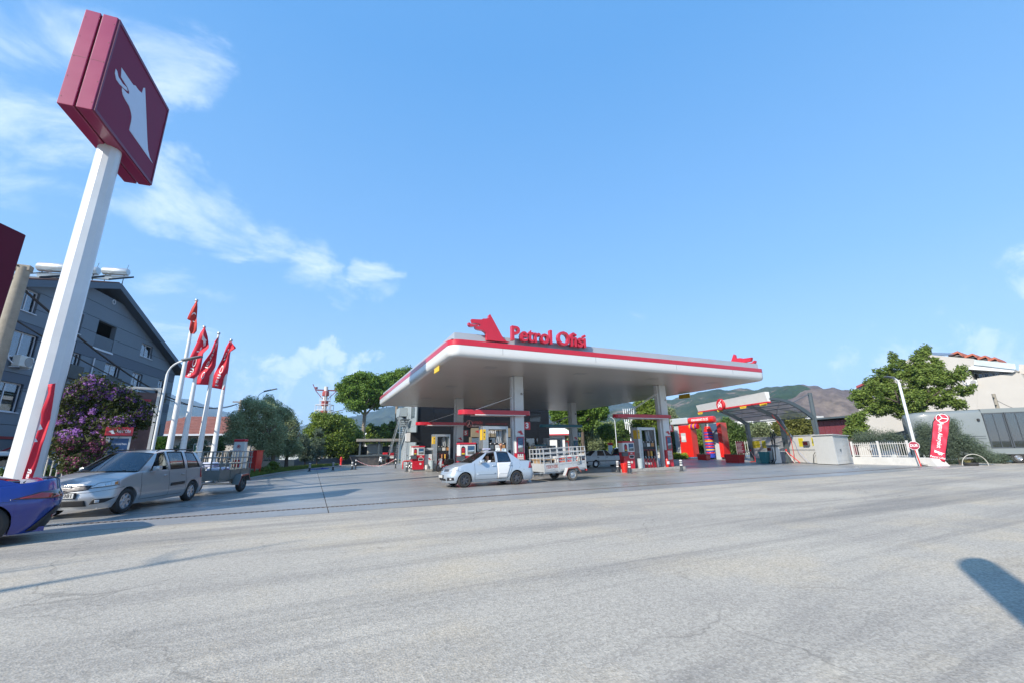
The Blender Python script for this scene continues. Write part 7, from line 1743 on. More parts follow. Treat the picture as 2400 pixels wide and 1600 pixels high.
tree_px('olive_tree', 'olive tree in the middle of the group with forked pale trunk', 645, 46, [(640, 965, 18, 20, 0), (650, 1000, 22, 30, 0), (668, 970, 14, 14, 0), (640, 1045, 22, 22, 0), (628, 940, 9, 12, 0)], LO, 26000, .08, trunk_r=.2, fork=.35, clump=.5, nclump=260, bark=BARKP, aspect=.35, shell=.5)
tree_px('olive_tree', 'dark olive tree at the right end of the olive group', 676, 50, [(672, 980, 14, 20, 0), (680, 1015, 20, 32, 0), (668, 1045, 22, 22, 0), (690, 1050, 14, 16, 0)], LO, 22000, .085, trunk_r=.18, fork=.35, clump=.55, nclump=230, bark=BARK, aspect=.35, shell=.5)
tree_px('olive_sapling', 'young bluish olive sapling on the grass', 745, 55, [(745, 1035, 13, 26, 0), (742, 1060, 15, 18, 0), (746, 1010, 6, 10, 0)], LB, 7000, .09, trunk_r=.06, fork=.2, clump=.4, nclump=90, aspect=.35, depth=1)
tree_px('olive_sapling', 'pale olive bush left of the sapling', 718, 53, [(712, 1045, 16, 22, 0), (722, 1065, 16, 14, 0), (708, 1030, 8, 12, 0)], LB, 7000, .09, trunk_r=.08, fork=.2, clump=.4, nclump=90, aspect=.35, depth=1)
tree_px('citrus_tree', 'broad glossy green tree left of the open shed', 768, 66, [(750, 1000, 26, 22, 0), (775, 990, 30, 20, 0), (800, 1015, 30, 26, 0), (762, 1035, 34, 26, 0), (800, 1050, 30, 22, 0), (735, 1020, 20, 22, 0), (745, 980, 14, 12, 0)], LG_, 52000, .12, trunk_r=.2, fork=.3, clump=.8, nclump=380, bark=BARKP, shell=.5, trunks=2)
tree_px('citrus_tree', 'second glossy green tree touching the shed roof', 812, 70, [(810, 1000, 20, 22, 0), (826, 1025, 18, 24, 0), (815, 1055, 20, 20, 0), (835, 1040, 10, 16, 0)], LG_, 28000, .13, trunk_r=.2, fork=.3, clump=.8, nclump=200, shell=.5, trunks=2, bark=BARKP)
for i, (px, py, lab) in enumerate(((866, 1012, 'leftmost'), (884, 1016, 'second'), (901, 1013, 'third'), (921, 1008, 'rightmost'))):
 tree_px('hedge_tree', lab+' slender hedge tree above the shed roof', px, 88, [(px, py, 8, 18, 0), (px+3, py+18, 10, 14, 0), (px-2, py-12, 5, 8, 0)], LD if i % 2 else LG_, 4500, .22, trunk_r=.1, fork=.4, clump=.6, nclump=60, depth=1, group='hedge trees above the shed roof')
for (px, dist, bl, m_, n_, s_, lab) in (
 (1385, 64, [(1372, 1020, 22, 22, 0), (1395, 1040, 20, 18, 0), (1378, 1052, 22, 16, 0), (1352, 1030, 16, 26, 0)], LO2, 16000, .15, 'greyish tree behind the old white saloon, left'),
 (1420, 66, [(1420, 1015, 18, 22, 0), (1412, 1040, 20, 20, 0), (1438, 1035, 14, 22, 0)], LG_, 15000, .17, 'bright green tree behind the old white saloon'),
 (1458, 72, [(1455, 1010, 16, 20, 0), (1465, 1040, 16, 20, 0), (1445, 1045, 14, 16, 0)], LD, 12000, .18, 'dark tree behind the hatchback'),
 (1512, 50, [(1505, 950, 14, 14, 0), (1520, 975, 26, 22, 0), (1500, 1005, 20, 24, 0), (1530, 1010, 22, 26, 0), (1515, 1040, 24, 22, 0), (1550, 980, 16, 20, 0), (1525, 945, 12, 12, 0)], LG_, 26000, .14, 'tall bright green tree right behind the pump numbered one'),
 (1575, 56, [(1568, 975, 14, 18, 0), (1580, 1010, 20, 28, 0), (1592, 1045, 22, 24, 0), (1572, 1050, 18, 20, 0)], LO2, 18000, .13, 'grey green tree between the pump and the car wash'),
 (1662, 58, [(1655, 1020, 16, 22, 0), (1660, 1045, 18, 20, 0), (1640, 1035, 14, 20, 0)], LG_, 10000, .14, 'tree seen through the car wash gantry'),
 (1722, 60, [(1705, 1000, 16, 18, 0), (1722, 1015, 18, 22, 0), (1712, 1045, 20, 24, 0), (1738, 1035, 14, 22, 0)], LD, 16000, .14, 'dark round tree right of the gantry'),
 (1775, 62, [(1752, 1010, 14, 16, 0), (1780, 1005, 20, 16, 0), (1798, 1020, 16, 14, 0), (1765, 1030, 20, 18, 0)], LO2, 15000, .14, 'silvery olive behind the car wash wall, left'),
 (1862, 60, [(1835, 1000, 18, 16, 0), (1862, 985, 24, 18, 0), (1885, 1000, 18, 18, 0), (1850, 1015, 28, 14, 0), (1880, 1018, 16, 12, 0)], leaf_mat('brownish_green_leaves', (.05, .065, .015), (.17, .17, .04), scale=.6), 20000, .14, 'olive brown tree behind the car wash wall, right')):
 tree_px('broadleaf_tree', lab, px, dist, bl, m_, int(n_*1.7), s_*.74, trunk_r=.16, fork=.3, clump=.6, nclump=int(n_/70), shell=.5)
BEL = [(1335, 120, 1008, 30, 16), (1380, 125, 1000, 28, 16), (1425, 130, 1005, 26, 14), (1470, 120, 1008, 24, 14), (1300, 118, 1012, 22, 14)]
for i, (px, dist, py, rx, ry) in enumerate(BEL):
 tree_px('broadleaf_tree', ['yellowish far tree above the white hall, ', 'far tree beneath the pine, ', 'far tree in the belt behind the saloon, ', 'far tree left of the stacked sign, ', 'far tree at the edge of the shop, '][i]+'in the tree belt', px, dist, [(px, py, rx, ry, 0), (px-rx*.5, py+10, rx*.6, ry, 0), (px+rx*.5, py+8, rx*.6, ry, 0)], LG_ if i % 2 else LO2, 6000, .36, trunk_r=.3, fork=.4, clump=1.2, nclump=110, depth=1, group='trees in the far belt')
mb_ = at_px(232, 24.2)
cm_bl = [(175, 935, 32, 30, 0), (215, 915, 34, 32, 0), (255, 930, 32, 30, 0), (290, 945, 30, 28, 0), (320, 965, 28, 24, 0), (160, 985, 34, 34, 0), (215, 985, 48, 40, 0), (270, 1000, 36, 34, -.5), (165, 1040, 30, 30, -.8), (215, 1050, 34, 30, -.8), (175, 1090, 30, 18, -1.2), (330, 985, 18, 14, 0)]
cmt = tree_px('flowering_tree', 'crape myrtle tree covered in purple flower heads beside the totem pole', 225, 24.2, cm_bl, leaf_mat('myrtle_leaves', (.020, .032, .008), (.075, .085, .022), scale=1.2), 42000, .060, trunk_r=.10, fork=.18, clump=.36, nclump=620, shell=.45, depth=1, bark=BARKP, aspect=.5)
base = at_px(225, 24.2); bl = [blob_px(a, b, 24.2+e, c, d, base) for a, b, c, d, e in cm_bl]
BL_ = np.array(bl); vol = BL_[:, 3]*BL_[:, 5]
def flower_heads(nheads, sel_low, mat, nm, per=70, r=.13, ls=.026):
 pick = rng.choice(len(BL_), nheads*4, p=vol/vol.sum()); B = BL_[pick]; d = rng.normal(size=(len(pick), 3)); d[:, 2] = d[:, 2]*.8+.25
 camd = np.array([-base.x, -base.y, 0]); camd /= np.linalg.norm(camd); d += camd*.5
 d /= np.linalg.norm(d, axis=1)[:, None]; P = B[:, :3]+d*B[:, 3:]*(1.0+.12*rng.random((len(pick), 1)))
 keep = (P[:, 2] < 2.2) if sel_low else (P[:, 2] >= 2.2); P = P[keep][:nheads]
 idx = np.repeat(np.arange(len(P)), per); off = rng.normal(size=(len(idx), 3)); off /= np.linalg.norm(off, axis=1)[:, None]; off *= rng.random((len(idx), 1))**.4*r; off[:, 2] *= 1.2
 V, F = leaf_quads(P[idx]+off, ls, .8, off/r, .5); np_mesh(nm, V, F, mat, cmt)
flower_heads(300, False, leaf_mat('violet_petals', (.24, .08, .36), (.66, .36, .72), scale=2, trans=.35), 'blossom')
flower_heads(190, True, leaf_mat('dusky_pink_petals', (.20, .05, .12), (.46, .16, .27), scale=2, trans=.3), 'blossom')
tree_px('mulberry_tree', 'spreading mulberry tree with upswept branches in front of the white building', 2150, 52,
  [(2075, 880, 26, 22, 0), (2110, 865, 30, 22, 0), (2155, 850, 22, 28, 0), (2160, 885, 46, 30, 0), (2190, 870, 26, 24, 0), (2215, 890, 30, 24, 0), (2245, 880, 22, 14, 0), (2255, 915, 24, 12, 0), (2050, 905, 30, 22, 0), (2020, 930, 26, 22, 0), (2090, 925, 46, 30, 0), (2140, 935, 50, 30, 0), (2200, 930, 36, 24, 0), (2060, 955, 36, 18, 0), (2130, 965, 40, 18, 0), (2240, 945, 24, 10, 0), (2095, 840, 10, 14, 0), (2168, 825, 10, 16, 0), (2195, 845, 8, 14, 0), (2260, 868, 10, 10, 0), (2275, 905, 12, 7, 0)],
  LM, 64000, .088, trunk_r=.26, fork=.38, clump=.36, nclump=1000, shell=.40, depth=2, spread=1.3)
tree_px('shrub', 'loose green shrub behind the white cabin', 2010, 47, [(2003, 985, 16, 16, 0), (2015, 1000, 14, 16, 0), (1992, 1012, 12, 12, 0), (2020, 975, 8, 10, 0)], LM, 6000, .085, trunk_r=.06, fork=.3, clump=.35, nclump=110, depth=1, cat='shrub')
for (px, dist, bl, lab, n_) in ((2040, 46, [(2025, 1025, 26, 14, 0), (2050, 1020, 24, 14, 0), (2010, 1035, 18, 10, 0)], 'fine leaved bush behind the white fence, left', 9000),
    (2100, 46, [(2085, 1020, 22, 12, 0), (2110, 1030, 20, 14, 0), (2075, 1045, 20, 10, 0)], 'sparse bush behind the white fence, middle', 6500),
    (2165, 45, [(2165, 1010, 22, 22, 0), (2160, 1040, 24, 20, 0), (2180, 1060, 16, 14, 0)], 'grey green bush left of the feather banner', 12000),
    (2240, 43, [(2225, 1000, 24, 24, 0), (2250, 1035, 34, 26, 0), (2225, 1060, 26, 18, 0), (2285, 1050, 28, 18, 0), (2310, 1070, 22, 8, 0)], 'large thorny bush right of the feather banner', 26000),
    (2345, 46, [(2330, 1075, 18, 7, 0), (2350, 1074, 12, 7, 0)], 'low dry scrub under the caravan', 3500)):
 tree_px('bush', lab, px, dist, bl, LB, n_, .055, trunk_r=.05, fork=.3, clump=.45, nclump=int(n_/55), depth=1, aspect=.22, shell=.2, cat='bush')
tree_px('bush', 'dark garden bush behind the picket fence', 60, 27.5, [(30, 1110, 30, 12, 0), (90, 1108, 30, 12, 0)], LD, 5000, .06, trunk_r=.05, fork=.3, clump=.3, nclump=90, depth=1, cat='bush')
tree_px('young_tree', 'fresh yellow green young tree between the lamp and the first flagpole', 378, 34, [(372, 1045, 10, 10, 0), (385, 1052, 12, 10, 0), (378, 1035, 8, 8, 0)], LY, 2600, .07, trunk_r=.05, fork=.4, clump=.3, nclump=60, depth=1)
tree_px('shrub', 'pale green shrub among the flagpoles', 455, 33, [(440, 1050, 18, 12, 0), (462, 1042, 16, 14, 0), (420, 1058, 14, 8, 0), (480, 1055, 12, 8, 0)], LB, 8000, .06, trunk_r=.05, fork=.3, clump=.3, nclump=140, depth=1, cat='shrub')
tree_px('shrub', 'dark pointed shrub beside the rightmost flagpole', 515, 41, [(512, 1045, 9, 18, 0)], LD, 2500, .08, trunk_r=.05, fork=.3, clump=.3, nclump=40, depth=1, cat='shrub')
def scatter_grass(name, poly_fn, n, h, mat, label=None, base_z=.10, **pr):
 P = np.array([poly_fn() for _ in range(n)]); hh = h*(.5+rng.random(n)); a = rng.random(n)*6.28; w = .012+.01*rng.random(n); bend = rng.normal(size=(n, 2))*.3*hh[:, None]
 A = np.stack([P[:, 0]-np.cos(a)*w, P[:, 1]-np.sin(a)*w, P[:, 2]], 1); B_ = np.stack([P[:, 0]+np.cos(a)*w, P[:, 1]+np.sin(a)*w, P[:, 2]], 1); C_ = np.stack([P[:, 0]+bend[:, 0], P[:, 1]+bend[:, 1], P[:, 2]+hh], 1)
 V = np.stack([A, B_, C_], 1).reshape(-1, 3); F = np.arange(3*n).reshape(-1, 3); return np_mesh(name, V, F, mat, tri=True, kind='stuff', **pr)
GRS = leaf_mat('verge_grass_blades', (.05, .085, .012), (.17, .22, .04), scale=1.5)
def vergept():
 y = random.uniform(32, 58); t = [p for p in vp[:5]]; xr = interp([(q[1], q[0]) for q in t], y)
 return (xr-.1-abs(random.gauss(0, 1.6)), y, .10)
o = scatter_grass('grass', vergept, 26000, .22, GRS); o['label'] = 'uneven green grass along the kerb under the olive trees'
def shoulderpt(): x = random.uniform(38.3, 60); return (x, 14.6+abs(random.gauss(0, .5))+.02*(x-38), .0)
o = scatter_grass('dry_grass', shoulderpt, 9000, .22, leaf_mat('dry_grass_blades', (.10, .11, .04), (.30, .27, .12), scale=2)); o['label'] = 'dry grass tufts at the foot of the feather banner'
for (px, py, dist, lab) in ((640, 1098, 41, 'dark green plant at the foot of the olive tree'), (622, 1110, 38.5, 'small leafy plant beside the red cabinet')):
 tree_px('plant', lab, px, dist, [(px, py-8, 12, 9, 0)], LG_, 1200, .06, trunk_r=.02, fork=.2, clump=.2, nclump=30, depth=0, cat='plant')
tree_px('hedge', 'yellow green low hedge between the pump and the red gantry', 1585, 52, [(1565, 1068, 14, 5, 0), (1585, 1068, 16, 6, 0), (1603, 1068, 10, 5, 0)], LY, 5000, .08, trunk_r=.03, fork=.2, clump=.3, nclump=110, depth=0, cat='hedge')
# --- car wash on the right
WA, WBc, WCc = Vector((40.0, 28.9, 0)), Vector((38.2, 24.2, 0)), Vector((38.75, 21.75, 0))
FN, FFa = Vector((32.96, 21.6, 0)), Vector((35.5, 30.7, 0))
wc = thing('car_wash_canopy', 'arched grey steel canopy with clear roof sheets over the self service wash', 'canopy', WBc)
def wl(v): return Vector(v)-WBc
fm_ = (FN+FFa)/2
ends = [(WA, FFa, 3.85, 5.2), (WBc, fm_, 3.80, 5.1), (WCc, FN, 3.9, 5.05)]
def arc(cb, f, zc, zf, t, dz=0.0):
 p = cb.lerp(f, t); z = zc+(zf-zc)*t+.62*math.sin(math.pi*min(1, t*.92+.0))**.8*(1-.12*t)+dz; return Vector((p.x, p.y, z))
NS = 14
for (cb, f, zc, zf) in ends:
 q = MB()
 d_ = (f-cb).normalized(); n_ = Vector((-d_.y, d_.x, 0))*.065
 rows_ = []
 for k in range(NS+1):
  t_ = k/NS; dep = .34*(1-t_)+.12; p = wl(arc(cb, f, zc, zf, t_)); rows_.append([p+n_, p-n_, p-n_-Vector((0, 0, dep)), p+n_-Vector((0, 0, dep))])
 q.grid(rows_, closed=True); q.build('arched_beam', SLATE, wc, smooth=True, angle=30)
 b = wl(cb); c_ = MB(); c_.hexa([b+Vector((-.16, -.12, 0)), b+Vector((.16, -.12, 0)), b+Vector((.16, .12, 0)), b+Vector((-.16, .12, 0))], [b+Vector((-.28, -.12, zc+.0)), b+Vector((.16, -.12, zc+.02)), b+Vector((.16, .12, zc+.02)), b+Vector((-.28, .12, zc+.0))])
 c_.build('column', SLATE, wc)
 h_ = MB()
 for t_ in (.75, .5, .28): 
  p = wl(arc(cb, f, zc, zf, t_))-Vector((0, 0, .12+.2*(1-t_))); h_.tube([p-n_*1.03, p-n_*1.1], .07, 12)
 h_.build('web_holes', TXW, wc)
tk = wl(WCc); MB().cyl((tk.x, tk.y, 0), (tk.x+.1, tk.y, 5.9), .17, .16, 12).build('tall_post', SLATE, wc)
MB().cyl((tk.x, tk.y, 5.8), tuple(wl(arc(WCc, FN, 3.9, 5.05, .45))), .03, .03, 6).build('tie_rod', SLATE, wc)
POLY = M('polycarbonate_sheet', (.40, .46, .50), .3, var=.08, alpha=.62)
for (e0, e1) in ((ends[0], ends[1]), (ends[1], ends[2])):
 for k in range(NS//2):
  t0_, t1_ = 2*k/NS, 2*(k+1)/NS
  for j in range(3):
   def P_(t_, u): return wl(arc(*e0, t_).lerp(arc(*e1, t_), u))+Vector((0, 0, .03))
   u0, u1 = j/3+.006, (j+1)/3-.006
   sh_ = MB(); sh_.quad(P_(t0_+.004, u0), P_(t1_-.004, u0), P_(t1_-.004, u1), P_(t0_+.004, u1)); sh_.build('roof_sheet', POLY, wc)
  MB().cyl(wl(arc(*e0, t0_))-Vector((0, 0, .03)), wl(arc(*e1, t0_))-Vector((0, 0, .03)), .04, .04, 6).build('purlin', SLATE, wc)
 a0_, a1_ = wl(arc(*e0, .1)), wl(arc(*e1, .75)); b0_, b1_ = wl(arc(*e0, .75)), wl(arc(*e1, .1)); dn = Vector((0, 0, .10))
 MB().cyl(a0_-dn, a1_-dn, .022, .022, 6).cyl(b0_-dn, b1_-dn, .022, .022, 6).build('cross_brace', SLATE, wc)
fd = (FN-FFa); fl = fd.length; fz = math.atan2(fd.y, fd.x)
fs_ = thing('wash_fascia', 'white fascia board with red line and round car wash emblem', 'sign', (FFa.x, FFa.y, 0), fz)
z0f, z1f, z0n, z1n = 4.90, 5.63, 4.85, 5.74
def fz0(x): return z0f+(z0n-z0f)*x/fl
def fz1(x): return z1f+(z1n-z1f)*x/fl
MB().hexa([(0, -.12, fz0(0)+.12), (fl, -.12, fz0(fl)+.12), (fl, .12, fz0(fl)+.12), (0, .12, fz0(0)+.12)], [(0, -.30, fz1(0)), (fl, -.30, fz1(fl)), (fl, .12, fz1(fl)), (0, .12, fz1(0))]).build('board', WHITE, fs_)
MB().hexa([(-.02, -.14, fz0(0)), (fl+.02, -.14, fz0(fl)), (fl+.02, .12, fz0(fl)), (-.02, .12, fz0(0))], [(-.02, -.14, fz0(0)+.118), (fl+.02, -.14, fz0(fl)+.118), (fl+.02, .12, fz0(fl)+.118), (-.02, .12, fz0(0)+.118)]).build('red_line', REDL, fs_)
xm = fl*.41; zc_ = (fz0(xm)+fz1(xm))/2+.03
em = MB().lathe([(0, -.40), (.50, -.40), (.53, -.37), (.53, -.20), (0, -.20)], (xm, 0, zc_), 'y', 30).build('round_emblem', REDL, fs_, smooth=True, angle=30)
cg_ = MB(); fnc = lambda u, v, d: (xm+u, -.405-d, zc_+v)
cg_.prism([(-.26, -.18), (.26, -.18), (.27, .0), (.17, .12), (-.17, .12), (-.27, 0)], fnc, 0, .012); cg_.prism([(-.24, -.28), (-.14, -.28), (-.14, -.181), (-.24, -.181)], fnc, 0, .012); cg_.prism([(.14, -.28), (.24, -.28), (.24, -.181), (.14, -.181)], fnc, 0, .012)
cg_.prism([(-.10, .14), (.10, .14), (.06, .24), (-.08, .24)], fnc, 0, .012); cg_.prism([(.10, .22), (.30, .36), (.27, .40), (.08, .28)], fnc, 0, .012)
cg_.build('car_pictogram', TXW, em); w3 = MB(); w3.prism([(-.13, .02), (.13, .02), (.10, .09), (-.10, .09)], fnc, .013, .016); w3.prism([(-.2, -.1), (-.1, -.1), (-.1, -.05), (-.2, -.05)], fnc, .013, .016); w3.prism([(.1, -.1), (.2, -.1), (.2, -.05), (.1, -.05)], fnc, .013, .016); w3.build('pictogram_detail', REDL, em)
for k, f in enumerate((.04, .37, .70, .95)):
 x_ = fl*f; t = MB().prism([(x_-.42, fz0(x_)-.005), (x_+.42, fz0(x_)-.005), (x_+.33, fz0(x_)-.19), (x_-.33, fz0(x_)-.19)], lambda u, v, d: (u, -.16-d, v), 0, .03).build('yellow_sign', YELLOW, fs_)
 lettering('sign_lettering', 'MAX 2.90m', .10, lambda a, b, c: (x_+a, -.195, fz0(x_)-.10+b), INK, t)
WL0, WL1 = Vector((37.45, 21.35, 0)), Vector((41.3, 29.75, 0)); wd = WL1-WL0; wl_ = wd.length; wz = math.atan2(-wd.y, -wd.x)
ww = thing('wash_wall', 'white panelled wall with yellow notices behind the wash bays', 'wall', (WL1.x, WL1.y, 0), wz)
PW = M('wash_panel_white', (.60, .60, .57), .4, var=.06, dirt=((.40, .37, .32), .4, .9))
nP = 7
for k in range(nP):
 a, b = wl_*k/nP+.008, wl_*(k+1)/nP-.008
 for (z0_, z1_) in ((.08, 1.12), (1.16, 2.28)): MB().box(a, b, 0, .06, z0_, z1_).build('panel', PW, ww)
MB().box(0, wl_, .062, .14, 0, 2.27).build('backing', GREY, ww); MB().box(-.02, wl_+.02, -.05, .16, 2.285, 2.35).build('coping', GREY, ww); MB().box(0, wl_, -.04, -.002, 1.125, 1.155).build('rail', GREY, ww)
NY = M('notice_yellow', (.72, .60, .02), .5)
def wx(px): 
 d = ray(px, 1045); A_ = WL1; e = (WL0-WL1).normalized(); den = d.x*(-e.y)-d.y*(-e.x); t_ = (A_.x*(-e.y)-A_.y*(-e.x))/den; p = Vector((d.x*t_, d.y*t_, 0)); return (p-A_).dot(e)
for (p0_, p1_, z0_, z1_) in ((1764, 1773, 1.3, 2.0), (1773.5, 1782, 1.35, 2.0), (1787, 1796, 1.3, 2.0), (1874, 1885, 1.4, 2.1), (1905, 1917, 1.45, 2.1)):
 a, b = wx(p0_), wx(p1_)
 if b < a: a, b = b, a
 o = MB().box(a, b, -.014, -.002, z0_, z1_).build('notice', NY, ww); ln = MB()
 for k in range(5): ln.box(a+.06, b-.06-(k % 2)*.08, -.018, -.0145, z1_-.14-k*.11, z1_-.12-k*.11)
 ln.build('print_lines', INK, o)
a = wx(1893); tb_ = MB().bbox(a-.35, a+.35, -.16, -.002, 1.45, 1.85, .03).build('control_box', M('control_grey', (.12, .12, .12), .5), ww); MB().box(a-.26, a+.26, -.168, -.161, 1.52, 1.78).build('display', M('dark_red_display', (.07, .008, .01), .3), tb_)
t = thing('notice_board', 'dark red notice board with white lines left of the wash wall', 'notice board', (WL1.x-.1, WL1.y+1.0, 0), wz)
MB().box(-1.1, .4, -.03, 0, .75, 2.0).build('board', M('board_dark_red', (.28, .02, .04), .5), t); ln = MB()
for k in range(8): ln.box(-1.0, .2-(k % 3)*.15, -.036, -.031, 1.82-k*.13, 1.86-k*.13)
ln.build('print_lines', TXW, t); MB().box(-1.0, -.95, .001, .05, 0, 1.9).box(.25, .3, .001, .05, 0, 1.9).build('leg', GALV, t)
vp_ = D(1818, 1078, 44.3)
vm = thing('vacuum_machine', 'white self service vacuum machine with black hoses', 'vacuum cleaner', (vp_.x, vp_.y, .0045), wz)
MB().bbox(-.5, .35, -.32, .32, 0, 1.45, .06).build('cabinet', WHITE, vm); MB().bbox(-.6, .5, -.36, .36, 1.451, 1.56, .03).build('head', SLATE, vm); MB().box(-.42, .12, -.34, -.325, 1.08, 1.34).build('display', M('display_red', (.14, .01, .015), .3), vm); MB().box(-.3, -.24, -.326, -.322, .35, 1.0).box(-.2, .25, -.326, -.322, .22, .28).build('vinyl_print', M('vinyl_blue', (.05, .06, .18), .5), vm)
for s in (.2, .55): MB().tube([(s-.3, 0, 1.56), (s-.35, 0, 2.5), (s-.2, 0, 2.72), (s, -.05, 2.4), (s+.1, -.3, 1.2), (s+.15, -.4, .35), (s-.1, -.45, .06), (s-.5, -.6, .04)], .04, 7).build('hose', BLACK, vm, smooth=True)
TEALB = M('teal_plastic', (.05, .22, .23), .5)
q = D(1794, 1081, 44.2); t = thing('waste_bin', 'teal green bin beside the vacuum machine', 'bin', (q.x, q.y, .0045)); MB().hexa([(-.22, -.22, 0), (.22, -.22, 0), (.22, .22, 0), (-.22, .22, 0)], [(-.32, -.32, .95), (.32, -.32, .95), (.32, .32, .95), (-.32, .32, .95)]).build('bucket', TEALB, t); MB().box(-.34, .34, -.34, .34, .951, 1.0).build('rim', TEALB, t)
q = D(1786, 1079, 44.8); t = thing('plastic_crate', 'pale teal crate left of the teal bin', 'crate', (q.x, q.y, .0045)); MB().bbox(-.45, .35, -.3, .3, 0, .42, .03).build('box', M('pale_teal', (.22, .38, .35), .5), t); MB().box(-.48, .38, -.33, .33, .421, .46).build('rim', MATS['pale_teal'], t)
def hose(lab, pts, mat, r=.02): 
 o = MB().tube([Vector(p) for p in pts], r, 6).build('pressure_hose', mat, smooth=True); props(o, lab, 'hose', 'hoses hanging in the wash bays'); return o
def wp(px, z, off=.25): x_ = wx(px); e = (WL0-WL1).normalized(); n_ = Vector((-abs(e.y), e.x*(1 if e.y < 0 else -1), 0)); n_ = Vector((-.907, .42, 0)); p = WL1+e*x_+n_*off; return (p.x, p.y, z)
hose('thin red hose hanging between the wash columns', [wp(1862, 4.2, 1.5), wp(1863, 2.2), wp(1864, .8), wp(1860, .1), wp(1852, .05)], REDB, .022)
hose('thin pale blue hose hanging right of the red one', [wp(1868, 4.2, 1.2), wp(1870, 2.0), wp(1876, 1.0), wp(1896, .1), wp(1903, .05)], M('pale_blue_hose', (.25, .32, .5), .5), .014)
hose('black hose with lance on the wall near the white cabin', [wp(1905, .1, .2), wp(1908, .7, .2), wp(1914, .95, .2), wp(1920, .98, .2), wp(1928, .6, .2)], BLACK, .02)
hose('red and white hose at the foot of the far wash column', [(WA.x-.2, WA.y-.1, .9), (WA.x-.35, WA.y-.5, .5), (WA.x-.9, WA.y-.9, .06), (WA.x-1.6, WA.y-.8, .03)], REDB, .03)
hose('red and white hose at the foot of the middle wash column', [(WBc.x-.2, WBc.y-.1, .95), (WBc.x-.2, WBc.y-.6, .5), (WBc.x-.1, WBc.y-1.0, .05)], REDB, .035)
for cb, lab in ((WA, 'far'), (WBc, 'middle')):
 t = thing('wash_lance', 'wash lance leaning on the '+lab+' wash column', 'lance', (cb.x-.3, cb.y-.2, 0)); MB().cyl((0, -.5, .03), (-.02, .12, 1.05), .022).build('tube', WHITED, t); MB().bbox(-.05, .05, .02, .12, 1.0, 1.2, .02).build('grip', REDB, t)
 MB().box(-.45, -.1, .1, .35, 1.0, 1.06).build('bracket', GREY, t)
E0 = Vector((36.1, 19.2, 0)); e1, e2 = Vector((.72, 1.86, 0)), Vector((3.5, .75, 0))
cbn = thing('technical_cabin', 'white sheet metal cabin with sloping roof at the end of the wash', 'cabin', E0)
def cbp(u, v, z): p = e2*u+e1*v; return Vector((p.x, p.y, z))
CW_ = M('cabin_white', (.56, .57, .56), .35, coat=.2, var=.05, dirt=((.45, .43, .4), .25, .8))
H0, H1 = 2.24, 2.16
MB().hexa([cbp(0, 0, .05), cbp(1, 0, .05), cbp(1, 1, .05), cbp(0, 1, .05)], [cbp(0, 0, H0), cbp(1, 0, H1), cbp(1, 1, H1), cbp(0, 1, H0)]).build('wall', CW_, cbn)
MB().hexa([cbp(-.03, -.05, H0+.001), cbp(1.05, -.05, H1+.001), cbp(1.05, 1.05, H1+.001), cbp(-.03, 1.05, H0+.001)], [cbp(-.03, -.05, H0+.07), cbp(1.05, -.05, H1+.07), cbp(1.05, 1.05, H1+.07), cbp(-.03, 1.05, H0+.07)]).build('roof', CW_, cbn)
d_ = MB(); n_ = Vector((.2, -.98, 0))*.012
for (u0, u1, z0_, z1_) in ((.02, .022, .06, 2.15), (.98, .982, .06, 2.08), (.02, .98, .30, .31)): d_.hexa([cbp(u0, 0, z0_)+n_, cbp(u1, 0, z0_)+n_, cbp(u1, 0, z0_), cbp(u0, 0, z0_)], [cbp(u0, 0, z1_)+n_, cbp(u1, 0, z1_)+n_, cbp(u1, 0, z1_), cbp(u0, 0, z1_)])
d_.build('door_joint', GREY, cbn); hh = cbp(.32, 0, 1.1)+n_; MB().bbox(hh.x-.05, hh.x+.05, hh.y-.05, hh.y+.02, 1.0, 1.18, .01).build('door_handle', SLATE, cbn)
# --- roll-over gantry
GA, GB = D(1600, 1070, 53), D(1703, 1071, 50)
gd = GB-GA; gd.z = 0; gl = gd.length; gz = math.atan2(gd.y, gd.x)
def xf(px): return gl*(px-1600)/103
gt = thing('wash_gantry', 'automatic car wash gantry with red towers and striped brushes', 'car wash machine', (GA.x, GA.y, .38), gz)
zt = hz(1640, 975, 51)-.38; zk = hz(1640, 991, 51)-.38; zred = hz(1612, 996, 53)-.38
MB().bbox(xf(1584), xf(1600), .1, 1.3, -.2, zk+.1, .03).build('tower', GREY, gt); MB().bbox(xf(1601), xf(1632), -.25, .8, .05, zred, .04).build('red_door', REDB, gt)
MB().bbox(xf(1606), xf(1618), -.28, -.251, zred*.48, zred*.76, .03).build('inset_panel', GREY, gt); MB().box(xf(1607), xf(1617), -.292, -.285, zred*.55, zred*.67).build('notice', WHITED, gt)
hr_ = (zt-zk)/2
MB().lathe([(0, xf(1626)), (hr_*.93, xf(1627)), (hr_, xf(1630)), (hr_, xf(1683)), (hr_*.9, xf(1687)), (0, xf(1688))], (0, .1, (zt+zk)/2), 'x', 24).build('cylindrical_header', REDB, gt, smooth=True, angle=40)
MB().bbox(xf(1578), xf(1625), -.2, .5, zk+.05, zt+.02, .1).build('header_beam', GREY, gt)
lettering('header_lettering', 'AYSAN AKARYAKIT LTD. ŞTİ.', .34, lambda x, y, z: (xf(1657)+x, -hr_+.1-.02-.0*y, (zt+zk)/2+.03+y), TXW, gt, .010, width=xf(1678)-xf(1637))
MB().bbox(xf(1656), xf(1666), -.1, .9, -.2, zk-.02, .03).build('tower', SLATE, gt); MB().bbox(xf(1667), xf(1692), .1, .9, -.2, zred+.05, .03).build('tower', GREY, gt)
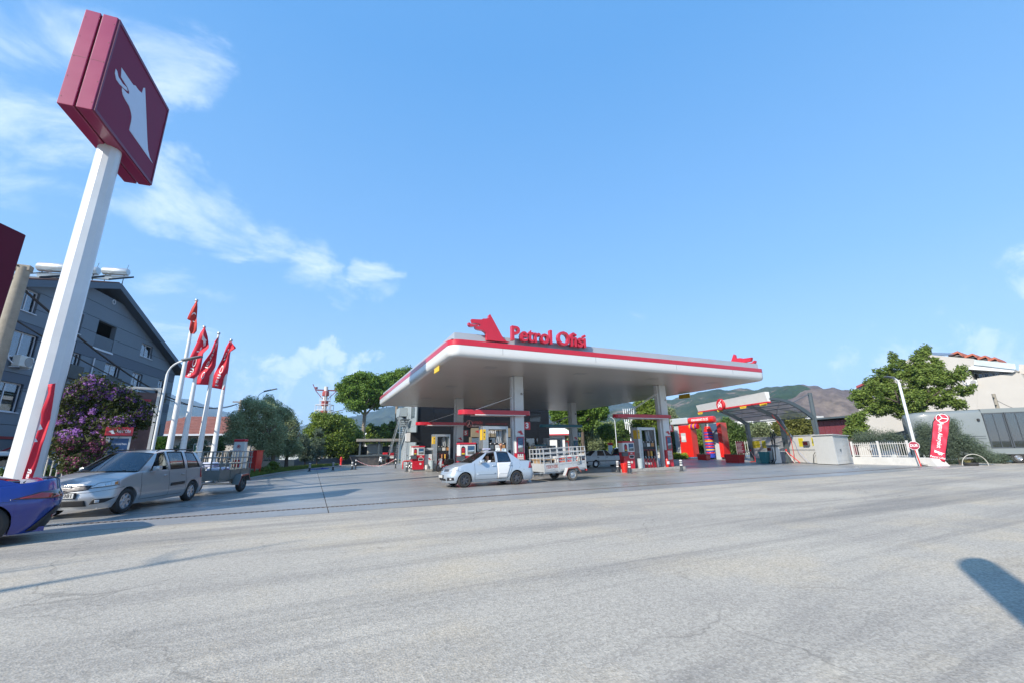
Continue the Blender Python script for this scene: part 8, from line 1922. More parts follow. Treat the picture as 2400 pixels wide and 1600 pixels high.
MB().bbox(xf(1693), xf(1702), -.2, .9, .05, zred+.05, .03).build('red_side', REDB, gt); MB().box(xf(1671), xf(1691), .085, .099, zred*.77, zred).build('blue_panel', M('faded_blue', (.05, .10, .17), .4), gt)
def brush(parent, x, y, z0_, z1_, r, n=22, axis='z'):
 cols = [REDB, M('brush_blue', (.02, .05, .38), .9, bump=1.0, scale=30), M('brush_yellow', (.65, .42, .03), .9)]
 seq = [0, 0, 0, 0, 1, 0, 1, 0, 1, 0, 2, 1, 0, 1, 0, 1, 2, 1, 0, 1, 1, 1]
 for k in range(n):
  a, b = k/n, (k+1)/n
  if axis == 'z':
   za, zb_ = z1_-(z1_-z0_)*a, z1_-(z1_-z0_)*b; rr = r*(.6+.4*min(1, (k+1)/4)); p = [(0, zb_), (rr*.96, zb_), (rr*1.03, (za+zb_)/2), (rr*.96, za), (0, za)]
   MB().lathe(p, (x, y, 0), 'z', 16).build('bristle_ring', cols[seq[k % 22]], parent, smooth=True)
  else:
   xa, xb = z0_+(z1_-z0_)*a, z0_+(z1_-z0_)*b; p = [(0, xa), (r*.96, xa), (r*1.03, (xa+xb)/2), (r*.96, xb), (0, xb)]
   MB().lathe(p, (0, y, x), 'x', 16).build('bristle_ring', cols[(2, 0, 1, 0, 2, 0, 1, 0)[k % 8]], parent, smooth=True)
brush(gt, xf(1674), -.35, .0, zred-.3, .44)
brush(gt, zk-.28, -.1, xf(1630), xf(1649), .30, 8, 'x')
for (a_, b_, lab) in ((D(1637, 1070, 49), D(1659, 1070, 48.5), 'red planter trough inside the gantry'), (D(1703, 1074, 46.5), D(1737, 1078, 45.5), 'long red planter trough right of the gantry')):
 dd = b_-a_; dd.z = 0; L_ = dd.length; t = thing('planter', lab, 'planter', (a_.x, a_.y, .15), math.atan2(dd.y, dd.x), 'red planter troughs at the car wash')
 MB().hexa([(.08, -.2, -.15), (L_-.08, -.2, -.15), (L_-.08, .5, -.15), (.08, .5, -.15)], [(0, -.32, .62), (L_, -.32, .62), (L_, .62, .62), (0, .62, .62)]).build('trough', REDB, t); MB().box(.02, L_-.02, -.3, .6, .621, .64).build('soil', EARTH, t)
picket_fence('picket_fence', 'white picket fence behind the long red planter', (D(1728, 1060, 55).xy.to_3d()), (D(1766, 1062, 54).xy.to_3d()), .5, 2.1, .24, .025, FW)
# --- low wall, fence, signs, banner
a, b = D(2004, 1086, 43.6), D(2178, 1090.7, 40.6); a.z = b.z = 0
lwl = thing('low_wall', 'white painted low wall between the cabin and the feather banner', 'wall', a, math.atan2((b-a).y, (b-a).x)); L_ = (b-a).length
MB().box(0, L_, -.12, .12, 0, .55).build('wall', WHITED, lwl)
MB().hexa([(L_+.001, -.15, 0), (L_+.6, -.2, 0), (L_+.6, .2, 0), (L_+.001, .15, 0)], [(L_+.001, -.12, .55), (L_+.3, -.15, .50), (L_+.3, .15, .50), (L_+.001, .12, .55)]).build('wall_end', WHITED, lwl)
a2, b2 = a.copy(), D(2138, 1075, 42.3); a2.z = b2.z = 0; a2 = a.lerp(b, .01); b2 = a.lerp(b, .80)
picket_fence('picket_fence', 'white picket fence on the low wall behind the stop sign', a2, b2, .60, 1.65, .155, .016, FW, (.05, .86), posts=3, zpost=1.72)
q = D(2154, 1091, 40.2)
t = thing('stop_sign', 'octagonal red DUR stop sign on a leaning red and white post', 'road sign', (q.x, q.y, 0), -math.radians(66))
zc_ = hz(2145, 1043, 40.2)
MB().cyl((.10, 0, 0), (0, 0, zc_-.28), .035, .03, 10).build('post', REDB, t); MB().cyl((0, 0, zc_-.28), (-.03, 0, zc_+.3), .03, .03, 10).build('upper_post', TXW, t)
oc = [(.30*math.cos(math.pi/8+k*math.pi/4), .30*math.sin(math.pi/8+k*math.pi/4)) for k in range(8)]
MB().prism([(u*1.0, v) for u, v in oc], lambda u, v, d: (u, -.04-d, zc_+v), 0, .012).build('white_border', TXW, t); pt_ = MB().prism([(u*.92, v*.92) for u, v in oc], lambda u, v, d: (u, -.053-d, zc_+v), 0, .004).build('plate', M('sign_red_faded', (.30, .02, .05), .4), t)
lettering('lettering', 'DUR', .24, lambda x, y, z: (x, -.062, zc_+y), TXW, pt_, .004, width=.40)
q = D(2175, 1090, 40.8); BR = math.radians(-62)
ft = thing('feather_banner', 'pink red feather banner reading Aysan Akaryakıt on a curved pole', 'banner', (q.x, q.y, 0), BR)
zt, zb_ = hz(2200, 961, 40.8), hz(2180, 1073, 40.8); kk = scale_at(2195, 40.8); wB = 37*kk*.98
rows = []
for j in range(27):
 v = j/26; z = zb_+(zt-zb_)*v; xl = .0 if v < .86 else (1-math.sqrt(max(0, 1-((v-.86)/.14)**2)))*wB*.62
 rows.append([Vector((xl+(wB*(1.0-.05*(1-v))-xl)*u+.06, .05*math.sin(u*5+v*9)*(.3+u)+.03*math.sin(v*23+u*3), z-(.10*u if v > .95 else 0)-.03*u*(1-v))) for u in np.linspace(0, 1, 13)])
ft.rotation_euler = (Matrix.Rotation(math.radians(-15), 3, Vector((-q.x, -q.y, 0)).normalized()) @ Matrix.Rotation(BR, 3, 'Z')).to_euler()
cl_ = cloth(rows, 'cloth', M('banner_pink_red', (.62, .03, .07), .6, var=.06), ft)
MB().tube([(0, 0, 0), (.02, 0, zb_), (.03, 0, zb_+(zt-zb_)*.8), (.18, 0, zt-.25), (wB*.45, 0, zt+.06), (wB*.7, 0, zt+.05)], .025, 8).build('pole', BLACK, ft, smooth=True)
MB().bbox(-.35, .35, -.35, .35, 0, .12, .03).build('foot', CONC, ft)
def bpt(x, z, off=.05):
 v = (z-zb_)/(zt-zb_)*26; j = int(max(0, min(25, v))); u = max(0, min(.999, (x-.06)/wB))*12; i = int(u); p = rows[j][i].lerp(rows[j][i+1], u-i); return Vector((x, p.y-off, z))
for (s_, cz, ln_, hh_) in (('Aysan Akaryakıt', zb_+(zt-zb_)*.545, (zt-zb_)*.56, 1.1),):
 vs, fs = text2d(s_, 1.0, .018); w = max(v.x for v in vs)-min(v.x for v in vs); k_ = ln_/w
 mb = MB(); mb.add([bpt(wB*.56+v.y*k_*1.15, cz-v.x*k_, .07) for v in vs], fs); mb.build('white_lettering', TXW, ft)
rg = MB(); cz = zb_+(zt-zb_)*.91; cx_ = wB*.58; ring_o = [(math.cos(a)*.30, math.sin(a)*.30) for a in np.linspace(0, 2*math.pi, 29)]
rg.grid([[bpt(cx_+x_, cz+y_, .07) for x_, y_ in ring_o], [bpt(cx_+x_*.88, cz+y_*.88, .07) for x_, y_ in ring_o]])
for (x0_, y0_, x1_, y1_) in ((0, 0, .24, .0), (0, 0, -.16, .2), (0, 0, -.16, -.2)):
 l_ = math.hypot(x1_, y1_); nx, ny = -y1_/l_*.025, x1_/l_*.025
 rg.add([bpt(cx_+x0_+nx, cz+y0_+ny, .07), bpt(cx_+x1_+nx, cz+y1_+ny, .07), bpt(cx_+x1_-nx, cz+y1_-ny, .07), bpt(cx_+x0_-nx, cz+y0_-ny, .07)], [(0, 1, 2, 3)])
rg.build('emblem_ring', TXW, ft)
m2 = MB()
for poly in (WOLF, TONGUE): m2.add([bpt(wB*.30+v_*.5, zb_+.36+u_*.20, .07) for u_, v_ in poly], [tuple(range(len(poly)))])
m2.build('wolf_mark', TXW, ft)
mb = MB(); vs, fs = text2d('Petrol Ofisi', .18, .003); mb.add([bpt(wB*.55+v.x*.85, zb_+.20+v.y, .07) for v in vs], fs); mb.build('small_lettering', TXW, ft)
t = thing('banner_shield', 'pale concrete ramp block at the foot of the feather banner', 'block', (q.x+.3, q.y-.2, 0), BR)
MB().hexa([(0, -.2, 0), (.75, -.2, 0), (.75, .2, 0), (0, .2, 0)], [(0, -.2, .50), (.5, -.2, .45), (.5, .2, .45), (0, .2, .50)]).build('block', WHITED, t)
# --- tiny house caravan
ra, rb_ = D(2185, 1075, 45.5), D(2450, 1070, 47.5); rd = rb_-ra; rd.z = 0; rzc = math.atan2(rd.y, rd.x); k_ = scale_at(2300, 46)
cv = thing('mobile_home', 'grey moulded mobile home with tall dark framed windows on a black chassis', 'mobile home', (ra.x, ra.y, 0), rzc)
zb_, zt = .62, hz(2290, 957, 46)
MG = M('mobile_home_grey', (.19, .215, .22), .35, coat=.3, var=.05, scale=.5)
Lc = 14.0; Wc = 2.6
def cvx(px, py=1000):
 d = ray(px, py); e = rd.normalized(); A_ = Vector((ra.x, ra.y)); den = d.x*(-e.y)+d.y*e.x; t_ = (A_.x*(-e.y)+A_.y*e.x)/den; p = Vector((d.x*t_, d.y*t_)); return (p-A_).dot(Vector((e.x, e.y)))
WX0, WX1 = cvx(2310), None
wins = []
sl = -.0
bm_rows = []
prof = [(0.0, zb_), (.06, zb_-.0), (.0, zb_+.12), (-.02, zb_+.3), (0, zb_+1.2), (.02, zt-.45), (.07, zt-.2), (.18, zt-.06), (.4, zt)]
stn = [(-.0, .75), (.12, .35), (.35, .12), (.8, .0), (Lc, .0)]
def sect(x, ins):
 zs = [zb_, zb_+.10, zb_+.35, zb_+1.3, zt-.5, zt-.22, zt-.07, zt]; ys = [.18, .04, .0, .0, .02, .07, .2, .45]
 sh_ = .0
 a = [(x+ (ins*.35 if z < zb_+1.3 else 0) - .0, y+ins, z-ins*.28*(1 if z > zt-.6 else 0)) for y, z in zip(ys, zs)]
 b = [(p[0], Wc-p[1], p[2]) for p in reversed(a)]; return a+b
secs = [sect(-.75, .9), sect(-.6, .45), sect(-.2, .16), sect(.5, .03)]
xw0 = WX0; xs_c = [xw0-.05]
mb = MB(); mb.grid(secs+[sect(xw0-.01, 0)], closed=True); mb.add(secs[0], [tuple(range(len(secs[0])))])
z0w, z1w = zb_+.42, zt-.30
mb.box(xw0-.009, Lc, .03, .10, zb_+.1, z0w-.002); mb.build('body', MG, cv, smooth=True, angle=30)
mb = MB(); mb.box(xw0-.009, Lc, .02, .12, z1w+.002, zt-.12).box(xw0-.009, Lc, .05, Wc-.05, zt-.119, zt).box(xw0-.009, Lc, Wc-.1, Wc, zb_, zt-.12).box(xw0-.009, Lc, .101, Wc-.101, zb_, zb_+.1); mb.build('shell', MG, cv)
MB().bbox(.1, Lc, -.02, .05, zb_+.0, zb_+.12, .02).build('skirt', MG, cv)
for zz_ in (zb_+1.12, zb_+1.28): MB().box(.6, xw0-.12, -.022, .0, zz_, zz_+.03).build('trim_line', SLATE, cv)
FRM = M('window_frame_graphite', (.06, .07, .08), .35)
ww_ = 1.12; x_ = xw0+.02; kk_ = 0
CURB = M('sand_curtain', (.30, .27, .24), .9, var=.2, scale=3, stretch=(6, 1, .3))
while x_ < Lc-1.2:
 f = MB(); lean_ = .55*(1 if True else 0)
 f.box(x_, x_+.07, .02, .10, z0w, z1w); f.box(x_+ww_*1.0-.07, x_+ww_, .02, .10, z0w, z1w); f.box(x_+.07, x_+ww_-.07, .02, .10, z0w, z0w+.08); f.box(x_+.07, x_+ww_-.07, .02, .10, z1w-.08, z1w)
 f.box(x_+ww_*.5-.02, x_+ww_*.5+.02, .025, .09, z0w+.08, z1w-.08)
 fo = f.build('window', FRM, cv); MB().box(x_+.07, x_+ww_*.5-.021, .05, .06, z0w+.08, z1w-.08).build('pane', GLASSW, fo); MB().box(x_+ww_*.5+.021, x_+ww_-.07, .05, .06, z0w+.08, z1w-.08).build('pane', GLASSW, fo)
 if kk_: MB().grid([[(x_+.1+(ww_-.2)*i/16, .22+.03*math.sin(i*2.1), z_) for i in range(17)] for z_ in (z0w+.1, z1w-.1)]).build('curtain', CURB, fo)
 x_ += ww_+.03; kk_ += 1
MB().box(xw0+.1, Lc-.1, 2.2, 2.3, zb_+.1, zt-.15).build('inner_wall', M('caravan_inside', (.30, .27, .12), .8, var=.3), cv)
MB().box(xw0+.15, xw0+1.2, 1.2, 1.9, zb_+.1, zb_+1.3).build('furniture', M('caravan_furniture', (.35, .28, .05), .7), cv)
MB().bbox(xw0-.35, xw0-.22, -.12, .02, zt-.85, zt-.68, .02).build('side_lamp', BLACK, cv)
ch_ = MB(); ch_.box(xw0-1.6, Lc, .3, .45, .42, zb_-.002).box(xw0-1.6, Lc, Wc-.45, Wc-.3, .42, zb_-.002)
for k in range(10): ch_.box(xw0-1.5+k*1.2, xw0-1.4+k*1.2, .3, Wc-.3, .44, zb_-.01)
ch_.build('chassis', BLACK, cv)
xwh = cvx(2388, 1070)
for k in range(3):
 for y_ in (.15, Wc-.15):
  w = MB().lathe([(.2, -.12), (.34, -.12), (.38, -.08), (.38, .08), (.34, .12), (.2, .12), (.19, 0), (.2, -.12)], (0, 0, 0), 'y', 28).build('wheel', RUBBER, cv, smooth=True, angle=40, loc=(xwh+k*.85, y_, .38)); MB().lathe([(0, -.10), (.1, -.11), (.17, -.06), (.2, -.1)], (0, 0, 0), 'y', 20).build('rim', CHROME, w, smooth=True)
hp_ = D(2285, 1078, 41.5); t = thing('hoop', 'pale wire hoop lying against the thorny bush', 'hoop', (hp_.x, hp_.y, .0), rzc); MB().tube([(.62*math.cos(a), .1, .02+.72*math.sin(a)) for a in np.linspace(0, math.pi, 24)], .022, 6).build('hoop', M('hoop_pale', (.5, .48, .42), .7), t, smooth=True)
t = thing('old_tyre', 'old tyre lying under the thorny bush', 'tyre', (hp_.x+.2, hp_.y+.3, 0.0), 0); MB().lathe([(.2, 0), (.33, 0), (.36, .05), (.36, .15), (.33, .2), (.2, .2), (.2, 0)], n=24).build('tyre', RUBBER, t, smooth=True)
# --- white building far right
PWH = M('white_render', (.46, .435, .40), .8, var=.08, scale=.3, dirt=((.5, .47, .42), .25, .2))
def wall_poly(parent, name, pts, th, mat):
 """upright slab through 3d outline pts (roughly planar), thickened away from the eye"""
 n = len(pts); c_ = sum(pts, Vector())/n; nn = (pts[1]-pts[0]).cross(pts[2]-pts[0]).normalized()
 if nn.dot(EYE-c_) > 0: nn = -nn
 mb = MB(); mb.add([p for p in pts]+[p+nn*th for p in pts], [tuple(range(n)), tuple(reversed(range(n, 2*n)))]+[(i, i+n, (i+1) % n+n, (i+1) % n) for i in range(n)]); return mb.build(name, mat, parent)
wa, wb2 = D(1995, 1040, 76), D(2480, 1040, 72)
wb_ = thing('white_building', 'large white rendered building with small red dormer roofs', 'building', (wa.x, wa.y, 0), math.atan2((wb2-wa).y, (wb2-wa).x))
wv = Vector(((wb2-wa).x, (wb2-wa).y)); wlen = wv.length; wn_ = wv/wlen
def bx_(px, py):
 d = ray(px, py); den = d.x*(-wn_.y)+d.y*wn_.x; t_ = (wa.x*(-wn_.y)+wa.y*wn_.x)/den; return ((d.x*t_-wa.x)*wn_.x+(d.y*t_-wa.y)*wn_.y, CAM_H+d.z*t_)
def poly2(pxs): return [bx_(*p) for p in pxs]
def slab(name, pxs, y0, y1, mat, parent=wb_): return MB().prism(poly2(pxs), lambda u, v, d: (u, d, v), y0, y1).build(name, mat, parent)
slab('gable_wall', [(2118, 1075), (2118, 848), (2148, 829), (2180, 831), (2283, 840), (2287, 862), (2268, 864), (2290, 905), (2290, 1075)], 0, 9, PWH)
slab('lower_wall', [(2290.2, 1075), (2290.2, 886), (2382, 872), (2392, 874), (2410, 900), (2440, 1075)], 0, 9, PWH)
slab('upper_wall', [(2381, 871), (2381, 850), (2560, 852), (2560, 1075), (2441, 1075), (2411, 900), (2393, 873)], 1.5, 9, PWH)
slab('balcony_front', [(2287, 843), (2382, 853), (2384, 866), (2286, 855)], -.6, -.45, M('pale_marble', (.50, .56, .56), .4, var=.15, scale=2), wb_)
slab('balcony_soffit', [(2270, 862), (2286, 855.5), (2384, 866.5), (2376, 872), (2272, 865)], -.45, 2.5, WHITE, wb_)
slab('recess_wall', [(2268, 866), (2376, 872.5), (2376, 890), (2290, 900), (2272, 885)], 2.0, 2.4, M('recess_pale_blue', (.42, .50, .52), .8), wb_)
for k in range(3):
 for j in range(2 if k < 1 else 1): pass
for px in (2287, 2297, 2306): x_, z_ = bx_(px, 882); window(wb_, x_-.42, z_-1.0, .84, 1.6, y=1.9, panes=1, sill=False, frame=UPVC, glass=GLASSD)
for px in (2319, 2327, 2335, 2346): x_, z_ = bx_(px, 879); window(wb_, x_-.36, z_-.8, .74, 1.2, y=1.9, panes=1, sill=False, frame=UPVC, glass=GLASSD)
x_, z_ = bx_(2278, 892); ac_unit(wb_, x_-.4, z_-.5)
slab('left_wing', [(2004, 1075), (2004, 905), (2050, 884), (2117.8, 875), (2117.8, 1075)], 1.2, 8, PWH)
slab('red_verge', [(2002, 903), (2050, 881), (2051, 885), (2003, 908)], .6, 1.19, M('verge_red', (.28, .05, .05), .6), wb_)
x_, z_ = bx_(2018, 912); window(wb_, x_-1.0, z_-1.0, 2.2, 1.4, y=1.0, panes=2, sill=False, glass=GLASSD); x_, z_ = bx_(2062, 900); window(wb_, x_-.6, z_-1.0, 1.2, 2.0, y=1.0, panes=2, sill=False, glass=GLASSW)
slab('balcony_slab', [(2000, 932), (2025, 928), (2025, 934), (2000, 938)], 0, 1.19, WHITE)
for k, px in enumerate((2236, 2272, 2302, 2325)):
 w_ = (30, 26, 24, 22)[k]; yb = (833, 836.5, 841, 845)[k]
 a_, b_, c_ = bx_(px-w_*.62, yb), bx_(px+w_*.5, yb), bx_(px+w_*.12, yb-7-(2 if k == 0 else 0))
 d_ = MB(); top = c_[1]
 dm = MB(); dm.prism([(c_[0]-.9, a_[1]), (b_[0]-.1, a_[1]), (c_[0]+.15, top-.25)], lambda u, v, d: (u, d, v), 1.2, 5); do = dm.build('dormer', WHITE, wb_)
 for (p_, q_) in ((a_, (c_[0], top)), ((c_[0], top), b_)):
  MB().hexa([(p_[0], .9, p_[1]), (q_[0], .9, q_[1]), (q_[0], 6, q_[1]), (p_[0], 6, p_[1])], [(p_[0], .9, p_[1]+.22), (q_[0], .9, q_[1]+.22), (q_[0], 6, q_[1]+.22), (p_[0], 6, p_[1]+.22)]).build('dormer_roof', M('dormer_tiles', (.42, .12, .07), .8, var=.3, scale=5, bump=.5), do)
x_, z_ = bx_(2160, 826); sh2 = MB(); sh2.lathe([(0, -.7), (.3, -.68), (.3, .68), (0, .7)], (x_, 1.0, z_+.2), 'x', 14); sh2.hexa([(x_+.3, .4, z_-.6), (x_+2.6, .4, z_-.75), (x_+2.6, 1.8, z_-.5), (x_+.3, 1.8, z_+.1)], [(x_+.3, .35, z_-.5), (x_+2.6, .35, z_-.65), (x_+2.6, 1.75, z_-.4), (x_+.3, 1.75, z_+.2)]); sh2.build('water_tank', M('tank_blue_grey', (.14, .19, .26), .4), wb_)
q = D(2335, 958, 60); qb = D(2328, 922, 60)
t = thing('utility_pole', 'short weathered utility pole in front of the white building', 'utility pole', (qb.x, qb.y, 0)); MB().cyl((0, 0, 0), (0, 0, qb.z), .17, .13, 10).build('pole', UC, t); ins = MB()
for k in range(3): ins.box(-.35, .35, -.04, .04, qb.z-.4-k*.7, qb.z-.34-k*.7)
ins.build('bracket', BLACK, t)
cable('power_cable', 'thin cable running right from the short pole before the white building', (qb.x, qb.y, qb.z-.5), tuple(D(2480, 952, 58)), .8, .02)
q = D(2150, 1010, 62); t = thing('garden_hut', 'small pale hut with dark sloping roof behind the bushes', 'hut', (D(2035, 1030, 58).x, D(2035, 1030, 58).y, 0), math.atan2((D(2165, 1030, 56)-D(2035, 1030, 58)).y, (D(2165, 1030, 56)-D(2035, 1030, 58)).x))
Lh = (D(2165, 1030, 56)-D(2035, 1030, 58)).length; zl, zr = hz(2035, 1030, 58), hz(2165, 998, 56)
MB().prism([(0, 0), (Lh, 0), (Lh, zr-.15), (0, zl-.15)], lambda u, v, d: (u, d, v), 0, 5).build('wall', M('hut_wall', (.50, .54, .55), .8, var=.2), t); MB().prism([(-.3, zl-.15), (Lh+.3, zr-.15), (Lh+.3, zr), (-.3, zl)], lambda u, v, d: (u, d, v), -.4, 5.4).build('roof', SLATE, t); MB().box(Lh*.55, Lh*.75, -.02, -.002, .4, zl*.75).build('window', M('hut_window', (.06, .08, .04), .3), t)
wa2, wb3 = D(1800, 1010, 92), D(2035, 1010, 80); dv = wb3-wa2; dv.z = 0
wh = thing('warehouse', 'maroon corrugated warehouse with dark roof overhang behind the wash', 'warehouse', (wa2.x, wa2.y, 0), math.atan2(dv.y, dv.x)); Lw = dv.length; z1_ = hz(1920, 984, 86)
MAW = M('maroon_corrugated', (.17, .035, .045), .6, var=.12)
n = int(Lw/.9)
for k in range(n): MB().hexa([(Lw*k/n, 0, 0), (Lw*(k+1)/n-.04, 0, 0), (Lw*(k+1)/n-.04, .1, 0), (Lw*k/n, .1, 0)], [(Lw*k/n, -.0, z1_-.2), (Lw*(k+1)/n-.04, -.0, z1_-.2), (Lw*(k+1)/n-.04, .1, z1_-.2), (Lw*k/n, .1, z1_-.2)]).build('wall_sheet', MAW, wh)
MB().box(0, Lw, .101, 10, 0, z1_-.21).build('body', SLATE, wh); MB().box(-.5, Lw+.5, -1.2, 10.4, z1_, z1_+.25).build('roof', SLATE, wh); MB().box(0, Lw*.5, -1.4, 3, z1_+.251, z1_+.8).build('skylight', WHITED, wh)
for k, (px0, px1, py0, py1, dist, lab) in enumerate(((1700, 1760, 988, 1010, 95, 'pale flat roofed shed roof beyond the trees left of the wash'), (1772, 1815, 990, 1006, 90, 'white shed roof glimpsed between trees behind the wash'))):
 A_, B_ = D(px0, py0, dist), D(px1, py0, dist); dv = B_-A_; dv.z = 0; t = thing('shed', lab, 'shed', (A_.x, A_.y, 0), math.atan2(dv.y, dv.x)); MB().box(0, dv.length, 0, 6, 0, A_.z-.5).build('wall', WHITED, t); MB().box(-.4, dv.length+.4, -.5, 6.5, A_.z-.5, A_.z).build('roof', WHITE, t)
A_, B_ = D(1293, 1040, 78), D(1338, 1040, 78); dv = B_-A_; dv.z = 0; zt = hz(1293, 1010, 78)
t = thing('white_hall', 'white flat hall with red edged roof behind the teal pump', 'hall', (A_.x-3, A_.y, 0), math.atan2(dv.y, dv.x)); MB().box(0, dv.length+1.5, 0, 8, 0, zt-.6).build('wall', WHITE, t)
MB().hexa([(-.4, -1.0, zt-.6), (dv.length+3.2, -1.0, zt-.6), (dv.length+3.2, 9, zt-.6), (-.4, 9, zt-.6)], [(-.4, -.2, zt+.5), (dv.length+1.5, -.2, zt+.5), (dv.length+1.5, 9, zt+.5), (-.4, 9, zt+.5)]).build('roof', M('bright_sheet', (.7, .7, .7), .4), t)
MB().box(-.4, dv.length+3.2, -1.05, -1.001, zt-.75, zt-.55).build('red_edge', REDL, t); gx = MB()
for k in range(5): gx.cyl((dv.length+1.6+k*.5, .5, 0), (dv.length+1.6+k*.5, .5, zt-.8), .05, .05, 5)
gx.box(dv.length+1.5, dv.length+3.9, .4, .6, zt-1.9, zt-1.7); gx.build('red_truss', REDL, t)
q = D(1478, 1025, 64); zt = hz(1478, 956, 64)
t = thing('sculptural_mast', 'white bundled flag mast with row of short vertical fins', 'mast', (q.x, q.y, 0), -math.radians(38))
for k in range(6): MB().cyl((-.55+k*.24, 0, zt-3.2+.12*abs(k-2)), (-.72+k*.30, 0, zt), .05, .05, 6).build('fin', TXW, t)
MB().cyl((.1, 0, 0), (-.1, 0, zt-1.0), .09, .07, 8).build('post', TXW, t); MB().cyl((.45, 0, zt-5.5), (.3, 0, zt-1.0), .05, .05, 8).build('post', TXW, t); MB().box(-.6, .75, -.03, .03, zt-2.1, zt-2.0).build('cross_bar', TXW, t)
q = D(1431, 1055, 56); zt = hz(1431, 1036, 56)
t = thing('service_pillar', 'small white pillar with red cap behind the hatchback roof', 'pillar', (q.x, q.y, 0), -YAW); MB().bbox(-.24, .24, -.2, .2, 0, zt-.3, .02).build('body', WHITE, t); MB().bbox(-.30, .30, -.24, .24, zt-.299, zt, .02).build('cap', REDB, t)
a, b = D(1300, 1070, 60), D(1610, 1064, 58); dv = b-a; dv.z = 0
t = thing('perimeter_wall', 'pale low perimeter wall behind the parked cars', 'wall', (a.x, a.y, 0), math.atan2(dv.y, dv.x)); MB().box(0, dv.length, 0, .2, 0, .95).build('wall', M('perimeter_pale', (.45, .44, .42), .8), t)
a, b = D(640, 1090, 60), D(845, 1084, 68); dv = b-a; dv.z = 0
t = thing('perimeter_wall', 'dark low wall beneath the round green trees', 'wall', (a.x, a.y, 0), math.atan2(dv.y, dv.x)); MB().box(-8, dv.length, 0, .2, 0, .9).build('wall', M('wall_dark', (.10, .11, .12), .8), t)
a, b = D(640, 1075, 75), D(700, 1075, 72); dv = b-a; dv.z = 0
t = thing('garage', 'pale grey low garage glimpsed between the olive trunks', 'garage', (a.x, a.y, 0), math.atan2(dv.y, dv.x)); MB().box(0, dv.length, 0, 4, 0, 2.0).build('wall', M('garage_pale', (.42, .47, .50), .7, var=.2), t); MB().box(-.2, dv.length+.2, -.2, 4.2, 2.001, 2.12).build('roof', GREY, t)
A_, B_ = D(865, 1013, 110), D(915, 1013, 105); dv = B_-A_; dv.z = 0
t = thing('greenhouse_roof', 'long pale roof behind the hedge trees above the shed', 'shed', (A_.x, A_.y, 0), math.atan2(dv.y, dv.x)); MB().box(-8, dv.length, 0, 6, 0, A_.z-.6).build('wall', WHITED, t); MB().box(-8.4, dv.length+.4, -.5, 6.5, A_.z-.6, A_.z).build('roof', WHITE, t)
# --- unseen stand-ins behind the camera, added for their shadows in the picture
t = thing('shadow_caster_board', 'round shouldered board added for its shadow, unseen behind the photographer', 'sign', (-.075, -1.60, 0), math.radians(29))
pl_ = [(-.22, .3), (-.22, 6.18), (-.19, 6.30), (-.12, 6.36), (0, 6.31), (.11, 6.18), (.19, 6.0), (.22, 5.82), (.22, .3)]  # outline of the added board follows the shadow it throws; real caster unknown
MB().prism(pl_, lambda u, v, d: (d, u, v), -.08, .08).build('board', MAROON, t); MB().box(-.15, .15, -.5, .5, 0, .299).build('foot', CONC, t)
for (x_, y_, h_, lab) in ((-17.9, 1.2, 11.0, 'bare trunk added for its shadow, unseen beyond the left edge of the picture'), (-19.0, -1.1, 14.2, 'second bare trunk added for its shadow, unseen beyond the left edge of the picture')):
 t = thing('shadow_caster_trunk', lab, 'tree', (x_, y_, 0)); tb = MB(); tb.tube([(0, 0, 0), (.1, .1, h_*.5), (-.15, .2, h_*.8), (.25, 0, h_)], [.2, .14, .09, .02], 8)  # added trunk, placed and sized to throw a thin ground shadow
 for k in range(5): z_ = h_*(.55+.09*k); a_ = k*2.3; tb.tube([(0, .1, z_), (math.cos(a_)*.8, math.sin(a_)*.8, z_+.5), (math.cos(a_)*1.5, math.sin(a_)*1.5, z_+1.2)], [.05, .035, .01], 6)
 tb.build('trunk', BARK, t)
# --- people
SKIN = M('skin', (.42, .22, .14), .55, var=.06); HAIRM = M('hair_dark', (.02, .015, .012), .8); SHIRTB = M('pale_blue_shirt', (.50, .60, .66), .8, var=.1); SHIRTW = M('white_tshirt', (.66, .66, .66), .8, var=.08); TROU = M('dark_trousers', (.03, .035, .05), .85)
def skin_mesh(name, verts, edges, radii, mat, parent, root=0, sub=2):
 me = bpy.data.meshes.new(name); me.from_pydata(verts, edges, []); o = bpy.data.objects.new(name, me); link(o, parent); me.materials.append(mat)
 md = o.modifiers.new('skin', 'SKIN'); md.use_smooth_shade = True
 if not me.skin_vertices: me.skin_vertices.new(name='skin')
 for i, r in enumerate(radii): me.skin_vertices[0].data[i].radius = (r, r) if not isinstance(r, tuple) else r; me.skin_vertices[0].data[i].use_root = (i == root)
 s = o.modifiers.new('sub', 'SUBSURF'); s.levels = sub; s.render_levels = sub; return o
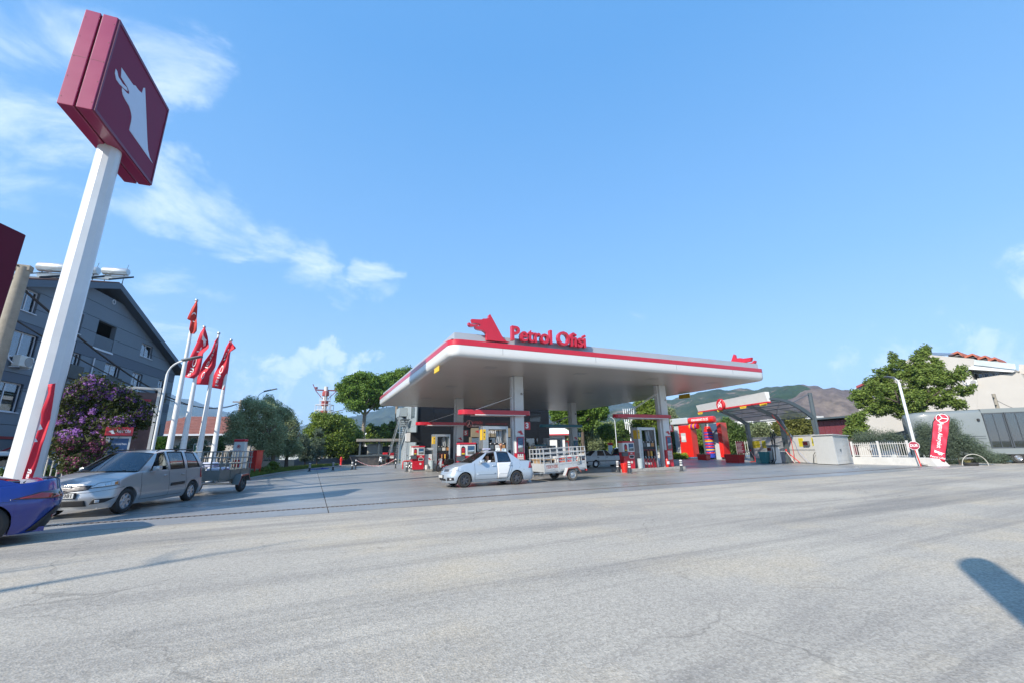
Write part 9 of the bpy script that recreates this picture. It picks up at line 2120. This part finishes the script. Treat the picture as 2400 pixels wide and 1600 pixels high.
def person(label, loc, rz, J, shirt, hair):
 """J: joint name -> xyz, local, facing -y"""
 t = thing('person', label, 'person', loc, rz)
 names = ['pelvis', 'waist', 'chest', 'neck', 'headb', 'headc', 'headt', 'shL', 'elL', 'wrL', 'paL', 'shR', 'elR', 'wrR', 'paR', 'hiL', 'knL', 'anL', 'toL', 'hiR', 'knR', 'anR', 'toR']
 rad = dict(pelvis=(.145, .11), waist=(.12, .10), chest=(.145, .11), neck=.055, headb=.062, headc=(.078, .092), headt=.066, sh=.062, el=.042, wr=.028, pa=(.034, .018), hi=.085, kn=.058, an=.04, to=.035)
 V, R_, E_ = [], [], []; idx = {}
 for n_ in names: idx[n_] = len(V); V.append(J[n_]); R_.append(rad.get(n_, rad.get(n_[:-1])))
 for a, b in (('pelvis', 'waist'), ('waist', 'chest'), ('chest', 'neck'), ('neck', 'headb'), ('headb', 'headc'), ('headc', 'headt'), ('chest', 'shL'), ('shL', 'elL'), ('elL', 'wrL'), ('wrL', 'paL'), ('chest', 'shR'), ('shR', 'elR'), ('elR', 'wrR'), ('wrR', 'paR'), ('pelvis', 'hiL'), ('hiL', 'knL'), ('knL', 'anL'), ('anL', 'toL'), ('pelvis', 'hiR'), ('hiR', 'knR'), ('knR', 'anR'), ('anR', 'toR')): E_.append((idx[a], idx[b]))
 for s in 'LR':
  w, p = Vector(J['wr'+s]), Vector(J['pa'+s]); d = (p-w).normalized(); side_ = d.cross(Vector((0, 0, 1))); side_ = side_.normalized() if side_.length > .1 else Vector((1, 0, 0)); dn = d.cross(side_)
  for k in range(4):
   o_ = side_*(-.028+.019*k); l_ = (.030, .036, .034, .026)[k]; i0 = idx['pa'+s]
   for q_ in range(3): V.append(tuple(p+o_+d*(.022+l_*(q_+.0))+dn*(.006*q_*q_))); R_.append((.0095, .009, .0075)[q_]); E_.append((i0 if q_ == 0 else len(V)-2, len(V)-1))
  b_ = w.lerp(p, .45); i0 = idx['wr'+s]
  for q_ in range(2): V.append(tuple(b_-side_*(.03+.02*q_)+d*.025*(q_+1))); R_.append((.011, .009)[q_]); E_.append((i0 if q_ == 0 else len(V)-2, len(V)-1))
 skin_mesh('body', V, E_, R_, SKIN, t)
 hc = Vector(J['headc']); ht = Vector(J['headt']); up = (ht-Vector(J['headb'])).normalized(); fw = J.get('face', Vector((0, -1, 0))); fw = Vector(fw).normalized(); fw = (fw-up*fw.dot(up)).normalized(); sd_ = up.cross(fw)
 def fp(a, b, c_): p = hc+sd_*a+fw*b+up*c_; return p
 f = MB(); f.lathe([(0, -.02), (.014, -.008), (.016, .006), (0, .014)], fp(0, .098, -.012)); f.build('nose', SKIN, t, smooth=True)
 e = MB()
 for s in (-1, 1): e.lathe([(0, -.008), (.011, 0), (0, .008)], fp(s*.032, .083, .018), n=8)
 e.build('eyes', INK, t); m_ = MB(); a_, b_ = fp(-.026, .084, -.05), fp(.026, .084, -.05); m_.tube([a_, fp(0, .091, -.052), b_], .006, 6); m_.build('mouth', M('lips', (.30, .10, .09), .6), t)
 for s in (-1, 1): MB().lathe([(0, -.03), (.014, -.02), (.016, .02), (0, .03)], fp(s*.082, -.005, 0), n=8).build('ear', SKIN, t, smooth=True)
 bm = bmesh.new(); bmesh.ops.create_uvsphere(bm, u_segments=20, v_segments=12, radius=1)
 lim = -.1 if hair == 'full' else -.35
 for v in list(bm.verts):
  z_ = v.co.z; y_ = -v.co.y
  cut = (z_ < -.15 or (y_ > .25 and z_ < .55)) if hair == 'full' else (z_ < -.35 or z_ > .32 or y_ > .05)
  if cut: bm.verts.remove(v)
 hm = MB(); bm.verts.index_update()
 hm.add([fp(v.co.x*.088, -v.co.y*.102-.004, v.co.z*.118+.02) for v in bm.verts], [[v.index for v in f_.verts] for f_ in bm.faces]); bm.free()
 o = hm.build('hair', HAIRM, t, smooth=True); md = o.modifiers.new('t', 'SOLIDIFY'); md.thickness = .012
 pick = ['pelvis', 'waist', 'chest', 'shL', 'elL', 'shR', 'elR']; pos = [Vector(J[k]) for k in pick]
 ch2 = Vector(J['chest']).lerp(Vector(J['neck']), .72); eL = Vector(J['shL']).lerp(Vector(J['elL']), .72); eR = Vector(J['shR']).lerp(Vector(J['elR']), .72)
 skin_mesh('shirt', [tuple(v) for v in (pos[0], pos[1], pos[2], ch2, pos[3], eL, pos[5], eR)], [(0, 1), (1, 2), (2, 3), (2, 4), (4, 5), (2, 6), (6, 7)], [(.162, .128), (.148, .125), (.165, .13), .075, .082, .068, .082, .068], shirt, t)
 skin_mesh('trousers', [J[k] for k in ('pelvis', 'hiL', 'knL', 'anL', 'hiR', 'knR', 'anR')], [(0, 1), (1, 2), (2, 3), (0, 4), (4, 5), (5, 6)], [(.155, .122), .105, .078, .062, .105, .078, .062], TROU, t)
 for s in 'LR': a_, b_ = Vector(J['an'+s]), Vector(J['to'+s]); MB().tube([a_+Vector((0, .05, -.03)), a_.lerp(b_, .5)-Vector((0, 0, .02)), b_+(b_-a_).normalized()*.05], [.055, .052, .04], 8).build('shoe', BLACK, t, smooth=True)
 return t
J = dict(pelvis=(0, 0, .93), waist=(0, -.03, 1.08), chest=(0, -.12, 1.32), neck=(0, -.20, 1.48), headb=(0, -.25, 1.54), headc=(-.01, -.30, 1.60), headt=(-.02, -.32, 1.68),
    shL=(.19, -.14, 1.39), elL=(.25, -.22, 1.13), wrL=(.18, -.44, 1.02), paL=(.15, -.52, .99), shR=(-.19, -.14, 1.39), elR=(-.26, -.26, 1.14), wrR=(-.14, -.47, 1.02), paR=(-.11, -.55, .99),
    hiL=(.10, 0, .88), knL=(.11, -.03, .48), anL=(.12, .02, .09), toL=(.13, -.14, .04), hiR=(-.10, 0, .88), knR=(-.12, -.05, .48), anR=(-.12, 0, .09), toR=(-.14, -.16, .04), face=(-.15, -1, -.55))
q = onY(1174, 1085, 20.9)
AT = person('balding man in pale blue shirt bending over behind the silver saloon', (q.x, 20.9, .0045), math.radians(-20), J, SHIRTB, 'bald'); AT.scale = (1.13,)*3
J = dict(pelvis=(0, 0, .30), waist=(0, .02, .42), chest=(0, .03, .66), neck=(0, .02, .81), headb=(0, .0, .87), headc=(0, -.015, .94), headt=(0, -.02, 1.02),
    shL=(.18, .03, .73), elL=(.25, -.16, .52), wrL=(.12, -.36, .62), paL=(.09, -.43, .64), shR=(-.18, .03, .73), elR=(-.25, -.14, .52), wrR=(-.12, -.36, .62), paR=(-.09, -.43, .64),
    hiL=(.1, -.05, .28), knL=(.12, -.45, .36), anL=(.12, -.66, .05), toL=(.12, -.80, .02), hiR=(-.1, -.05, .28), knR=(-.12, -.45, .36), anR=(-.12, -.66, .05), toR=(-.12, -.80, .02), face=(.25, -1, .05))
M4 = Matrix.Translation(SAL.t.location) @ SAL.t.rotation_euler.to_matrix().to_4x4() @ Matrix.Scale(SAL.t.scale[0], 4)
person('dark haired driver in white shirt seated at the open window of the silver saloon', M4 @ Vector((1.98, -.42, .30)), math.radians(-90+1.5), J, SHIRTW, 'full')
# --- air
hz_m = bpy.data.materials.new('haze_air'); hz_m.use_nodes = True; nt = hz_m.node_tree; nt.nodes.clear()
pv = nt.nodes.new('ShaderNodeVolumePrincipled'); pv.inputs['Density'].default_value = .00013; pv.inputs['Color'].default_value = (.50, .72, 1.0, 1); pv.inputs['Anisotropy'].default_value = .1
nt.links.new(pv.outputs[0], nt.nodes.new('ShaderNodeOutputMaterial').inputs['Volume'])
hb = MB().box(-6500, 8800, -900, 8700, -4, 720).build('haze', hz_m, kind='stuff')
